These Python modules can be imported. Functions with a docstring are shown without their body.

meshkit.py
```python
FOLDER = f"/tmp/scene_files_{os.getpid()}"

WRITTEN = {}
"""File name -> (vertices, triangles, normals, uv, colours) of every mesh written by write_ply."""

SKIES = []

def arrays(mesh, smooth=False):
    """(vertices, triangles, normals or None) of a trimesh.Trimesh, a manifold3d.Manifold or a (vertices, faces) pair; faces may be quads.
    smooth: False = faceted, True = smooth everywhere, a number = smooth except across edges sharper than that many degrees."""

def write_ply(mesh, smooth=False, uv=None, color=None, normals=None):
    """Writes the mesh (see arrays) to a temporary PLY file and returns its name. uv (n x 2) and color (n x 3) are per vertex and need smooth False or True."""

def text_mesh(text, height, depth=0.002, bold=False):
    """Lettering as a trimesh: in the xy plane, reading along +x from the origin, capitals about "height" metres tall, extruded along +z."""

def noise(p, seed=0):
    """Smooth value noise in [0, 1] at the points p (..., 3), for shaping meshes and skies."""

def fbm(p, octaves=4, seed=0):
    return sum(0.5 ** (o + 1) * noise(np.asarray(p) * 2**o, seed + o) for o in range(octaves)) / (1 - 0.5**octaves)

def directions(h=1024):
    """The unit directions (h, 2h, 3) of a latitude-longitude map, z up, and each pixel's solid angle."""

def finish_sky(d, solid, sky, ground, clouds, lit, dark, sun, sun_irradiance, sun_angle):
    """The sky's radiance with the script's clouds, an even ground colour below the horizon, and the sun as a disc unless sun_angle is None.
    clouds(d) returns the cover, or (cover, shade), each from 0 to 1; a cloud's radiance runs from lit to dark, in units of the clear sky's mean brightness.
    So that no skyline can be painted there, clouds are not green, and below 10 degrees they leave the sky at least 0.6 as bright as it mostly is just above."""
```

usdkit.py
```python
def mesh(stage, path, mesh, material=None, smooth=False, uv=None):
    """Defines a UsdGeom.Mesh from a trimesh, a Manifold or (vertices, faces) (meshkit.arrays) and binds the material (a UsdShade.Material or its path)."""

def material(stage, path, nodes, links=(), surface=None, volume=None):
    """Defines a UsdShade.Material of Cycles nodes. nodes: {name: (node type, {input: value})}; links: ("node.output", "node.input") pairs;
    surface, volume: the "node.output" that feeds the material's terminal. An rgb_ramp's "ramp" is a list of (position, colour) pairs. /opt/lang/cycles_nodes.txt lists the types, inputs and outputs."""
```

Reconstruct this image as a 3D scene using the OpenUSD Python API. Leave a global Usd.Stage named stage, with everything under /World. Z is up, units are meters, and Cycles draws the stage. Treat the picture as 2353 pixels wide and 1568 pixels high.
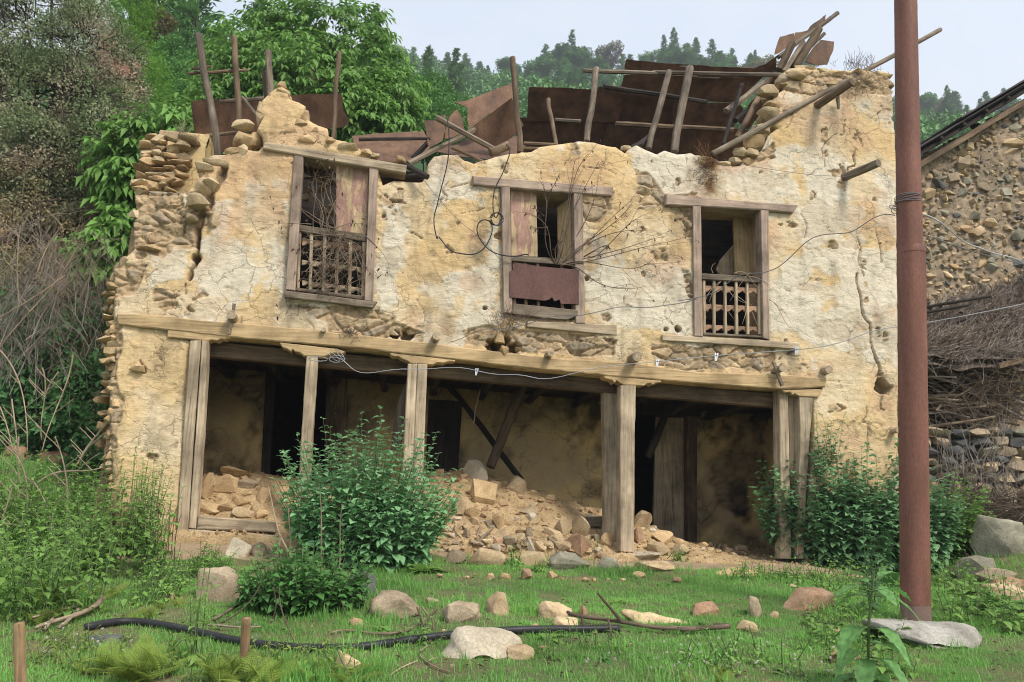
import math, numpy as np, trimesh, shapely, usdkit
from shapely.geometry import Polygon, LineString, Point
from scipy.spatial import cKDTree, Delaunay
from meshkit import fbm, noise
from pxr import Usd, UsdGeom, UsdLux, UsdShade, Sdf, Gf, Vt

stage = Usd.Stage.CreateInMemory()
UsdGeom.SetStageUpAxis(stage, 'Z')
UsdGeom.Xform.Define(stage, '/World')

# ------------------------------------------------------------------ camera
F, PITCH, ROLL = 1900.0, math.radians(12.0), 0.026        # focal length in picture units of 2353 x 1568
EYE = np.array([0, 0, 1.5])
EXPOSURE = 1.44
HAZE = 0.0007
_fw = np.array([0, math.cos(PITCH), math.sin(PITCH)]); _up = np.array([0, -math.sin(PITCH), math.cos(PITCH)]); _x = np.array([1.0, 0, 0])
RIGHT = math.cos(ROLL) * _x + math.sin(ROLL) * _up
UP = -math.sin(ROLL) * _x + math.cos(ROLL) * _up
cam = UsdGeom.Camera.Define(stage, '/World/camera')
cam.CreateHorizontalApertureAttr(36.0); cam.CreateVerticalApertureAttr(24.0)
cam.CreateFocalLengthAttr(36.0 * F / 2353.0)
cam.CreateClippingRangeAttr(Gf.Vec2f(0.1, 5000))
cam.CreateExposureAttr(EXPOSURE)
_m = np.eye(4); _m[0, :3] = RIGHT; _m[1, :3] = UP; _m[2, :3] = -_fw; _m[3, :3] = EYE
cam.AddTransformOp().Set(Gf.Matrix4d(_m.tolist()))

# ------------------------------------------------------------------ sky and sun
SUN = np.array([0.50, -0.55, 0.85]); SUN /= np.linalg.norm(SUN)
sky_mat = usdkit.material(stage, '/World/Looks/sky', {
    'sky': ('sky_texture', {'sky_type': 'single_scattering', 'sun_disc': False, 'sun_elevation': math.asin(SUN[2]), 'sun_rotation': math.atan2(SUN[0], SUN[1]), 'aerosol_density': 6.0}),
    'tc': ('texture_coordinate', {}),
    'mp': ('mapping', {'scale': (1.6, 1.6, 3.2), 'location': (0.35, 0.1, 0.4)}),
    'n': ('noise_texture', {'scale': 1.0, 'detail': 7.0, 'roughness': 0.55}),
    'r': ('rgb_ramp', {'ramp': [(0.0, (0.64, 0.64, 0.64)), (0.44, (0.70, 0.70, 0.70)), (0.60, (0.97, 0.97, 0.97)), (1.0, (1, 1, 1))]}),
    'mx': ('mix', {'mix_type': 'mix', 'color2': (1.98, 2.12, 2.30)}),
    'bg': ('background_shader', {'strength': 0.15}),
}, [('tc.generated', 'mp.vector'), ('mp.vector', 'n.vector'), ('n.fac', 'r.fac'), ('sky.color', 'mx.color1'), ('r.color', 'mx.fac'), ('mx.color', 'bg.color')], surface='bg.background')
dome = UsdLux.DomeLight.Define(stage, '/World/sky')
dome.CreateIntensityAttr(1.0)
UsdShade.MaterialBindingAPI.Apply(dome.GetPrim()).Bind(sky_mat)
dome.GetPrim().SetCustomDataByKey('kind', 'structure')
sun = UsdLux.DistantLight.Define(stage, '/World/sun')
sun.CreateIntensityAttr(0.35); sun.CreateAngleAttr(12.0); sun.CreateNormalizeAttr(True); sun.CreateColorAttr(Gf.Vec3f(1.0, 0.95, 0.87))
def frame_rot(z):
    x = np.cross([0, 0, 1.0], z); x /= np.linalg.norm(x); y = np.cross(z, x)
    m = np.eye(4); m[0, :3] = x; m[1, :3] = y; m[2, :3] = z; return m
sun.AddTransformOp().Set(Gf.Matrix4d(frame_rot(SUN).tolist()))

# ------------------------------------------------------------------ reading the place: from a pixel to a point on a surface
def ray(u, v):
    u = np.asarray(u, float); v = np.asarray(v, float)
    return _fw + ((u - 1176.5) / F)[..., None] * RIGHT - ((v - 784) / F)[..., None] * UP
YAW = math.radians(10.0)
E_ = np.array([math.cos(YAW), math.sin(YAW), 0]); N_ = np.array([math.sin(YAW), -math.cos(YAW), 0]); P0 = np.array([0, 9.1, 0])
def wallp(pts, off=0.0):
    p = np.atleast_2d(np.asarray(pts, float)); d = ray(p[:, 0], p[:, 1])
    t = ((P0 + N_ * 0 - EYE) @ N_ + np.asarray(off)) / (d @ N_)
    return EYE + d * t[:, None]
def wsh(pts, off=0.0):
    q = wallp(pts, off) - P0
    return np.stack([q @ E_, q[:, 2]], 1)
def W(s, dep, h):
    s = np.asarray(s, float); dep = np.asarray(dep, float); h = np.asarray(h, float)
    s, dep, h = np.broadcast_arrays(s, dep, h)
    return P0 + s[..., None] * E_ - dep[..., None] * N_ + h[..., None] * np.array([0, 0, 1.0])
def depth_of(p): return float((np.asarray(p) - EYE) @ _fw)
K = 900 / 2352 * 2353 / 2500
def cr(x0, y0, pts, w=900, wd=2352):
    k = w / wd * 2353 / 2500
    return [(x0 * 0.9412 + a * k, y0 * 0.9412 + b * k) for a, b in pts]
c1 = lambda *p: cr(0, 0, p); c2 = lambda *p: cr(800, 0, p); c3 = lambda *p: cr(1600, 0, p)
c4 = lambda *p: cr(0, 500, p); c5 = lambda *p: cr(800, 500, p); c6 = lambda *p: cr(1600, 500, p)
c7 = lambda *p: cr(0, 1066, p); c8 = lambda *p: cr(800, 1066, p); c9 = lambda *p: cr(1600, 1066, p)
w1 = lambda *p: cr(450, 350, p, 600, 2091); w2 = lambda *p: cr(1050, 350, p, 600, 2091); w3 = lambda *p: cr(1550, 400, p, 600, 1882)
pc = lambda *p: cr(1000, 850, p, 950, 2353); pl = lambda *p: cr(480, 820, p, 600, 1882)

def sm(x): x = np.clip(x, 0, 1); return x * x * (3 - 2 * x)
def terrain(x, y):
    x = np.asarray(x, float); y = np.asarray(y, float)
    z = 0.1 * np.minimum(y, 11) + 0.22 - 0.045 * np.clip(x, -6, 6) * sm((y - 6.0) / 3.0)
    z = z + np.where(y < 0, 0.02 * y, 0)
    z = z + 0.55 * sm((-3.9 - x + 0.25 * (y - 8)) / 2.6) * sm((y - 5.2) / 3.5)
    z = z + 0.45 * sm((x - 4.6) / 1.6) * sm((y - 7.6) / 2.4)
    p = np.stack([x, y, x * 0], -1)
    near = sm((40 - np.abs(y - 8)) / 40)
    z = z + near * ((fbm(p * 0.9, 3, 5) - 0.5) * 0.10 + (fbm(p * 4.0, 3, 6) - 0.5) * 0.035 * (np.abs(x) < 9) * (y < 12))
    # the hill behind
    yy = np.maximum(y - 15 + np.clip(-x - 5, 0, 30) * 0.25, 0)
    ridge = 150 + 28 * fbm(np.stack([x * 0.02, x * 0, x * 0], -1), 2, 9) + np.clip(x - 60, 0, 100) * 1.2
    h = 0.585 * ridge * (np.minimum(yy, ridge) / ridge) ** 1.04
    h = h * (1 - 0.13 * sm((x - 35) / 50))
    h = h + np.where(yy > ridge, -0.25 * (yy - ridge), 0)
    h = h + (fbm(p * 0.05, 3, 12) - 0.5) * np.clip(yy * 0.05, 0, 4)
    left = 7.0 * sm((-x - 6.0) / 14.0) * sm((y - 8.5) / 9.0) * (1 - sm((y - 30) / 60))
    return z + h + left
def hit(u, v, fn=None, lo=3.0, hi=40.0):
    fn = fn or terrain
    d = ray(u, v); t = np.arange(lo, hi, 0.02)
    p = EYE + d * t[:, None]
    under = np.nonzero(p[:, 2] < fn(p[:, 0], p[:, 1]))[0]
    return p[under[0]] if len(under) else p[-1]

# ------------------------------------------------------------------ objects
_names = {}
def _path(parent, name):
    k = f'{parent}/{name}'; n = _names.get(k, 0); _names[k] = n + 1
    return k if n == 0 else f'{k}_{n:03d}'
ORIGIN = {}
def tag(prim, label=None, cat=None, group=None, kind=None):
    for k, v in (('label', label), ('category', cat), ('group', group), ('kind', kind)):
        if v: prim.SetCustomDataByKey(k, v)
def thing(name, label, cat, loc, group=None, kind=None):
    path = _path('/World', name); x = UsdGeom.Xform.Define(stage, path)
    loc = np.asarray(loc, float); x.AddTranslateOp().Set(Gf.Vec3d(*loc.tolist())); ORIGIN[path] = loc
    tag(x.GetPrim(), label, cat, group, kind); return path
def part(parent, name, label=None):
    path = _path(parent, name); x = UsdGeom.Xform.Define(stage, path); ORIGIN[path] = ORIGIN[parent]
    if label: x.GetPrim().SetCustomDataByKey('label', label)
    return path
def arr(m):
    if hasattr(m, 'to_mesh'):
        q = m.to_mesh(); return np.asarray(q.vert_properties[:, :3], float), np.asarray(q.tri_verts, int)
    if isinstance(m, trimesh.Trimesh): return np.array(m.vertices), np.array(m.faces)
    v, f = m[:2]; v = np.asarray(v, float); f = np.asarray(f, int)
    if f.shape[1] == 4: f = np.vstack([f[:, [0, 1, 2]], f[:, [0, 2, 3]]])
    return v, f
def put(name, mesh, mat, parent=None, label=None, cat=None, group=None, kind=None, smooth=False, pv=None, base=None):
    """One Mesh prim. With a parent it is a part; without, a top-level thing whose origin is its base."""
    v, f = arr(mesh)
    if parent is None:
        path = _path('/World', name); o = np.array([v[:, 0].mean(), v[:, 1].mean(), v[:, 2].min()]) if base is None else np.asarray(base, float)
    else:
        path = _path(parent, name); o = ORIGIN[parent]
    ORIGIN[path] = o
    if pv is None and isinstance(mesh, tuple) and len(mesh) > 2: pv = mesh[2]
    m = usdkit.mesh(stage, path, (v - o, f), MAT[mat], smooth=smooth)
    if pv:
        for k, a in pv.items():
            UsdGeom.PrimvarsAPI(m).CreatePrimvar(k, Sdf.ValueTypeNames.Float3Array if k != 'Cd' else Sdf.ValueTypeNames.Color3fArray, 'vertex').Set(Vt.Vec3fArray.FromNumpy(np.asarray(a, np.float32)))
    if parent is None: m.AddTranslateOp().Set(Gf.Vec3d(*o.tolist()))
    tag(m.GetPrim(), label, cat, group, kind)
    return path
def refer(name, proto, label, cat, group, loc, rotz=0, scale=(1, 1, 1), rot=None):
    path = _path('/World', name); x = UsdGeom.Xform.Define(stage, path)
    x.AddTranslateOp().Set(Gf.Vec3d(*[float(a) for a in loc]))
    x.AddRotateXYZOp().Set(Gf.Vec3f(*(rot or (0, 0, float(rotz))))); x.AddScaleOp().Set(Gf.Vec3f(*[float(a) for a in scale]))
    x.GetPrim().GetReferences().AddInternalReference(proto); x.GetPrim().SetInstanceable(True)
    tag(x.GetPrim(), label, cat, group); return path
def join(ms):
    vs, fs, n, pvs = [], [], 0, []
    for m in ms:
        v, f = arr(m); vs.append(v); fs.append(f + n); n += len(v)
        pvs.append(m[2] if isinstance(m, tuple) and len(m) > 2 else None)
    out = (np.vstack(vs), np.vstack(fs))
    if all(pvs): out = out + ({k: np.vstack([p[k] for p in pvs]) for k in pvs[0]},)
    return out
def flat(m):
    """Every face its own vertices, so that it renders faceted."""
    v, f = arr(m); o = (v[f].reshape(-1, 3), np.arange(len(f) * 3).reshape(-1, 3))
    if len(m) > 2: o = o + ({k: a[f].reshape(-1, 3) for k, a in m[2].items()},)
    return o

# ------------------------------------------------------------------ materials
MAT = {}
def mat(name, nodes, links, surface): MAT[name] = usdkit.material(stage, '/World/Looks/' + name, nodes, links, surface=surface)
def m_grain(name, ramp, rough=0.85, scale=(2.0, 26.0, 26.0), bump=0.5, dist=0.006, vary=0.25):
    mat(name, {
        'a': ('attribute', {'attribute': 'gr'}), 'mp': ('mapping', {'scale': scale}),
        'n': ('noise_texture', {'scale': 1.0, 'detail': 6.0, 'roughness': 0.65, 'distortion': 0.6}), 'r': ('rgb_ramp', {'ramp': ramp}),
        'n2': ('noise_texture', {'scale': 2.2, 'detail': 5.0, 'roughness': 0.6}), 'r2': ('rgb_ramp', {'ramp': [(0.3, (0.48, 0.47, 0.46)), (0.62, (1.15, 1.15, 1.15))]}),
        'mul': ('mix', {'mix_type': 'multiply', 'fac': 1.0}),
        'oi': ('object_info', {}), 'mr': ('map_range', {'to_min': 1 - vary, 'to_max': 1 + vary}), 'hs': ('hsv', {}),
        'mp3': ('mapping', {'scale': (scale[0] * 1.3, scale[1] * 2.6, scale[2] * 2.6)}), 'n3': ('noise_texture', {'scale': 1.0, 'detail': 4.0, 'roughness': 0.7}), 'r3': ('rgb_ramp', {'ramp': [(0.30, (0.45, 0.43, 0.41)), (0.40, (0.85, 0.85, 0.85)), (0.7, (1.12, 1.12, 1.12))]}), 'mul3': ('mix', {'mix_type': 'multiply', 'fac': 1.0}),
        'b': ('bump', {'strength': bump, 'distance': dist}), 'p': ('principled_bsdf', {'roughness': rough, 'specular_ior_level': 0.25})},
        [('a.vector', 'mp3.vector'), ('mp3.vector', 'n3.vector'), ('n3.fac', 'r3.fac'), ('mul.color', 'mul3.color1'), ('r3.color', 'mul3.color2'), ('a.vector', 'mp.vector'), ('mp.vector', 'n.vector'), ('n.fac', 'r.fac'), ('a.vector', 'n2.vector'), ('n2.fac', 'r2.fac'), ('r.color', 'mul.color1'), ('r2.color', 'mul.color2'),
         ('oi.random', 'mr.value'), ('mr.result', 'hs.value'), ('mul3.color', 'hs.color'), ('hs.color', 'p.base_color'), ('n3.fac', 'b.height'), ('b.normal', 'p.normal')], 'p.BSDF')
m_grain('wood_grey', [(0.25, (0.053, 0.041, 0.030)), (0.45, (0.141, 0.112, 0.081)), (0.6, (0.203, 0.168, 0.125)), (0.8, (0.274, 0.233, 0.177))])
m_grain('wood_brown', [(0.25, (0.046, 0.032, 0.020)), (0.5, (0.133, 0.093, 0.058)), (0.8, (0.224, 0.167, 0.108))])
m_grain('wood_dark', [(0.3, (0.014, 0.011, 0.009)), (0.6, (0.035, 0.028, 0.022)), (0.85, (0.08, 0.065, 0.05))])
m_grain('wood_ochre', [(0.2, (0.196, 0.130, 0.071)), (0.42, (0.403, 0.288, 0.153)), (0.65, (0.494, 0.365, 0.199)), (0.85, (0.529, 0.446, 0.316))], vary=0.12)
m_grain('wood_post', [(0.25, (0.128, 0.096, 0.063)), (0.40, (0.333, 0.265, 0.181)), (0.6, (0.462, 0.375, 0.259)), (0.85, (0.539, 0.462, 0.350))], vary=0.12)
m_grain('wood_pink', [(0.22, (0.155, 0.120, 0.095)), (0.42, (0.296, 0.227, 0.178)), (0.6, (0.369, 0.287, 0.219)), (0.72, (0.392, 0.257, 0.214)), (0.85, (0.475, 0.395, 0.308))], vary=0.12)
m_grain('wood_orange', [(0.25, (0.210, 0.123, 0.081)), (0.5, (0.378, 0.235, 0.149)), (0.8, (0.441, 0.336, 0.241))], vary=0.1)
m_grain('twig', [(0.25, (0.143, 0.106, 0.072)), (0.55, (0.325, 0.256, 0.180)), (0.85, (0.468, 0.388, 0.288))], scale=(6, 60, 60))
m_grain('twig_brown', [(0.25, (0.062, 0.044, 0.032)), (0.55, (0.163, 0.120, 0.086)), (0.85, (0.275, 0.216, 0.155))], scale=(6, 60, 60))
m_grain('bark', [(0.25, (0.03, 0.023, 0.017)), (0.55, (0.085, 0.065, 0.05)), (0.85, (0.15, 0.12, 0.095))], scale=(3, 12, 12), dist=0.02)
m_grain('stalk', [(0.25, (0.06, 0.10, 0.04)), (0.55, (0.12, 0.18, 0.07)), (0.85, (0.2, 0.24, 0.12))], scale=(4, 40, 40))
m_grain('wood_shutter', [(0.28, (0.460, 0.358, 0.200)), (0.46, (0.506, 0.396, 0.231)), (0.53, (0.368, 0.220, 0.173)), (0.65, (0.414, 0.259, 0.210)), (0.85, (0.529, 0.396, 0.315))], scale=(3.0, 9.0, 9.0), vary=.06)
m_grain('twig_rust', [(0.25, (0.07, 0.03, 0.012)), (0.6, (0.17, 0.085, 0.035)), (0.85, (0.26, 0.15, 0.07))], scale=(6, 60, 60))
m_grain('twig_grey', [(0.25, (0.125, 0.106, 0.088)), (0.55, (0.250, 0.219, 0.188)), (0.85, (0.388, 0.350, 0.306))], scale=(6, 60, 60))
m_grain('cut_wood', [(0.25, (0.30, 0.20, 0.10)), (0.6, (0.45, 0.32, 0.17)), (0.85, (0.55, 0.42, 0.25))], scale=(6, 60, 60))
def m_pos(name, ramp, scale=6.0, rough=0.9, bump=0.6, dist=0.012, fine=60.0, vary=0.2, stretch=(1, 1, 1), coord='geometry', detail=6.0):
    src = ('geometry', {}) if coord == 'geometry' else ('texture_coordinate', {})
    out = 'g.position' if coord == 'geometry' else 'g.object'
    mat(name, {
        'g': src, 'mp': ('mapping', {'scale': stretch}),
        'n': ('noise_texture', {'scale': scale, 'detail': detail, 'roughness': 0.62}), 'r': ('rgb_ramp', {'ramp': ramp}),
        'n2': ('noise_texture', {'scale': fine, 'detail': 4.0, 'roughness': 0.7}), 'r2': ('rgb_ramp', {'ramp': [(0.3, (0.7, 0.7, 0.7)), (0.7, (1.2, 1.2, 1.2))]}),
        'mul': ('mix', {'mix_type': 'multiply', 'fac': 1.0}), 'oi': ('object_info', {}), 'mr': ('map_range', {'to_min': 1 - vary, 'to_max': 1 + vary}), 'hs': ('hsv', {}),
        'b': ('bump', {'strength': bump, 'distance': dist}), 'p': ('principled_bsdf', {'roughness': rough, 'specular_ior_level': 0.2})},
        [(out, 'mp.vector'), ('mp.vector', 'n.vector'), ('mp.vector', 'n2.vector'), ('n.fac', 'r.fac'), ('n2.fac', 'r2.fac'), ('r.color', 'mul.color1'), ('r2.color', 'mul.color2'),
         ('oi.random', 'mr.value'), ('mr.result', 'hs.value'), ('mul.color', 'hs.color'), ('hs.color', 'p.base_color'), ('n2.fac', 'b.height'), ('b.normal', 'p.normal')], 'p.BSDF')
m_pos('stone_tan', [(0.25, (0.265, 0.189, 0.106)), (0.5, (0.424, 0.321, 0.192)), (0.75, (0.557, 0.442, 0.280))])
m_pos('stone_mud', [(0.25, (0.268, 0.181, 0.093)), (0.5, (0.433, 0.306, 0.167)), (0.75, (0.547, 0.418, 0.248))])
m_pos('stone_wall', [(0.25, (0.279, 0.211, 0.128)), (0.5, (0.419, 0.332, 0.200)), (0.75, (0.512, 0.434, 0.285))])
m_pos('stone_grey', [(0.25, (0.172, 0.133, 0.089)), (0.5, (0.283, 0.226, 0.154)), (0.75, (0.417, 0.337, 0.233))])
m_pos('stone_dark', [(0.25, (0.055, 0.056, 0.055)), (0.5, (0.10, 0.102, 0.10)), (0.75, (0.16, 0.16, 0.155))])
m_pos('stone_pale', [(0.25, (0.322, 0.274, 0.198)), (0.5, (0.460, 0.398, 0.297)), (0.75, (0.575, 0.510, 0.396))])
m_pos('stone_brown', [(0.25, (0.188, 0.114, 0.069)), (0.5, (0.312, 0.198, 0.121)), (0.75, (0.450, 0.318, 0.213))])
m_pos('stone_moss', [(0.25, (0.120, 0.120, 0.086)), (0.5, (0.240, 0.228, 0.167)), (0.62, (0.312, 0.294, 0.218)), (0.75, (0.432, 0.408, 0.322))])
m_pos('concrete', [(0.25, (0.176, 0.162, 0.139)), (0.5, (0.317, 0.300, 0.261)), (0.75, (0.446, 0.425, 0.376))], bump=0.9)
m_pos('earth', [(0.25, (0.293, 0.199, 0.104)), (0.5, (0.477, 0.344, 0.187)), (0.75, (0.615, 0.470, 0.275))], fine=45, bump=1.0, dist=0.03)
m_pos('mortar', [(0.25, (0.136, 0.101, 0.065)), (0.5, (0.221, 0.170, 0.115)), (0.75, (0.289, 0.230, 0.165))], fine=40, bump=1.0, dist=0.03)
m_pos('rust_sheet', [(0.25, (0.042, 0.026, 0.018)), (0.45, (0.098, 0.055, 0.035)), (0.6, (0.142, 0.081, 0.049)), (0.78, (0.203, 0.113, 0.066))], scale=2.2, fine=30, rough=0.72, bump=0.25, dist=0.004, stretch=(2.2, 2.2, 0.9))
m_pos('rust_panel', [(0.25, (0.078, 0.041, 0.036)), (0.5, (0.125, 0.065, 0.055)), (0.75, (0.173, 0.091, 0.074))], scale=2.2, fine=40, rough=0.7, bump=0.2, dist=0.003, stretch=(1.5, 1.5, 0.8))
m_pos('rust_pole', [(0.25, (0.107, 0.049, 0.036)), (0.5, (0.158, 0.072, 0.051)), (0.75, (0.213, 0.099, 0.071))], scale=3.0, fine=60, rough=0.62, bump=0.15, dist=0.002, stretch=(2.2, 2.2, 0.5), vary=0.0)
m_pos('pole_foot', [(0.25, (0.130, 0.090, 0.075)), (0.75, (0.215, 0.144, 0.115))], scale=3.0, fine=90, rough=0.65, bump=0.15, dist=0.002, vary=0.0)
m_pos('pipe_black', [(0.3, (0.016, 0.017, 0.02)), (0.7, (0.045, 0.046, 0.05))], rough=0.45, bump=0.1, dist=0.001)
m_pos('metal_dull', [(0.3, (0.10, 0.10, 0.11)), (0.7, (0.2, 0.2, 0.21))], rough=0.5, bump=0.1, dist=0.001)
m_pos('wire_pale', [(0.3, (0.294, 0.308, 0.336)), (0.7, (0.385, 0.399, 0.420))], rough=0.5, bump=0.1, dist=0.001)
m_pos('plastic_pale', [(0.3, (0.60, 0.63, 0.70)), (0.7, (0.70, 0.73, 0.78))], rough=0.4, bump=0.05, dist=0.001)
m_pos('tin_dark', [(0.3, (0.02, 0.018, 0.018)), (0.7, (0.06, 0.05, 0.047))], rough=0.6, bump=0.3, dist=0.004)
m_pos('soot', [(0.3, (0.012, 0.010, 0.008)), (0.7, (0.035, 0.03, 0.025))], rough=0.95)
m_pos('thatch_mat', [(0.25, (0.070, 0.053, 0.042)), (0.5, (0.182, 0.140, 0.112)), (0.75, (0.308, 0.252, 0.203))], scale=5, fine=30, bump=1.0, dist=0.03)
mat('plaster', {'a': ('attribute', {'attribute': 'Cd'}), 'g': ('geometry', {}),
    'n': ('noise_texture', {'scale': 55.0, 'detail': 5.0, 'roughness': 0.7}), 'r': ('rgb_ramp', {'ramp': [(0.3, (0.87, 0.87, 0.87)), (0.7, (1.10, 1.10, 1.10))]}),
    'mul': ('mix', {'mix_type': 'multiply', 'fac': 1.0}),
    'nd': ('noise_texture', {'scale': 7.0, 'detail': 4.0, 'roughness': 0.6}), 'vs': ('vector_math', {'math_type': 'scale', 'scale': 0.22}), 'va': ('vector_math', {'math_type': 'add'}),
    'vo': ('voronoi_texture', {'feature': 'distance_to_edge', 'scale': 3.6, 'randomness': 1.0}), 'vr': ('rgb_ramp', {'ramp': [(0.0, (0, 0, 0)), (0.012, (0.25, 0.25, 0.25)), (0.03, (1, 1, 1)), (1.0, (1, 1, 1))]}),
    'nm': ('noise_texture', {'scale': 1.7, 'detail': 3.0}), 'nr': ('rgb_ramp', {'ramp': [(0.0, (0, 0, 0)), (0.46, (0, 0, 0)), (0.60, (0.45, 0.45, 0.45)), (1.0, (0.45, 0.45, 0.45))]}),
    'ck': ('mix', {'mix_type': 'multiply'}),
    'mp': ('mapping', {'rotation': (0.0, 0.35, 0.0), 'scale': (9.0, 9.0, 42.0)}), 'nf': ('noise_texture', {'scale': 1.0, 'detail': 5.0, 'roughness': 0.65, 'distortion': 0.8}),
    'h1': ('math', {'math_type': 'multiply', 'value2': 0.55}), 'h2': ('math', {'math_type': 'add'}), 'h3': ('math', {'math_type': 'multiply', 'value2': 0.5}), 'h4': ('math', {'math_type': 'add'}),
    'b': ('bump', {'strength': 0.6, 'distance': 0.013}), 'p': ('principled_bsdf', {'roughness': 0.92, 'specular_ior_level': 0.15})},
    [('g.position', 'n.vector'), ('n.fac', 'r.fac'), ('a.color', 'mul.color1'), ('r.color', 'mul.color2'),
     ('g.position', 'nd.vector'), ('nd.color', 'vs.vector1'), ('vs.vector', 'va.vector1'), ('g.position', 'va.vector2'), ('va.vector', 'vo.vector'), ('vo.distance', 'vr.fac'),
     ('g.position', 'nm.vector'), ('nm.fac', 'nr.fac'), ('nr.color', 'ck.fac'), ('mul.color', 'ck.color1'), ('vr.color', 'ck.color2'), ('ck.color', 'p.base_color'),
     ('g.position', 'mp.vector'), ('mp.vector', 'nf.vector'), ('n.fac', 'h1.value1'), ('h1.value', 'h2.value1'), ('nf.fac', 'h2.value2'), ('vr.color', 'h3.value1'), ('h2.value', 'h4.value1'), ('h3.value', 'h4.value2'),
     ('h4.value', 'b.height'), ('b.normal', 'p.normal')], 'p.BSDF')
mat('soil', {'a': ('attribute', {'attribute': 'Cd'}), 'g': ('geometry', {}), 'n': ('noise_texture', {'scale': 45.0, 'detail': 6.0, 'roughness': 0.75}), 'r': ('rgb_ramp', {'ramp': [(0.3, (0.62, 0.62, 0.60)), (0.7, (1.3, 1.3, 1.3))]}), 'mul': ('mix', {'mix_type': 'multiply', 'fac': 1.0}), 'b': ('bump', {'strength': 0.8, 'distance': 0.02}), 'p': ('principled_bsdf', {'roughness': 0.95, 'specular_ior_level': 0.1})},
    [('g.position', 'n.vector'), ('n.fac', 'r.fac'), ('a.color', 'mul.color1'), ('r.color', 'mul.color2'), ('mul.color', 'p.base_color'), ('n.fac', 'b.height'), ('b.normal', 'p.normal')], 'p.BSDF')
def m_leaf(name, ramp, trans=0.35, rough=0.55, patch=None, pscale=0.8, clump=None):
    nodes = {'g': ('geometry', {}), 'r': ('rgb_ramp', {'ramp': ramp}), 'oi': ('object_info', {}),
             'mr': ('map_range', {'to_min': 0.82, 'to_max': 1.15}), 'hs': ('hsv', {}),
             'n': ('noise_texture', {'scale': pscale, 'detail': 2.0}), 'r2': ('rgb_ramp', {'ramp': [(0.3, (0.72, 0.72, 0.72)), (0.7, (1.25, 1.25, 1.25))]}), 'mul': ('mix', {'mix_type': 'multiply', 'fac': 1.0}),
             'p': ('principled_bsdf', {'roughness': rough, 'specular_ior_level': 0.3}), 't': ('translucent_bsdf', {}), 'm': ('mix_closure', {'fac': trans})}
    links = [] if clump else [('g.random_per_island', 'r.fac')]
    if clump:      # the colour also drifts from one part of the crown to the next
        nodes.update({'nc': ('noise_texture', {'scale': clump, 'detail': 3.0}), 'c1': ('math', {'math_type': 'multiply_add', 'value2': 0.36, 'value3': -0.48}), 'c2': ('math', {'math_type': 'multiply_add', 'value2': 1.6, 'use_clamp': True})})
        links += [('g.position', 'nc.vector'), ('g.random_per_island', 'c1.value1'), ('nc.fac', 'c2.value1'), ('c1.value', 'c2.value3'), ('c2.value', 'r.fac')]
    links += [('g.position', 'n.vector'), ('n.fac', 'r2.fac'), ('r.color', 'mul.color1'), ('r2.color', 'mul.color2'), ('oi.random', 'mr.value'), ('mr.result', 'hs.value'),
             ('mul.color', 'hs.color'), ('hs.color', 'p.base_color'), ('hs.color', 't.color'), ('p.BSDF', 'm.closure1'), ('t.BSDF', 'm.closure2')]
    mat(name, nodes, links, 'm.closure')
m_leaf('leaf_walnut', [(0, (0.142, 0.281, 0.061)), (0.5, (0.224, 0.431, 0.086)), (0.85, (0.367, 0.560, 0.109)), (1, (0.572, 0.648, 0.172))])
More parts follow.
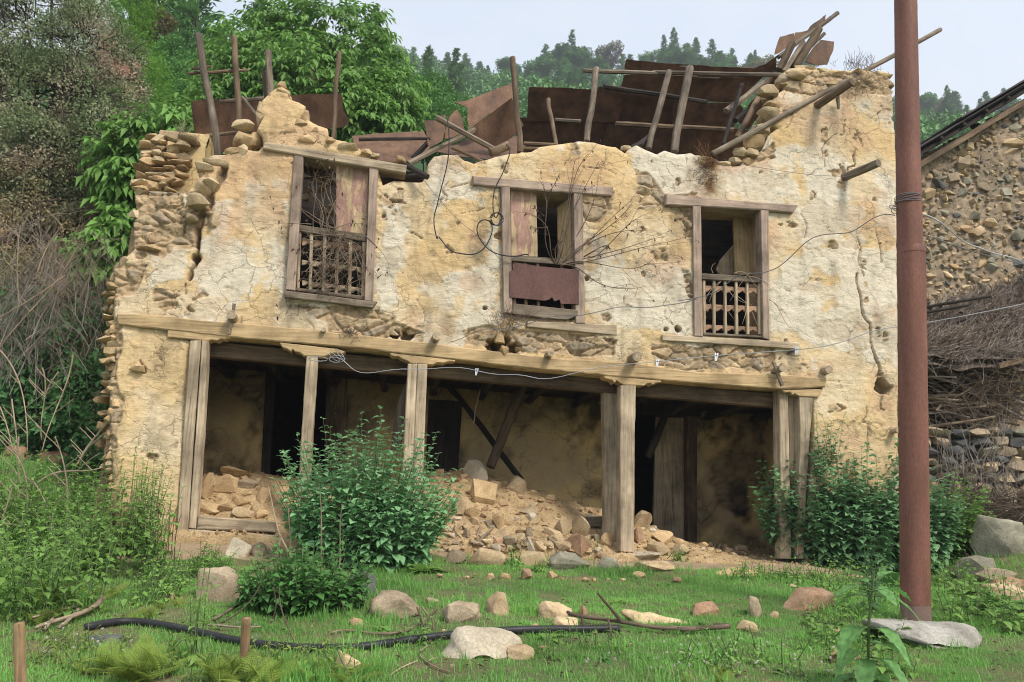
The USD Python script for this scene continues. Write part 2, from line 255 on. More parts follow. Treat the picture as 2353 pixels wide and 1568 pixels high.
m_leaf('leaf_nettle', [(0, (0.175, 0.347, 0.160)), (0.5, (0.310, 0.550, 0.250)), (0.88, (0.532, 0.772, 0.337)), (0.95, (0.808, 0.937, 0.451)), (0.975, (0.400, 0.372, 0.143)), (1, (0.285, 0.205, 0.122))], trans=0.28)
m_leaf('leaf_weed', [(0, (0.176, 0.327, 0.073)), (0.5, (0.327, 0.556, 0.112)), (0.9, (0.605, 0.818, 0.171)), (1, (1.107, 0.884, 0.254))])
m_leaf('leaf_dark', [(0, (0.084, 0.209, 0.066)), (0.5, (0.171, 0.379, 0.108)), (0.9, (0.302, 0.579, 0.162)), (1, (0.484, 0.694, 0.202))], trans=0.25)
m_leaf('leaf_fern', [(0, (0.227, 0.313, 0.062)), (0.5, (0.347, 0.421, 0.087)), (1, (0.522, 0.504, 0.139))], trans=0.45)
m_leaf('leaf_red', [(0, (0.108, 0.172, 0.067)), (0.28, (0.201, 0.254, 0.120)), (0.48, (0.308, 0.299, 0.194)), (0.62, (0.462, 0.359, 0.254)), (0.78, (0.585, 0.329, 0.247)), (0.92, (0.616, 0.239, 0.180)), (1, (0.708, 0.494, 0.389))], trans=0.25, clump=1.1)
m_leaf('leaf_lime', [(0, (0.112, 0.246, 0.030)), (0.5, (0.188, 0.374, 0.048)), (1, (0.320, 0.490, 0.083))])
m_leaf('needle', [(0, (0.099, 0.213, 0.062)), (0.5, (0.184, 0.365, 0.101)), (1, (0.352, 0.544, 0.140))], trans=0.15, pscale=0.2)
m_leaf('leaf_mid', [(0, (0.068, 0.172, 0.037)), (0.5, (0.125, 0.282, 0.059)), (1, (0.235, 0.413, 0.090))], pscale=0.3)
m_leaf('leaf_autumn', [(0, (0.140, 0.130, 0.036)), (0.5, (0.252, 0.169, 0.042)), (1, (0.364, 0.195, 0.060))], pscale=0.3)
m_leaf('leaf_dry', [(0, (0.099, 0.056, 0.036)), (0.6, (0.220, 0.130, 0.081)), (1, (0.374, 0.240, 0.153))], trans=0.2)
m_leaf('grass_blade', [(0, (0.181, 0.389, 0.088)), (0.45, (0.319, 0.617, 0.136)), (0.85, (0.548, 0.809, 0.222)), (0.95, (1.006, 0.875, 0.401)), (1, (1.554, 0.972, 0.642))], trans=0.35)
m_leaf('leaf_weed_dark', [(0, (0.078, 0.201, 0.052)), (0.5, (0.141, 0.312, 0.083)), (0.9, (0.252, 0.444, 0.118)), (1, (0.504, 0.459, 0.165))], trans=0.28)
m_leaf('leaf_redgreen', [(0, (0.189, 0.194, 0.094)), (0.45, (0.383, 0.300, 0.164)), (0.7, (0.682, 0.390, 0.261)), (0.85, (1.108, 0.460, 0.380)), (1, (1.451, 0.415, 0.351))], trans=0.25, clump=1.1)
m_leaf('leaf_nettle_big', [(0, (0.118, 0.257, 0.078)), (1, (0.207, 0.368, 0.118))], trans=0.3, pscale=30)
m_leaf('petal', [(0, (0.55, 0.52, 0.48)), (1, (0.75, 0.72, 0.68))], trans=0.3)

# ------------------------------------------------------------------ shapes
def tube(pts, rad, sides=8, rng=None, rough=0.0, cap=True, seed=0):
    p = np.asarray(pts, float); n = len(p); rad = np.broadcast_to(np.asarray(rad, float), (n,))
    t = np.gradient(p, axis=0); t /= np.linalg.norm(t, axis=1, keepdims=True) + 1e-12
    ref = np.array([0, 0, 1.0]) if abs(t.mean(0)[2]) < 0.8 * np.linalg.norm(t.mean(0)) + 1e-9 else np.array([1.0, 0.1, 0])
    a = np.cross(t, ref); a /= np.linalg.norm(a, axis=1, keepdims=True) + 1e-12; b = np.cross(t, a)
    th = np.arange(sides) * 2 * np.pi / sides
    r = rad[:, None] * np.ones((1, sides))
    L = np.r_[0, np.cumsum(np.linalg.norm(np.diff(p, axis=0), axis=1))]
    if rough:
        q = np.stack(np.broadcast_arrays(L[:, None] * 6 + seed * 3.7, 1.6 * np.cos(th)[None], 1.6 * np.sin(th)[None] + seed), -1)
        r = r * (1 + rough * (fbm(q, 3, seed % 50) - 0.5) * 2)
    v = p[:, None] + r[..., None] * (np.cos(th)[None, :, None] * a[:, None] + np.sin(th)[None, :, None] * b[:, None])
    gr = np.stack(np.broadcast_arrays(L[:, None] + seed * 1.3, r * np.cos(th)[None], r * np.sin(th)[None] + seed), -1).reshape(-1, 3)
    i, j = np.meshgrid(np.arange(n - 1), np.arange(sides), indexing='ij'); k = (j + 1) % sides
    q = np.stack([i * sides + j, i * sides + k, (i + 1) * sides + k, (i + 1) * sides + j], -1).reshape(-1, 4)
    f = np.vstack([q[:, [0, 1, 2]], q[:, [0, 2, 3]]]); v = v.reshape(-1, 3)
    if cap and sides > 3:
        m = len(v); v = np.vstack([v, p[0], p[-1]]); gr = np.vstack([gr, [L[0] + seed, 0, seed], [L[-1] + seed, 0, seed]])
        jj = np.arange(sides); kk = (jj + 1) % sides
        f = np.vstack([f, np.stack([jj * 0 + m, kk, jj], 1), np.stack([jj * 0 + m + 1, (n - 1) * sides + jj, (n - 1) * sides + kk], 1)])
    return v, f, {'gr': gr}
def bend(p, q, n=10, amp=0.03, seed=0, sag=0.0):
    p = np.asarray(p, float); q = np.asarray(q, float); t = np.linspace(0, 1, n)[:, None]; L = np.linalg.norm(q - p)
    w = np.stack([fbm(np.stack([t[:, 0] * 2.5 + seed * 7.1, t[:, 0] * 0 + k * 9 + seed, t[:, 0] * 0], -1), 2, k) - 0.5 for k in range(3)], 1)
    return p + (q - p) * t + w * amp * L * np.minimum(1, 4 * t * (1 - t) + 0.15) - np.array([0, 0, sag]) * 4 * t * (1 - t)
def log(p, q, r0, r1=None, seed=0, amp=0.03, sides=9, n=12, rough=0.16, sag=0.0):
    return tube(bend(p, q, n, amp, seed, sag), np.linspace(r0, r0 if r1 is None else r1, n), sides, rough=rough, seed=seed)
def densify(poly, step):
    p = np.asarray(poly, float); out = []
    for a, b in zip(p, np.roll(p, -1, 0)):
        k = max(1, int(np.linalg.norm(b - a) / step)); out.append(a + (b - a) * np.arange(k)[:, None] / k)
    return np.vstack(out)
def ccw(p):
    p = np.asarray(p, float); x, y = p[:, 0], p[:, 1]
    return p if (x * np.roll(y, -1) - np.roll(x, -1) * y).sum() > 0 else p[::-1]
def slab(poly, off, th, bevel=0.006, jit=0.003, step=0.05, seed=0, place=None, grain='auto'):
    """A flat-faced piece with that outline (s, h) on the front wall: front face OFF proud of the wall plane, TH thick, its front edge chamfered and a little worn."""
    p = ccw(poly); q = ccw(densify(p, step)); n = len(q)
    z = np.zeros(n)
    q = q + jit * 2 * np.stack([fbm(np.stack([q[:, 0] * 9 + seed, q[:, 1] * 9, z + k], -1), 3, seed % 40 + k) - 0.5 for k in range(2)], 1)
    t = np.roll(q, -1, 0) - np.roll(q, 1, 0); t /= np.linalg.norm(t, axis=1, keepdims=True) + 1e-12
    inw = np.stack([-t[:, 1], t[:, 0]], 1)
    inner = q + inw * bevel
    import mapbox_earcut
    try:
        tri = mapbox_earcut.triangulate_float64(inner, np.array([n], np.uint32)).reshape(-1, 3).astype(int)
    except Exception:
        tri = np.stack([np.zeros(n - 2, int), np.arange(1, n - 1), np.arange(2, n)], 1)
    a, b, c = inner[tri[:, 0]], inner[tri[:, 1]], inner[tri[:, 2]]
    ar = (b[:, 0] - a[:, 0]) * (c[:, 1] - a[:, 1]) - (b[:, 1] - a[:, 1]) * (c[:, 0] - a[:, 0])
    tri = np.where((ar < 0)[:, None], tri[:, ::-1], tri)
    sh = np.vstack([inner, q, q]); dp = np.r_[np.full(n, -off), np.full(n, -off + bevel), np.full(n, -off + th)]
    i = np.arange(n); k = (i + 1) % n
    def ring(a, b): return np.vstack([np.stack([a + i, b + i, b + k], 1), np.stack([a + i, b + k, a + k], 1)])
    f = np.vstack([tri, ring(0, n), ring(n, 2 * n), tri[:, ::-1] + 2 * n])
    f[len(tri) + 4 * n:] = tri[:, ::-1] + 2 * n
    v = (place or W)(sh[:, 0], dp, sh[:, 1])
    span = sh.max(0) - sh.min(0)
    if grain == 'auto': grain = 'h' if span[0] > span[1] else 'v'
    if grain == 'h':
        d = np.asarray(poly[1], float) - np.asarray(poly[0], float)
        slope = d[1] / d[0] if abs(d[0]) > abs(d[1]) else 0
        g = np.stack([sh[:, 0], sh[:, 1] - slope * sh[:, 0], dp], 1)
    else: g = np.stack([sh[:, 1], sh[:, 0], dp], 1)
    return flat((v, f, {'gr': g + seed * 1.37}))
def slab_px(pts, off, th, **k): return slab(wsh(pts, off), off, th, **k)
def hullrock(rng, size, n=18, sub=0, nz=0.05, box=0.55):
    """An angular stone of that size (x, y, z), centred on the origin."""
    p = rng.normal(size=(n, 3)); p /= np.linalg.norm(p, axis=1, keepdims=True)
    c = np.clip(p * 1.35, -1, 1); p = (1 - box) * p + box * c
    p *= rng.uniform(0.74, 1.0, (n, 1)); p[:, 2] *= 1 - 0.12 * rng.random() * p[:, 0]; p[:, 0] *= 1 - 0.10 * abs(rng.normal()) * p[:, 2]
    h = trimesh.convex.convex_hull(p); v, f = np.array(h.vertices), np.array(h.faces)
    for _ in range(sub):
        v, f = trimesh.remesh.subdivide(v, f)
        if _ == 0:
            m = trimesh.Trimesh(v, f, process=True); trimesh.smoothing.filter_laplacian(m, 0.10, iterations=1, volume_constraint=False); v, f = np.array(m.vertices), np.array(m.faces)
    if sub:
        s = rng.uniform(0, 90); d = v / (np.linalg.norm(v, axis=1, keepdims=True) + 1e-9)
        v = v + d * ((fbm(v * 1.6 + s, 3, 3) - 0.5) * nz * 3 + (fbm(v * 7 + s, 3, 4) - 0.5) * nz)[:, None]
    ext = v.max(0) - v.min(0); v = (v - (v.max(0) + v.min(0)) / 2) / ext
    return v * np.asarray(size), f
def rotm(rx, ry, rz): return trimesh.transformations.euler_matrix(rx, ry, rz)[:3, :3]
TOCAM = np.stack([E_, -N_, np.array([0, 0, 1.0])])      # rows: local x, y, z of things that stand along the front wall
def leaf_cards(pos, d, up, L, Wd, fold=0.18, droop=0.15):
    """Folded pointed leaves, two triangles each: at POS, along D, face towards UP."""
    n = len(pos); d = d / (np.linalg.norm(d, axis=1, keepdims=True) + 1e-9)
    s = np.cross(d, up); s /= np.linalg.norm(s, axis=1, keepdims=True) + 1e-9; u = np.cross(s, d)
    L = np.broadcast_to(L, (n,))[:, None]; Wd = np.broadcast_to(Wd, (n,))[:, None]
    a = pos; m1 = pos + d * L * 0.42 + s * Wd * 0.5 + u * Wd * fold; m2 = pos + d * L * 0.42 - s * Wd * 0.5 + u * Wd * fold; tip = pos + d * L - u * L * droop
    v = np.stack([a, m1, tip, m2], 1).reshape(-1, 3); k = np.arange(n)[:, None] * 4
    return v, np.vstack([k + [0, 1, 2], k + [0, 2, 3]])
def big_leaf(pos, d, up, L, Wd, droop=0.35, fold=0.16, wave=0.0):
    """Broad pointed leaves of ten triangles that arch over."""
    n = len(pos); d = d / (np.linalg.norm(d, axis=1, keepdims=True) + 1e-9)
    s = np.cross(d, up); s /= np.linalg.norm(s, axis=1, keepdims=True) + 1e-9; u = np.cross(s, d)
    L = np.broadcast_to(L, (n,)).astype(float); Wd = np.broadcast_to(Wd, (n,)).astype(float)
    ts = [0.0, 0.18, 0.42, 0.72, 1.0]; ws = [0.06, 0.40, 0.5, 0.3, 0.0]; rows = []
    for t, w in zip(ts, ws):
        c = pos + d * (L * t)[:, None] * (1 - 0.12 * t) - u * (L * droop * t * t)[:, None]
        e = u * (Wd * (fold * (w / 0.5)))[:, None]
        rows += [c + s * (Wd * w)[:, None] + e, c, c - s * (Wd * w)[:, None] + e] if t < 1 else [c]
    v = np.stack(rows, 1); m = v.shape[1]; tri = []
    for r in range(3):
        b = 3 * r
        tri += [[b, b + 1, b + 4], [b, b + 4, b + 3], [b + 1, b + 2, b + 5], [b + 1, b + 5, b + 4]]
    tri += [[9, 10, 12], [10, 11, 12]]
    f = (np.arange(n)[:, None, None] * m + np.array(tri)[None]).reshape(-1, 3)
    return v.reshape(-1, 3), f
def unit(rng, n):
    p = rng.normal(size=(n, 3)); return p / np.linalg.norm(p, axis=1, keepdims=True)
def blob_points(rng, blobs, n, shell=0.3, gap=0.0, gs=1.2, seed=0):
    """Points and outward directions in the outer part of a group of ellipsoids (centre, radii), with gaps."""
    c = np.array([b[0] for b in blobs], float); r = np.array([b[1] if np.ndim(b[1]) else [b[1]] * 3 for b in blobs], float)
    w = r.prod(1) ** (2 / 3); k = rng.choice(len(blobs), n, p=w / w.sum()); d = unit(rng, n)
    rad = 1 - shell * rng.random(n) ** 1.4
    rad *= 0.88 + 0.3 * fbm(d * 2.2 + k[:, None] * 5.3, 3, seed)
    p = c[k] + d * r[k] * rad[:, None]
    keep = np.ones(n, bool)
    if gap: keep &= fbm(p * gs + 31, 3, seed + 3) > gap
    for j in range(len(blobs)):       # nothing deep inside another blob
        q = (p - c[j]) / r[j]; keep &= ~((np.linalg.norm(q, axis=1) < 0.62) & (k != j))
    return p[keep], d[keep], k[keep]

# ================================================================== ground and hill: one sheet
def axis(fine_lo, fine_hi, step, lo, hi, g=1.16):
    a = list(np.arange(fine_lo, fine_hi, step)); s = step
    while a[-1] < hi: s *= g; a.append(a[-1] + s)
    b = [fine_lo]; s = step
    while b[-1] > lo: s *= g; b.append(b[-1] - s)
    return np.array(b[::-1][:-1] + a)
gx = axis(-6.5, 7.0, 0.055, -420, 420); gy = axis(4.2, 11.5, 0.055, -160, 520)
GX, GY = np.meshgrid(gx, gy, indexing='ij')
gz = terrain(GX, GY)
ni, nj = GX.shape; ii, jj = np.meshgrid(np.arange(ni - 1), np.arange(nj - 1), indexing='ij')
gq = np.stack([ii * nj + jj, (ii + 1) * nj + jj, (ii + 1) * nj + jj + 1, ii * nj + jj + 1], -1).reshape(-1, 4)
# bare earth where the rubble has spilt out in front of the porch and along its step
gv = np.stack([GX, GY, gz], -1).reshape(-1, 3)
rel = gv - P0; gs_, gd_ = rel @ E_, rel @ -N_
nz_ = fbm(gv * 2.3, 4, 8)
bare = np.zeros(len(gv))
for s0, s1, d0, d1 in ((-3.75, -2.35, -0.75, 0.1), (0.7, 3.75, -0.62, 0.1), (-2.4, 0.9, -0.3, 0.1), (-3.6, 3.6, 0.0, 5.0)):
    bare = np.maximum(bare, sm(1 - np.maximum.reduce([s0 - gs_, gs_ - s1, d0 - gd_, gd_ - d1, gs_ * 0]) / 0.3))
bare = np.clip((bare + (nz_ - 0.5) * 1.6 - 0.45) * 4, 0, 1)
BARE = lambda p: None
g_soil = np.array([0.165, 0.135, 0.08]); g_soil2 = np.array([0.10, 0.135, 0.055]); g_earth = np.array([0.33, 0.25, 0.165])
m0 = np.clip((fbm(gv * 1.7, 3, 14) - 0.35) * 3, 0, 1)[:, None]
gc = (g_soil * m0 + g_soil2 * (1 - m0)) * (0.75 + 0.5 * fbm(gv * 9, 3, 15))[:, None]
far = sm((gv[:, 1] - 14) / 10)[:, None]
gc = gc * (1 - far) + far * np.array([0.03, 0.062, 0.022]) * (0.7 + 0.7 * fbm(gv * 0.4, 3, 17))[:, None]
gc = gc * (1 - bare[:, None]) + g_earth * (0.7 + 0.55 * fbm(gv * 6, 3, 16))[:, None] * bare[:, None]
put('ground', (gv, gq, {'Cd': gc}), 'soil', kind='structure', smooth=True, base=(0, 0, 0))
_bt = cKDTree(gv[:, :2])
def is_bare(p): return bare[_bt.query(np.asarray(p)[:, :2])[1]]

# ================================================================== the ruined house
HBASE = W(0, 0, 1.05)
house = thing('ruined_house', 'roofless two storey house of cracked yellow and white mud plaster with open timber porch', 'house', HBASE)
beam_top = c4((750, 702), (1000, 705), (1370, 750), (1500, 757), (1660, 770), (2352, 840)) + c5((600, 880), (1000, 930), (1400, 980), (1900, 1010), (2352, 1070)) + c6((750, 1085), (1085, 1108))
beam_bot = c4((755, 765), (1060, 802), (1480, 850), (2352, 925)) + c5((400, 945), (820, 990), (1300, 1050), (1750, 1090), (2352, 1140)) + c6((800, 1180), (1075, 1166))
outline = ([(262, 1200)] + c4((712, 1568), (700, 1400), (690, 1250), (702, 1100), (725, 1000), (735, 900), (728, 790), (740, 740), (722, 680), (728, 560), (722, 450), (735, 375))
    + c4((800, 335), (852, 290), (848, 200), (850, 100)) + c1((862, 1330), (858, 1240), (1000, 1225), (1190, 1232), (1262, 1165), (1275, 1130), (1262, 1085), (1300, 1022), (1360, 990), (1440, 990), (1500, 962), (1560, 955))
    + c1((1650, 962), (1680, 930), (1672, 872), (1640, 832), (1682, 742), (1640, 705), (1662, 652), (1722, 592), (1762, 562), (1836, 575), (1836, 632), (1905, 655), (1952, 682), (1942, 722), (1908, 765), (1922, 800), (1962, 762), (2012, 792), (2092, 822), (2098, 872), (2150, 895), (2210, 905), (2300, 952), (2352, 972))
    + c2((65, 915), (130, 912), (200, 952), (260, 992), (315, 1000), (330, 1105), (352, 1180), (420, 1150), (500, 1155), (600, 1162), (632, 1130), (640, 1045), (680, 1000), (740, 990), (830, 990), (870, 1022), (930, 1042), (1000, 1022), (1080, 1000), (1150, 985), (1300, 970), (1350, 940), (1500, 920), (1600, 905), (1700, 910), (1790, 935), (1840, 937), (1900, 975), (1922, 950), (1970, 925), (2040, 962), (2100, 985), (2150, 960), (2230, 987), (2352, 970))
    + c3((60, 955), (120, 977), (210, 965), (260, 987), (350, 985), (400, 1012), (470, 1050), (550, 1052), (590, 1010), (622, 990), (680, 960), (702, 918), (722, 862), (780, 822), (742, 800), (762, 740), (792, 690), (742, 650), (772, 600), (830, 570), (842, 540), (800, 530), (792, 480), (862, 432), (950, 420), (1050, 432), (1200, 445), (1390, 452), (1488, 458), (1490, 500), (1502, 540), (1520, 680), (1533, 850), (1540, 1100), (1545, 1568))
    + c6((1550, 900), (1555, 1100), (1558, 1568)) + [(2070, 1320), (1845, 1320)] + c6((1012, 1568), (1010, 1232), (1070, 1168)) + [beam_bot[-2]] + beam_bot[:-2][::-1][:-1] + c4((1215, 868), (1170, 1568)) + c7((1128, 640)) + [(262, 1250)])
FP = wsh(outline)
fpoly = Polygon(FP).buffer(0)
wins = [wsh(w1((985, 60), (1610, 150), (1580, 1345), (900, 1262))), wsh(w2((650, 385), (1270, 440), (1285, 1500), (665, 1455))), wsh(w3((470, 315), (1000, 345), (1012, 1345), (485, 1305)))]
for w in wins: fpoly = fpoly.difference(Polygon(w))
if fpoly.geom_type != 'Polygon': fpoly = max(fpoly.geoms, key=lambda g: g.area)

def px_mask(poly, sh, soft=0.05, wob=0.12, seed=0):
    """How far inside a hand-placed patch (outline in the picture) each wall point lies, with a ragged edge: 1 inside, 0 outside."""
    g = Polygon(wsh(poly)).buffer(0)
    q = sh + wob * 2 * np.stack([fbm(np.c_[sh * 3.2, sh[:, :1] * 0 + k * 7 + seed], 4, seed + k) - 0.5 for k in range(2)], 1)
    x0, y0, x1, y1 = g.bounds; out = np.zeros(len(sh))
    near = (q[:, 0] > x0 - .3) & (q[:, 0] < x1 + .3) & (q[:, 1] > y0 - .3) & (q[:, 1] < y1 + .3)
    pts = shapely.points(q[near]); dist = shapely.distance(g.exterior, pts); ins = shapely.contains_xy(g, q[near])
    out[near] = np.clip(0.5 + np.where(ins, dist, -dist) / soft, 0, 1); return out
def rect(u0, v0, u1, v1): return [(u0, v0), (u1, v0), (u1, v1), (u0, v1)]
white = [rect(345, 560, 440, 660), rect(470, 560, 560, 660), rect(490, 470, 540, 560), rect(866, 470, 930, 700), c2((640, 1000), (740, 1000), (735, 1160), (640, 1150)), c2((735, 1360), (810, 1370), (810, 1450), (740, 1450)),
    c2((1410, 950), (1500, 940), (1510, 1110), (1400, 1130)), c2((1920, 950), (2000, 930), (2352, 980), (2352, 1250), (2160, 1220), (2030, 1110), (1930, 1070)), c3((0, 975), (285, 990), (270, 1240), (60, 1235), (0, 1230)),
    c3((395, 1000), (600, 1000), (700, 950), (770, 1060), (900, 1200), (900, 1290), (700, 1270), (400, 1240)), c3((960, 960), (1225, 960), (1235, 1160), (1200, 1500), (940, 1568), (880, 1360), (980, 1290)), c3((870, 900), (980, 900), (960, 1000), (860, 1000)),
    c3((960, 680), (1140, 660), (1140, 740), (980, 740)), c3((800, 590), (950, 600), (900, 690), (800, 680)), c3((1415, 720), (1530, 720), (1530, 810), (1430, 790)), c3((1270, 660), (1330, 660), (1320, 770), (1280, 780)), c3((1400, 1090), (1540, 1100), (1545, 1500), (1400, 1480)),
    c6((860, 60), (950, 250), (1200, 330), (1545, 250), (1550, 830), (1300, 930), (960, 860), (740, 800), (740, 560), (830, 420)), c6((1160, 0), (1380, 0), (1330, 250), (1120, 120)), c5((1640, 400), (2352, 430), (2352, 760), (1860, 780), (1650, 720)), c5((1640, 120), (1760, 220), (1790, 400), (1650, 330)),
    c5((850, 420), (1100, 450), (1090, 600), (850, 560)), rect(1000, 620, 1140, 700), c6((60, 560), (250, 500), (240, 830), (40, 790)), w1((740, 300), (840, 300), (840, 390), (740, 390)), rect(560, 420, 600, 470)]
ochre = [c6((730, 70), (860, 60), (960, 270), (850, 350), (740, 260)), c6((1010, 420), (1230, 420), (1210, 560), (1100, 660), (1000, 600)), c6((0, 60), (160, 60), (160, 240), (0, 220)), c3((760, 700), (1500, 700), (1540, 1000), (1250, 1080), (1200, 950), (960, 960), (760, 950)), c3((1220, 1110), (1390, 1110), (1380, 1330), (1180, 1330)),
    c5((500, 0), (960, 0), (1000, 350), (700, 500), (500, 420)), c2((1150, 990), (1900, 960), (1930, 1120), (1700, 1190), (940, 1110)), w1((240, 200), (930, 90), (900, 330), (400, 380)), rect(1340, 470, 1450, 560)]
barer = [c1((870, 1235), (1190, 1235), (1180, 1400), (1260, 1560), (1150, 1568), (1080, 1568), (850, 1568)), c4((850, 0), (1190, 0), (1160, 200), (1050, 330), (850, 330)), c4((700, 340), (960, 380), (900, 470), (700, 700)), c4((690, 700), (790, 760), (760, 1000), (790, 1250), (740, 1568), (680, 1568)),
    c2((1930, 1080), (2030, 1110), (2150, 1230), (2352, 1240), (2352, 1310), (2100, 1330), (1980, 1340), (1950, 1200)), c2((1620, 1250), (1820, 1250), (1810, 1340), (1720, 1430), (1630, 1400)), w3((240, 315), (445, 320), (450, 560), (380, 560), (355, 420), (300, 350)),
    c4((1870, 625), (2352, 660), (2352, 835), (2200, 800), (2040, 740)), c5((0, 660), (330, 660), (500, 780), (640, 790), (620, 870), (0, 820)), c5((860, 800), (1240, 790), (1860, 850), (1850, 960), (1400, 970), (860, 900)), c6((0, 890), (750, 890), (740, 1080), (0, 1035)),
    c3((800, 440), (1490, 460), (1510, 610), (1250, 620), (830, 590)), c3((640, 970), (760, 900), (760, 1000), (600, 1040), (470, 1050)), w1((0, 560), (120, 600), (100, 720), (0, 700)), c1((1190, 1240), (1340, 1230), (1350, 1400), (1260, 1500)), w3((390, 880), (450, 880), (450, 1030), (390, 1010)), w3((150, 660), (280, 650), (270, 760), (180, 760))]
cracks = [(c1((1430, 1085), (1385, 1185), (1345, 1275), (1330, 1335), (1270, 1390), (1260, 1480), (1265, 1568)), .06, .10), (c4((1262, 150), (1265, 250), (1250, 340), (1220, 420), (1208, 480)), .042, .09), (c4((1180, 500), (1182, 570)), .012, .03), (c4((1190, 100), (1180, 170)), .02, .05),
    (c6((1290, 210), (1310, 270), (1296, 330), (1310, 420), (1335, 475)), .012, .03), (c6((1290, 440), (1288, 490), (1312, 600), (1322, 720), (1360, 762), (1372, 850), (1385, 930), (1405, 975), (1430, 1050), (1418, 1130)), .018, .05), (c6((1475, 1180), (1437, 1250), (1440, 1300), (1465, 1310)), .014, .04), (c6((1340, 1290), (1348, 1350), (1330, 1390), (1362, 1400), (1355, 1480), (1360, 1568)), .012, .03),
    (c3((1282, 950), (1270, 1000), (1280, 1060), (1232, 1065), (1240, 1125)), .016, .045), (c3((1215, 765), (1200, 860), (1150, 855), (1105, 900), (1068, 950), (1082, 1070)), .011, .03), (c3((880, 740), (860, 800), (825, 825)), .01, .025), (c6((1400, 120), (1430, 250), (1452, 370)), .01, .025), (c3((1290, 830), (1310, 880), (1330, 940)), .01, .025), (c6((930, 60), (960, 130), (955, 210)), .012, .03),
    (c5((515, 170), (560, 185), (605, 210)), .012, .03), (c2((420, 1280), (500, 1300)), .014, .03), (c5((840, 60), (900, 45), (1000, 20)), .008, .02), (w2((170, 380), (250, 350), (320, 330)), .01, .02), (c4((890, 990), (920, 1040), (920, 1065)), .016, .04), (c4((860, 545), (910, 550)), .01, .02), (c4((1090, 600), (1140, 575), (1170, 620)), .01, .025), (c2((1620, 1070), (1760, 1080), (1850, 1120)), .008, .02)]
holes = [(c4((1257, 342))[0], .055, .12), (c6((1445, 1145))[0], .13, .16), (c5((1050, 905))[0], .09, .2), (c5((1110, 880))[0], .09, .2), (c5((1185, 915))[0], .075, .2), (c5((500, 830))[0], .08, .14), (c5((430, 830))[0], .06, .12), (c5((1005, 660))[0], .035, .06), (w3((235, 1270))[0][:2], .03, .06), (c6((145, 800))[0], .045, .09), (c5((2225, 790))[0], .035, .07), (w2((1330, 1150))[0], .03, .06)]

GSP = 0.0125
def wall_grid(poly, gsp, lo, hi):
    S, H = np.arange(lo[0], hi[0], gsp), np.arange(lo[1], hi[1], gsp)
    SS, HH = np.meshgrid(S, H, indexing='ij'); shapely.prepare(poly)
    ins = shapely.contains_xy(poly, SS, HH)
    cell = ins[:-1, :-1] & ins[1:, :-1] & ins[1:, 1:] & ins[:-1, 1:]
    used = np.zeros_like(ins); used[:-1, :-1] |= cell; used[1:, :-1] |= cell; used[1:, 1:] |= cell; used[:-1, 1:] |= cell
    idx = -np.ones(ins.shape, int); idx[used] = np.arange(used.sum())
    a, b = np.nonzero(cell)
    f = np.stack([idx[a, b], idx[a + 1, b], idx[a + 1, b + 1], idx[a, b + 1]], 1)
    f = np.vstack([f[:, [0, 1, 2]], f[:, [0, 2, 3]]])
    sh = np.stack([SS[used], HH[used]], 1)
    ed = np.sort(np.vstack([f[:, [0, 1]], f[:, [1, 2]], f[:, [2, 0]]]), 1)
    key, cnt = np.unique(ed, axis=0, return_counts=True); be = key[cnt == 1]
    # boundary edges in the direction of their face
    de = np.vstack([f[:, [0, 1]], f[:, [1, 2]], f[:, [2, 0]]]); hk = set(map(tuple, be.tolist()))
    isb = np.isin(de.min(1).astype(np.int64) * 10**7 + de.max(1), be[:, 0].astype(np.int64) * 10**7 + be[:, 1])
    de = de[isb]
    bv = np.unique(be)
    ring = poly.boundary; pts = shapely.points(sh[bv])
    sn = shapely.get_coordinates(shapely.line_interpolate_point(ring, shapely.line_locate_point(ring, pts))) if ring.geom_type == 'LineString' else None
    if sn is None:
        best = np.full(len(bv), 9.0); sn = sh[bv].copy()
        for r in ring.geoms:
            c = shapely.get_coordinates(shapely.line_interpolate_point(r, shapely.line_locate_point(r, pts))); dd = np.linalg.norm(c - sh[bv], axis=1)
            sn[dd < best] = c[dd < best]; best = np.minimum(best, dd)
    dd = np.linalg.norm(sn - sh[bv], axis=1); ok = dd < gsp * 1.5
    sh[bv[ok]] = sn[ok]
    return sh, f, de, bv
sh, ff, de, bv = wall_grid(fpoly, GSP, (FP[:, 0].min() - .05, FP[:, 1].min() - .05), (FP[:, 0].max() + .05, FP[:, 1].max() + .05))
z0 = np.zeros(len(sh)); q3 = np.c_[sh, z0]
rng = np.random.default_rng(3)
edge_d = shapely.distance(fpoly.boundary, shapely.points(sh))
n_lo, n_mid, n_hi = fbm(q3 * 1.5, 3, 1), fbm(q3 * 6.5, 4, 2), fbm(q3 * 26, 3, 3)
n_str = fbm(np.c_[sh[:, 0] * 7, sh[:, 1] * 0.9, z0], 4, 4)
bareM = np.zeros(len(sh))
for i, p in enumerate(barer): bareM = np.maximum(bareM, px_mask(p, sh, 0.02, 0.10, 30 + i))
small = np.clip((fbm(q3 * 4.5, 4, 71) - 0.745) * 40, 0, 1); bareM = np.maximum(bareM, small)
whiteM = np.zeros(len(sh))
for i, p in enumerate(white): whiteM = np.maximum(whiteM, px_mask(p, sh, 0.10, 0.16, 60 + i))
ochreM = np.zeros(len(sh))
for i, p in enumerate(ochre): ochreM = np.maximum(ochreM, px_mask(p, sh, 0.15, 0.18, 90 + i))
pale = np.clip((fbm(q3 * 1.25 + .3 * (fbm(q3 * 9, 4, 72) - .5)[:, None], 5, 73) - 0.49) * 9, 0, 1) * (1 - 0.8 * ochreM)
pale = pale * np.where(sh[:, 1] < 3.3, .3, 1.0); whiteM = np.maximum(whiteM, 0.7 * pale) * (1 - 0.55 * ochreM)
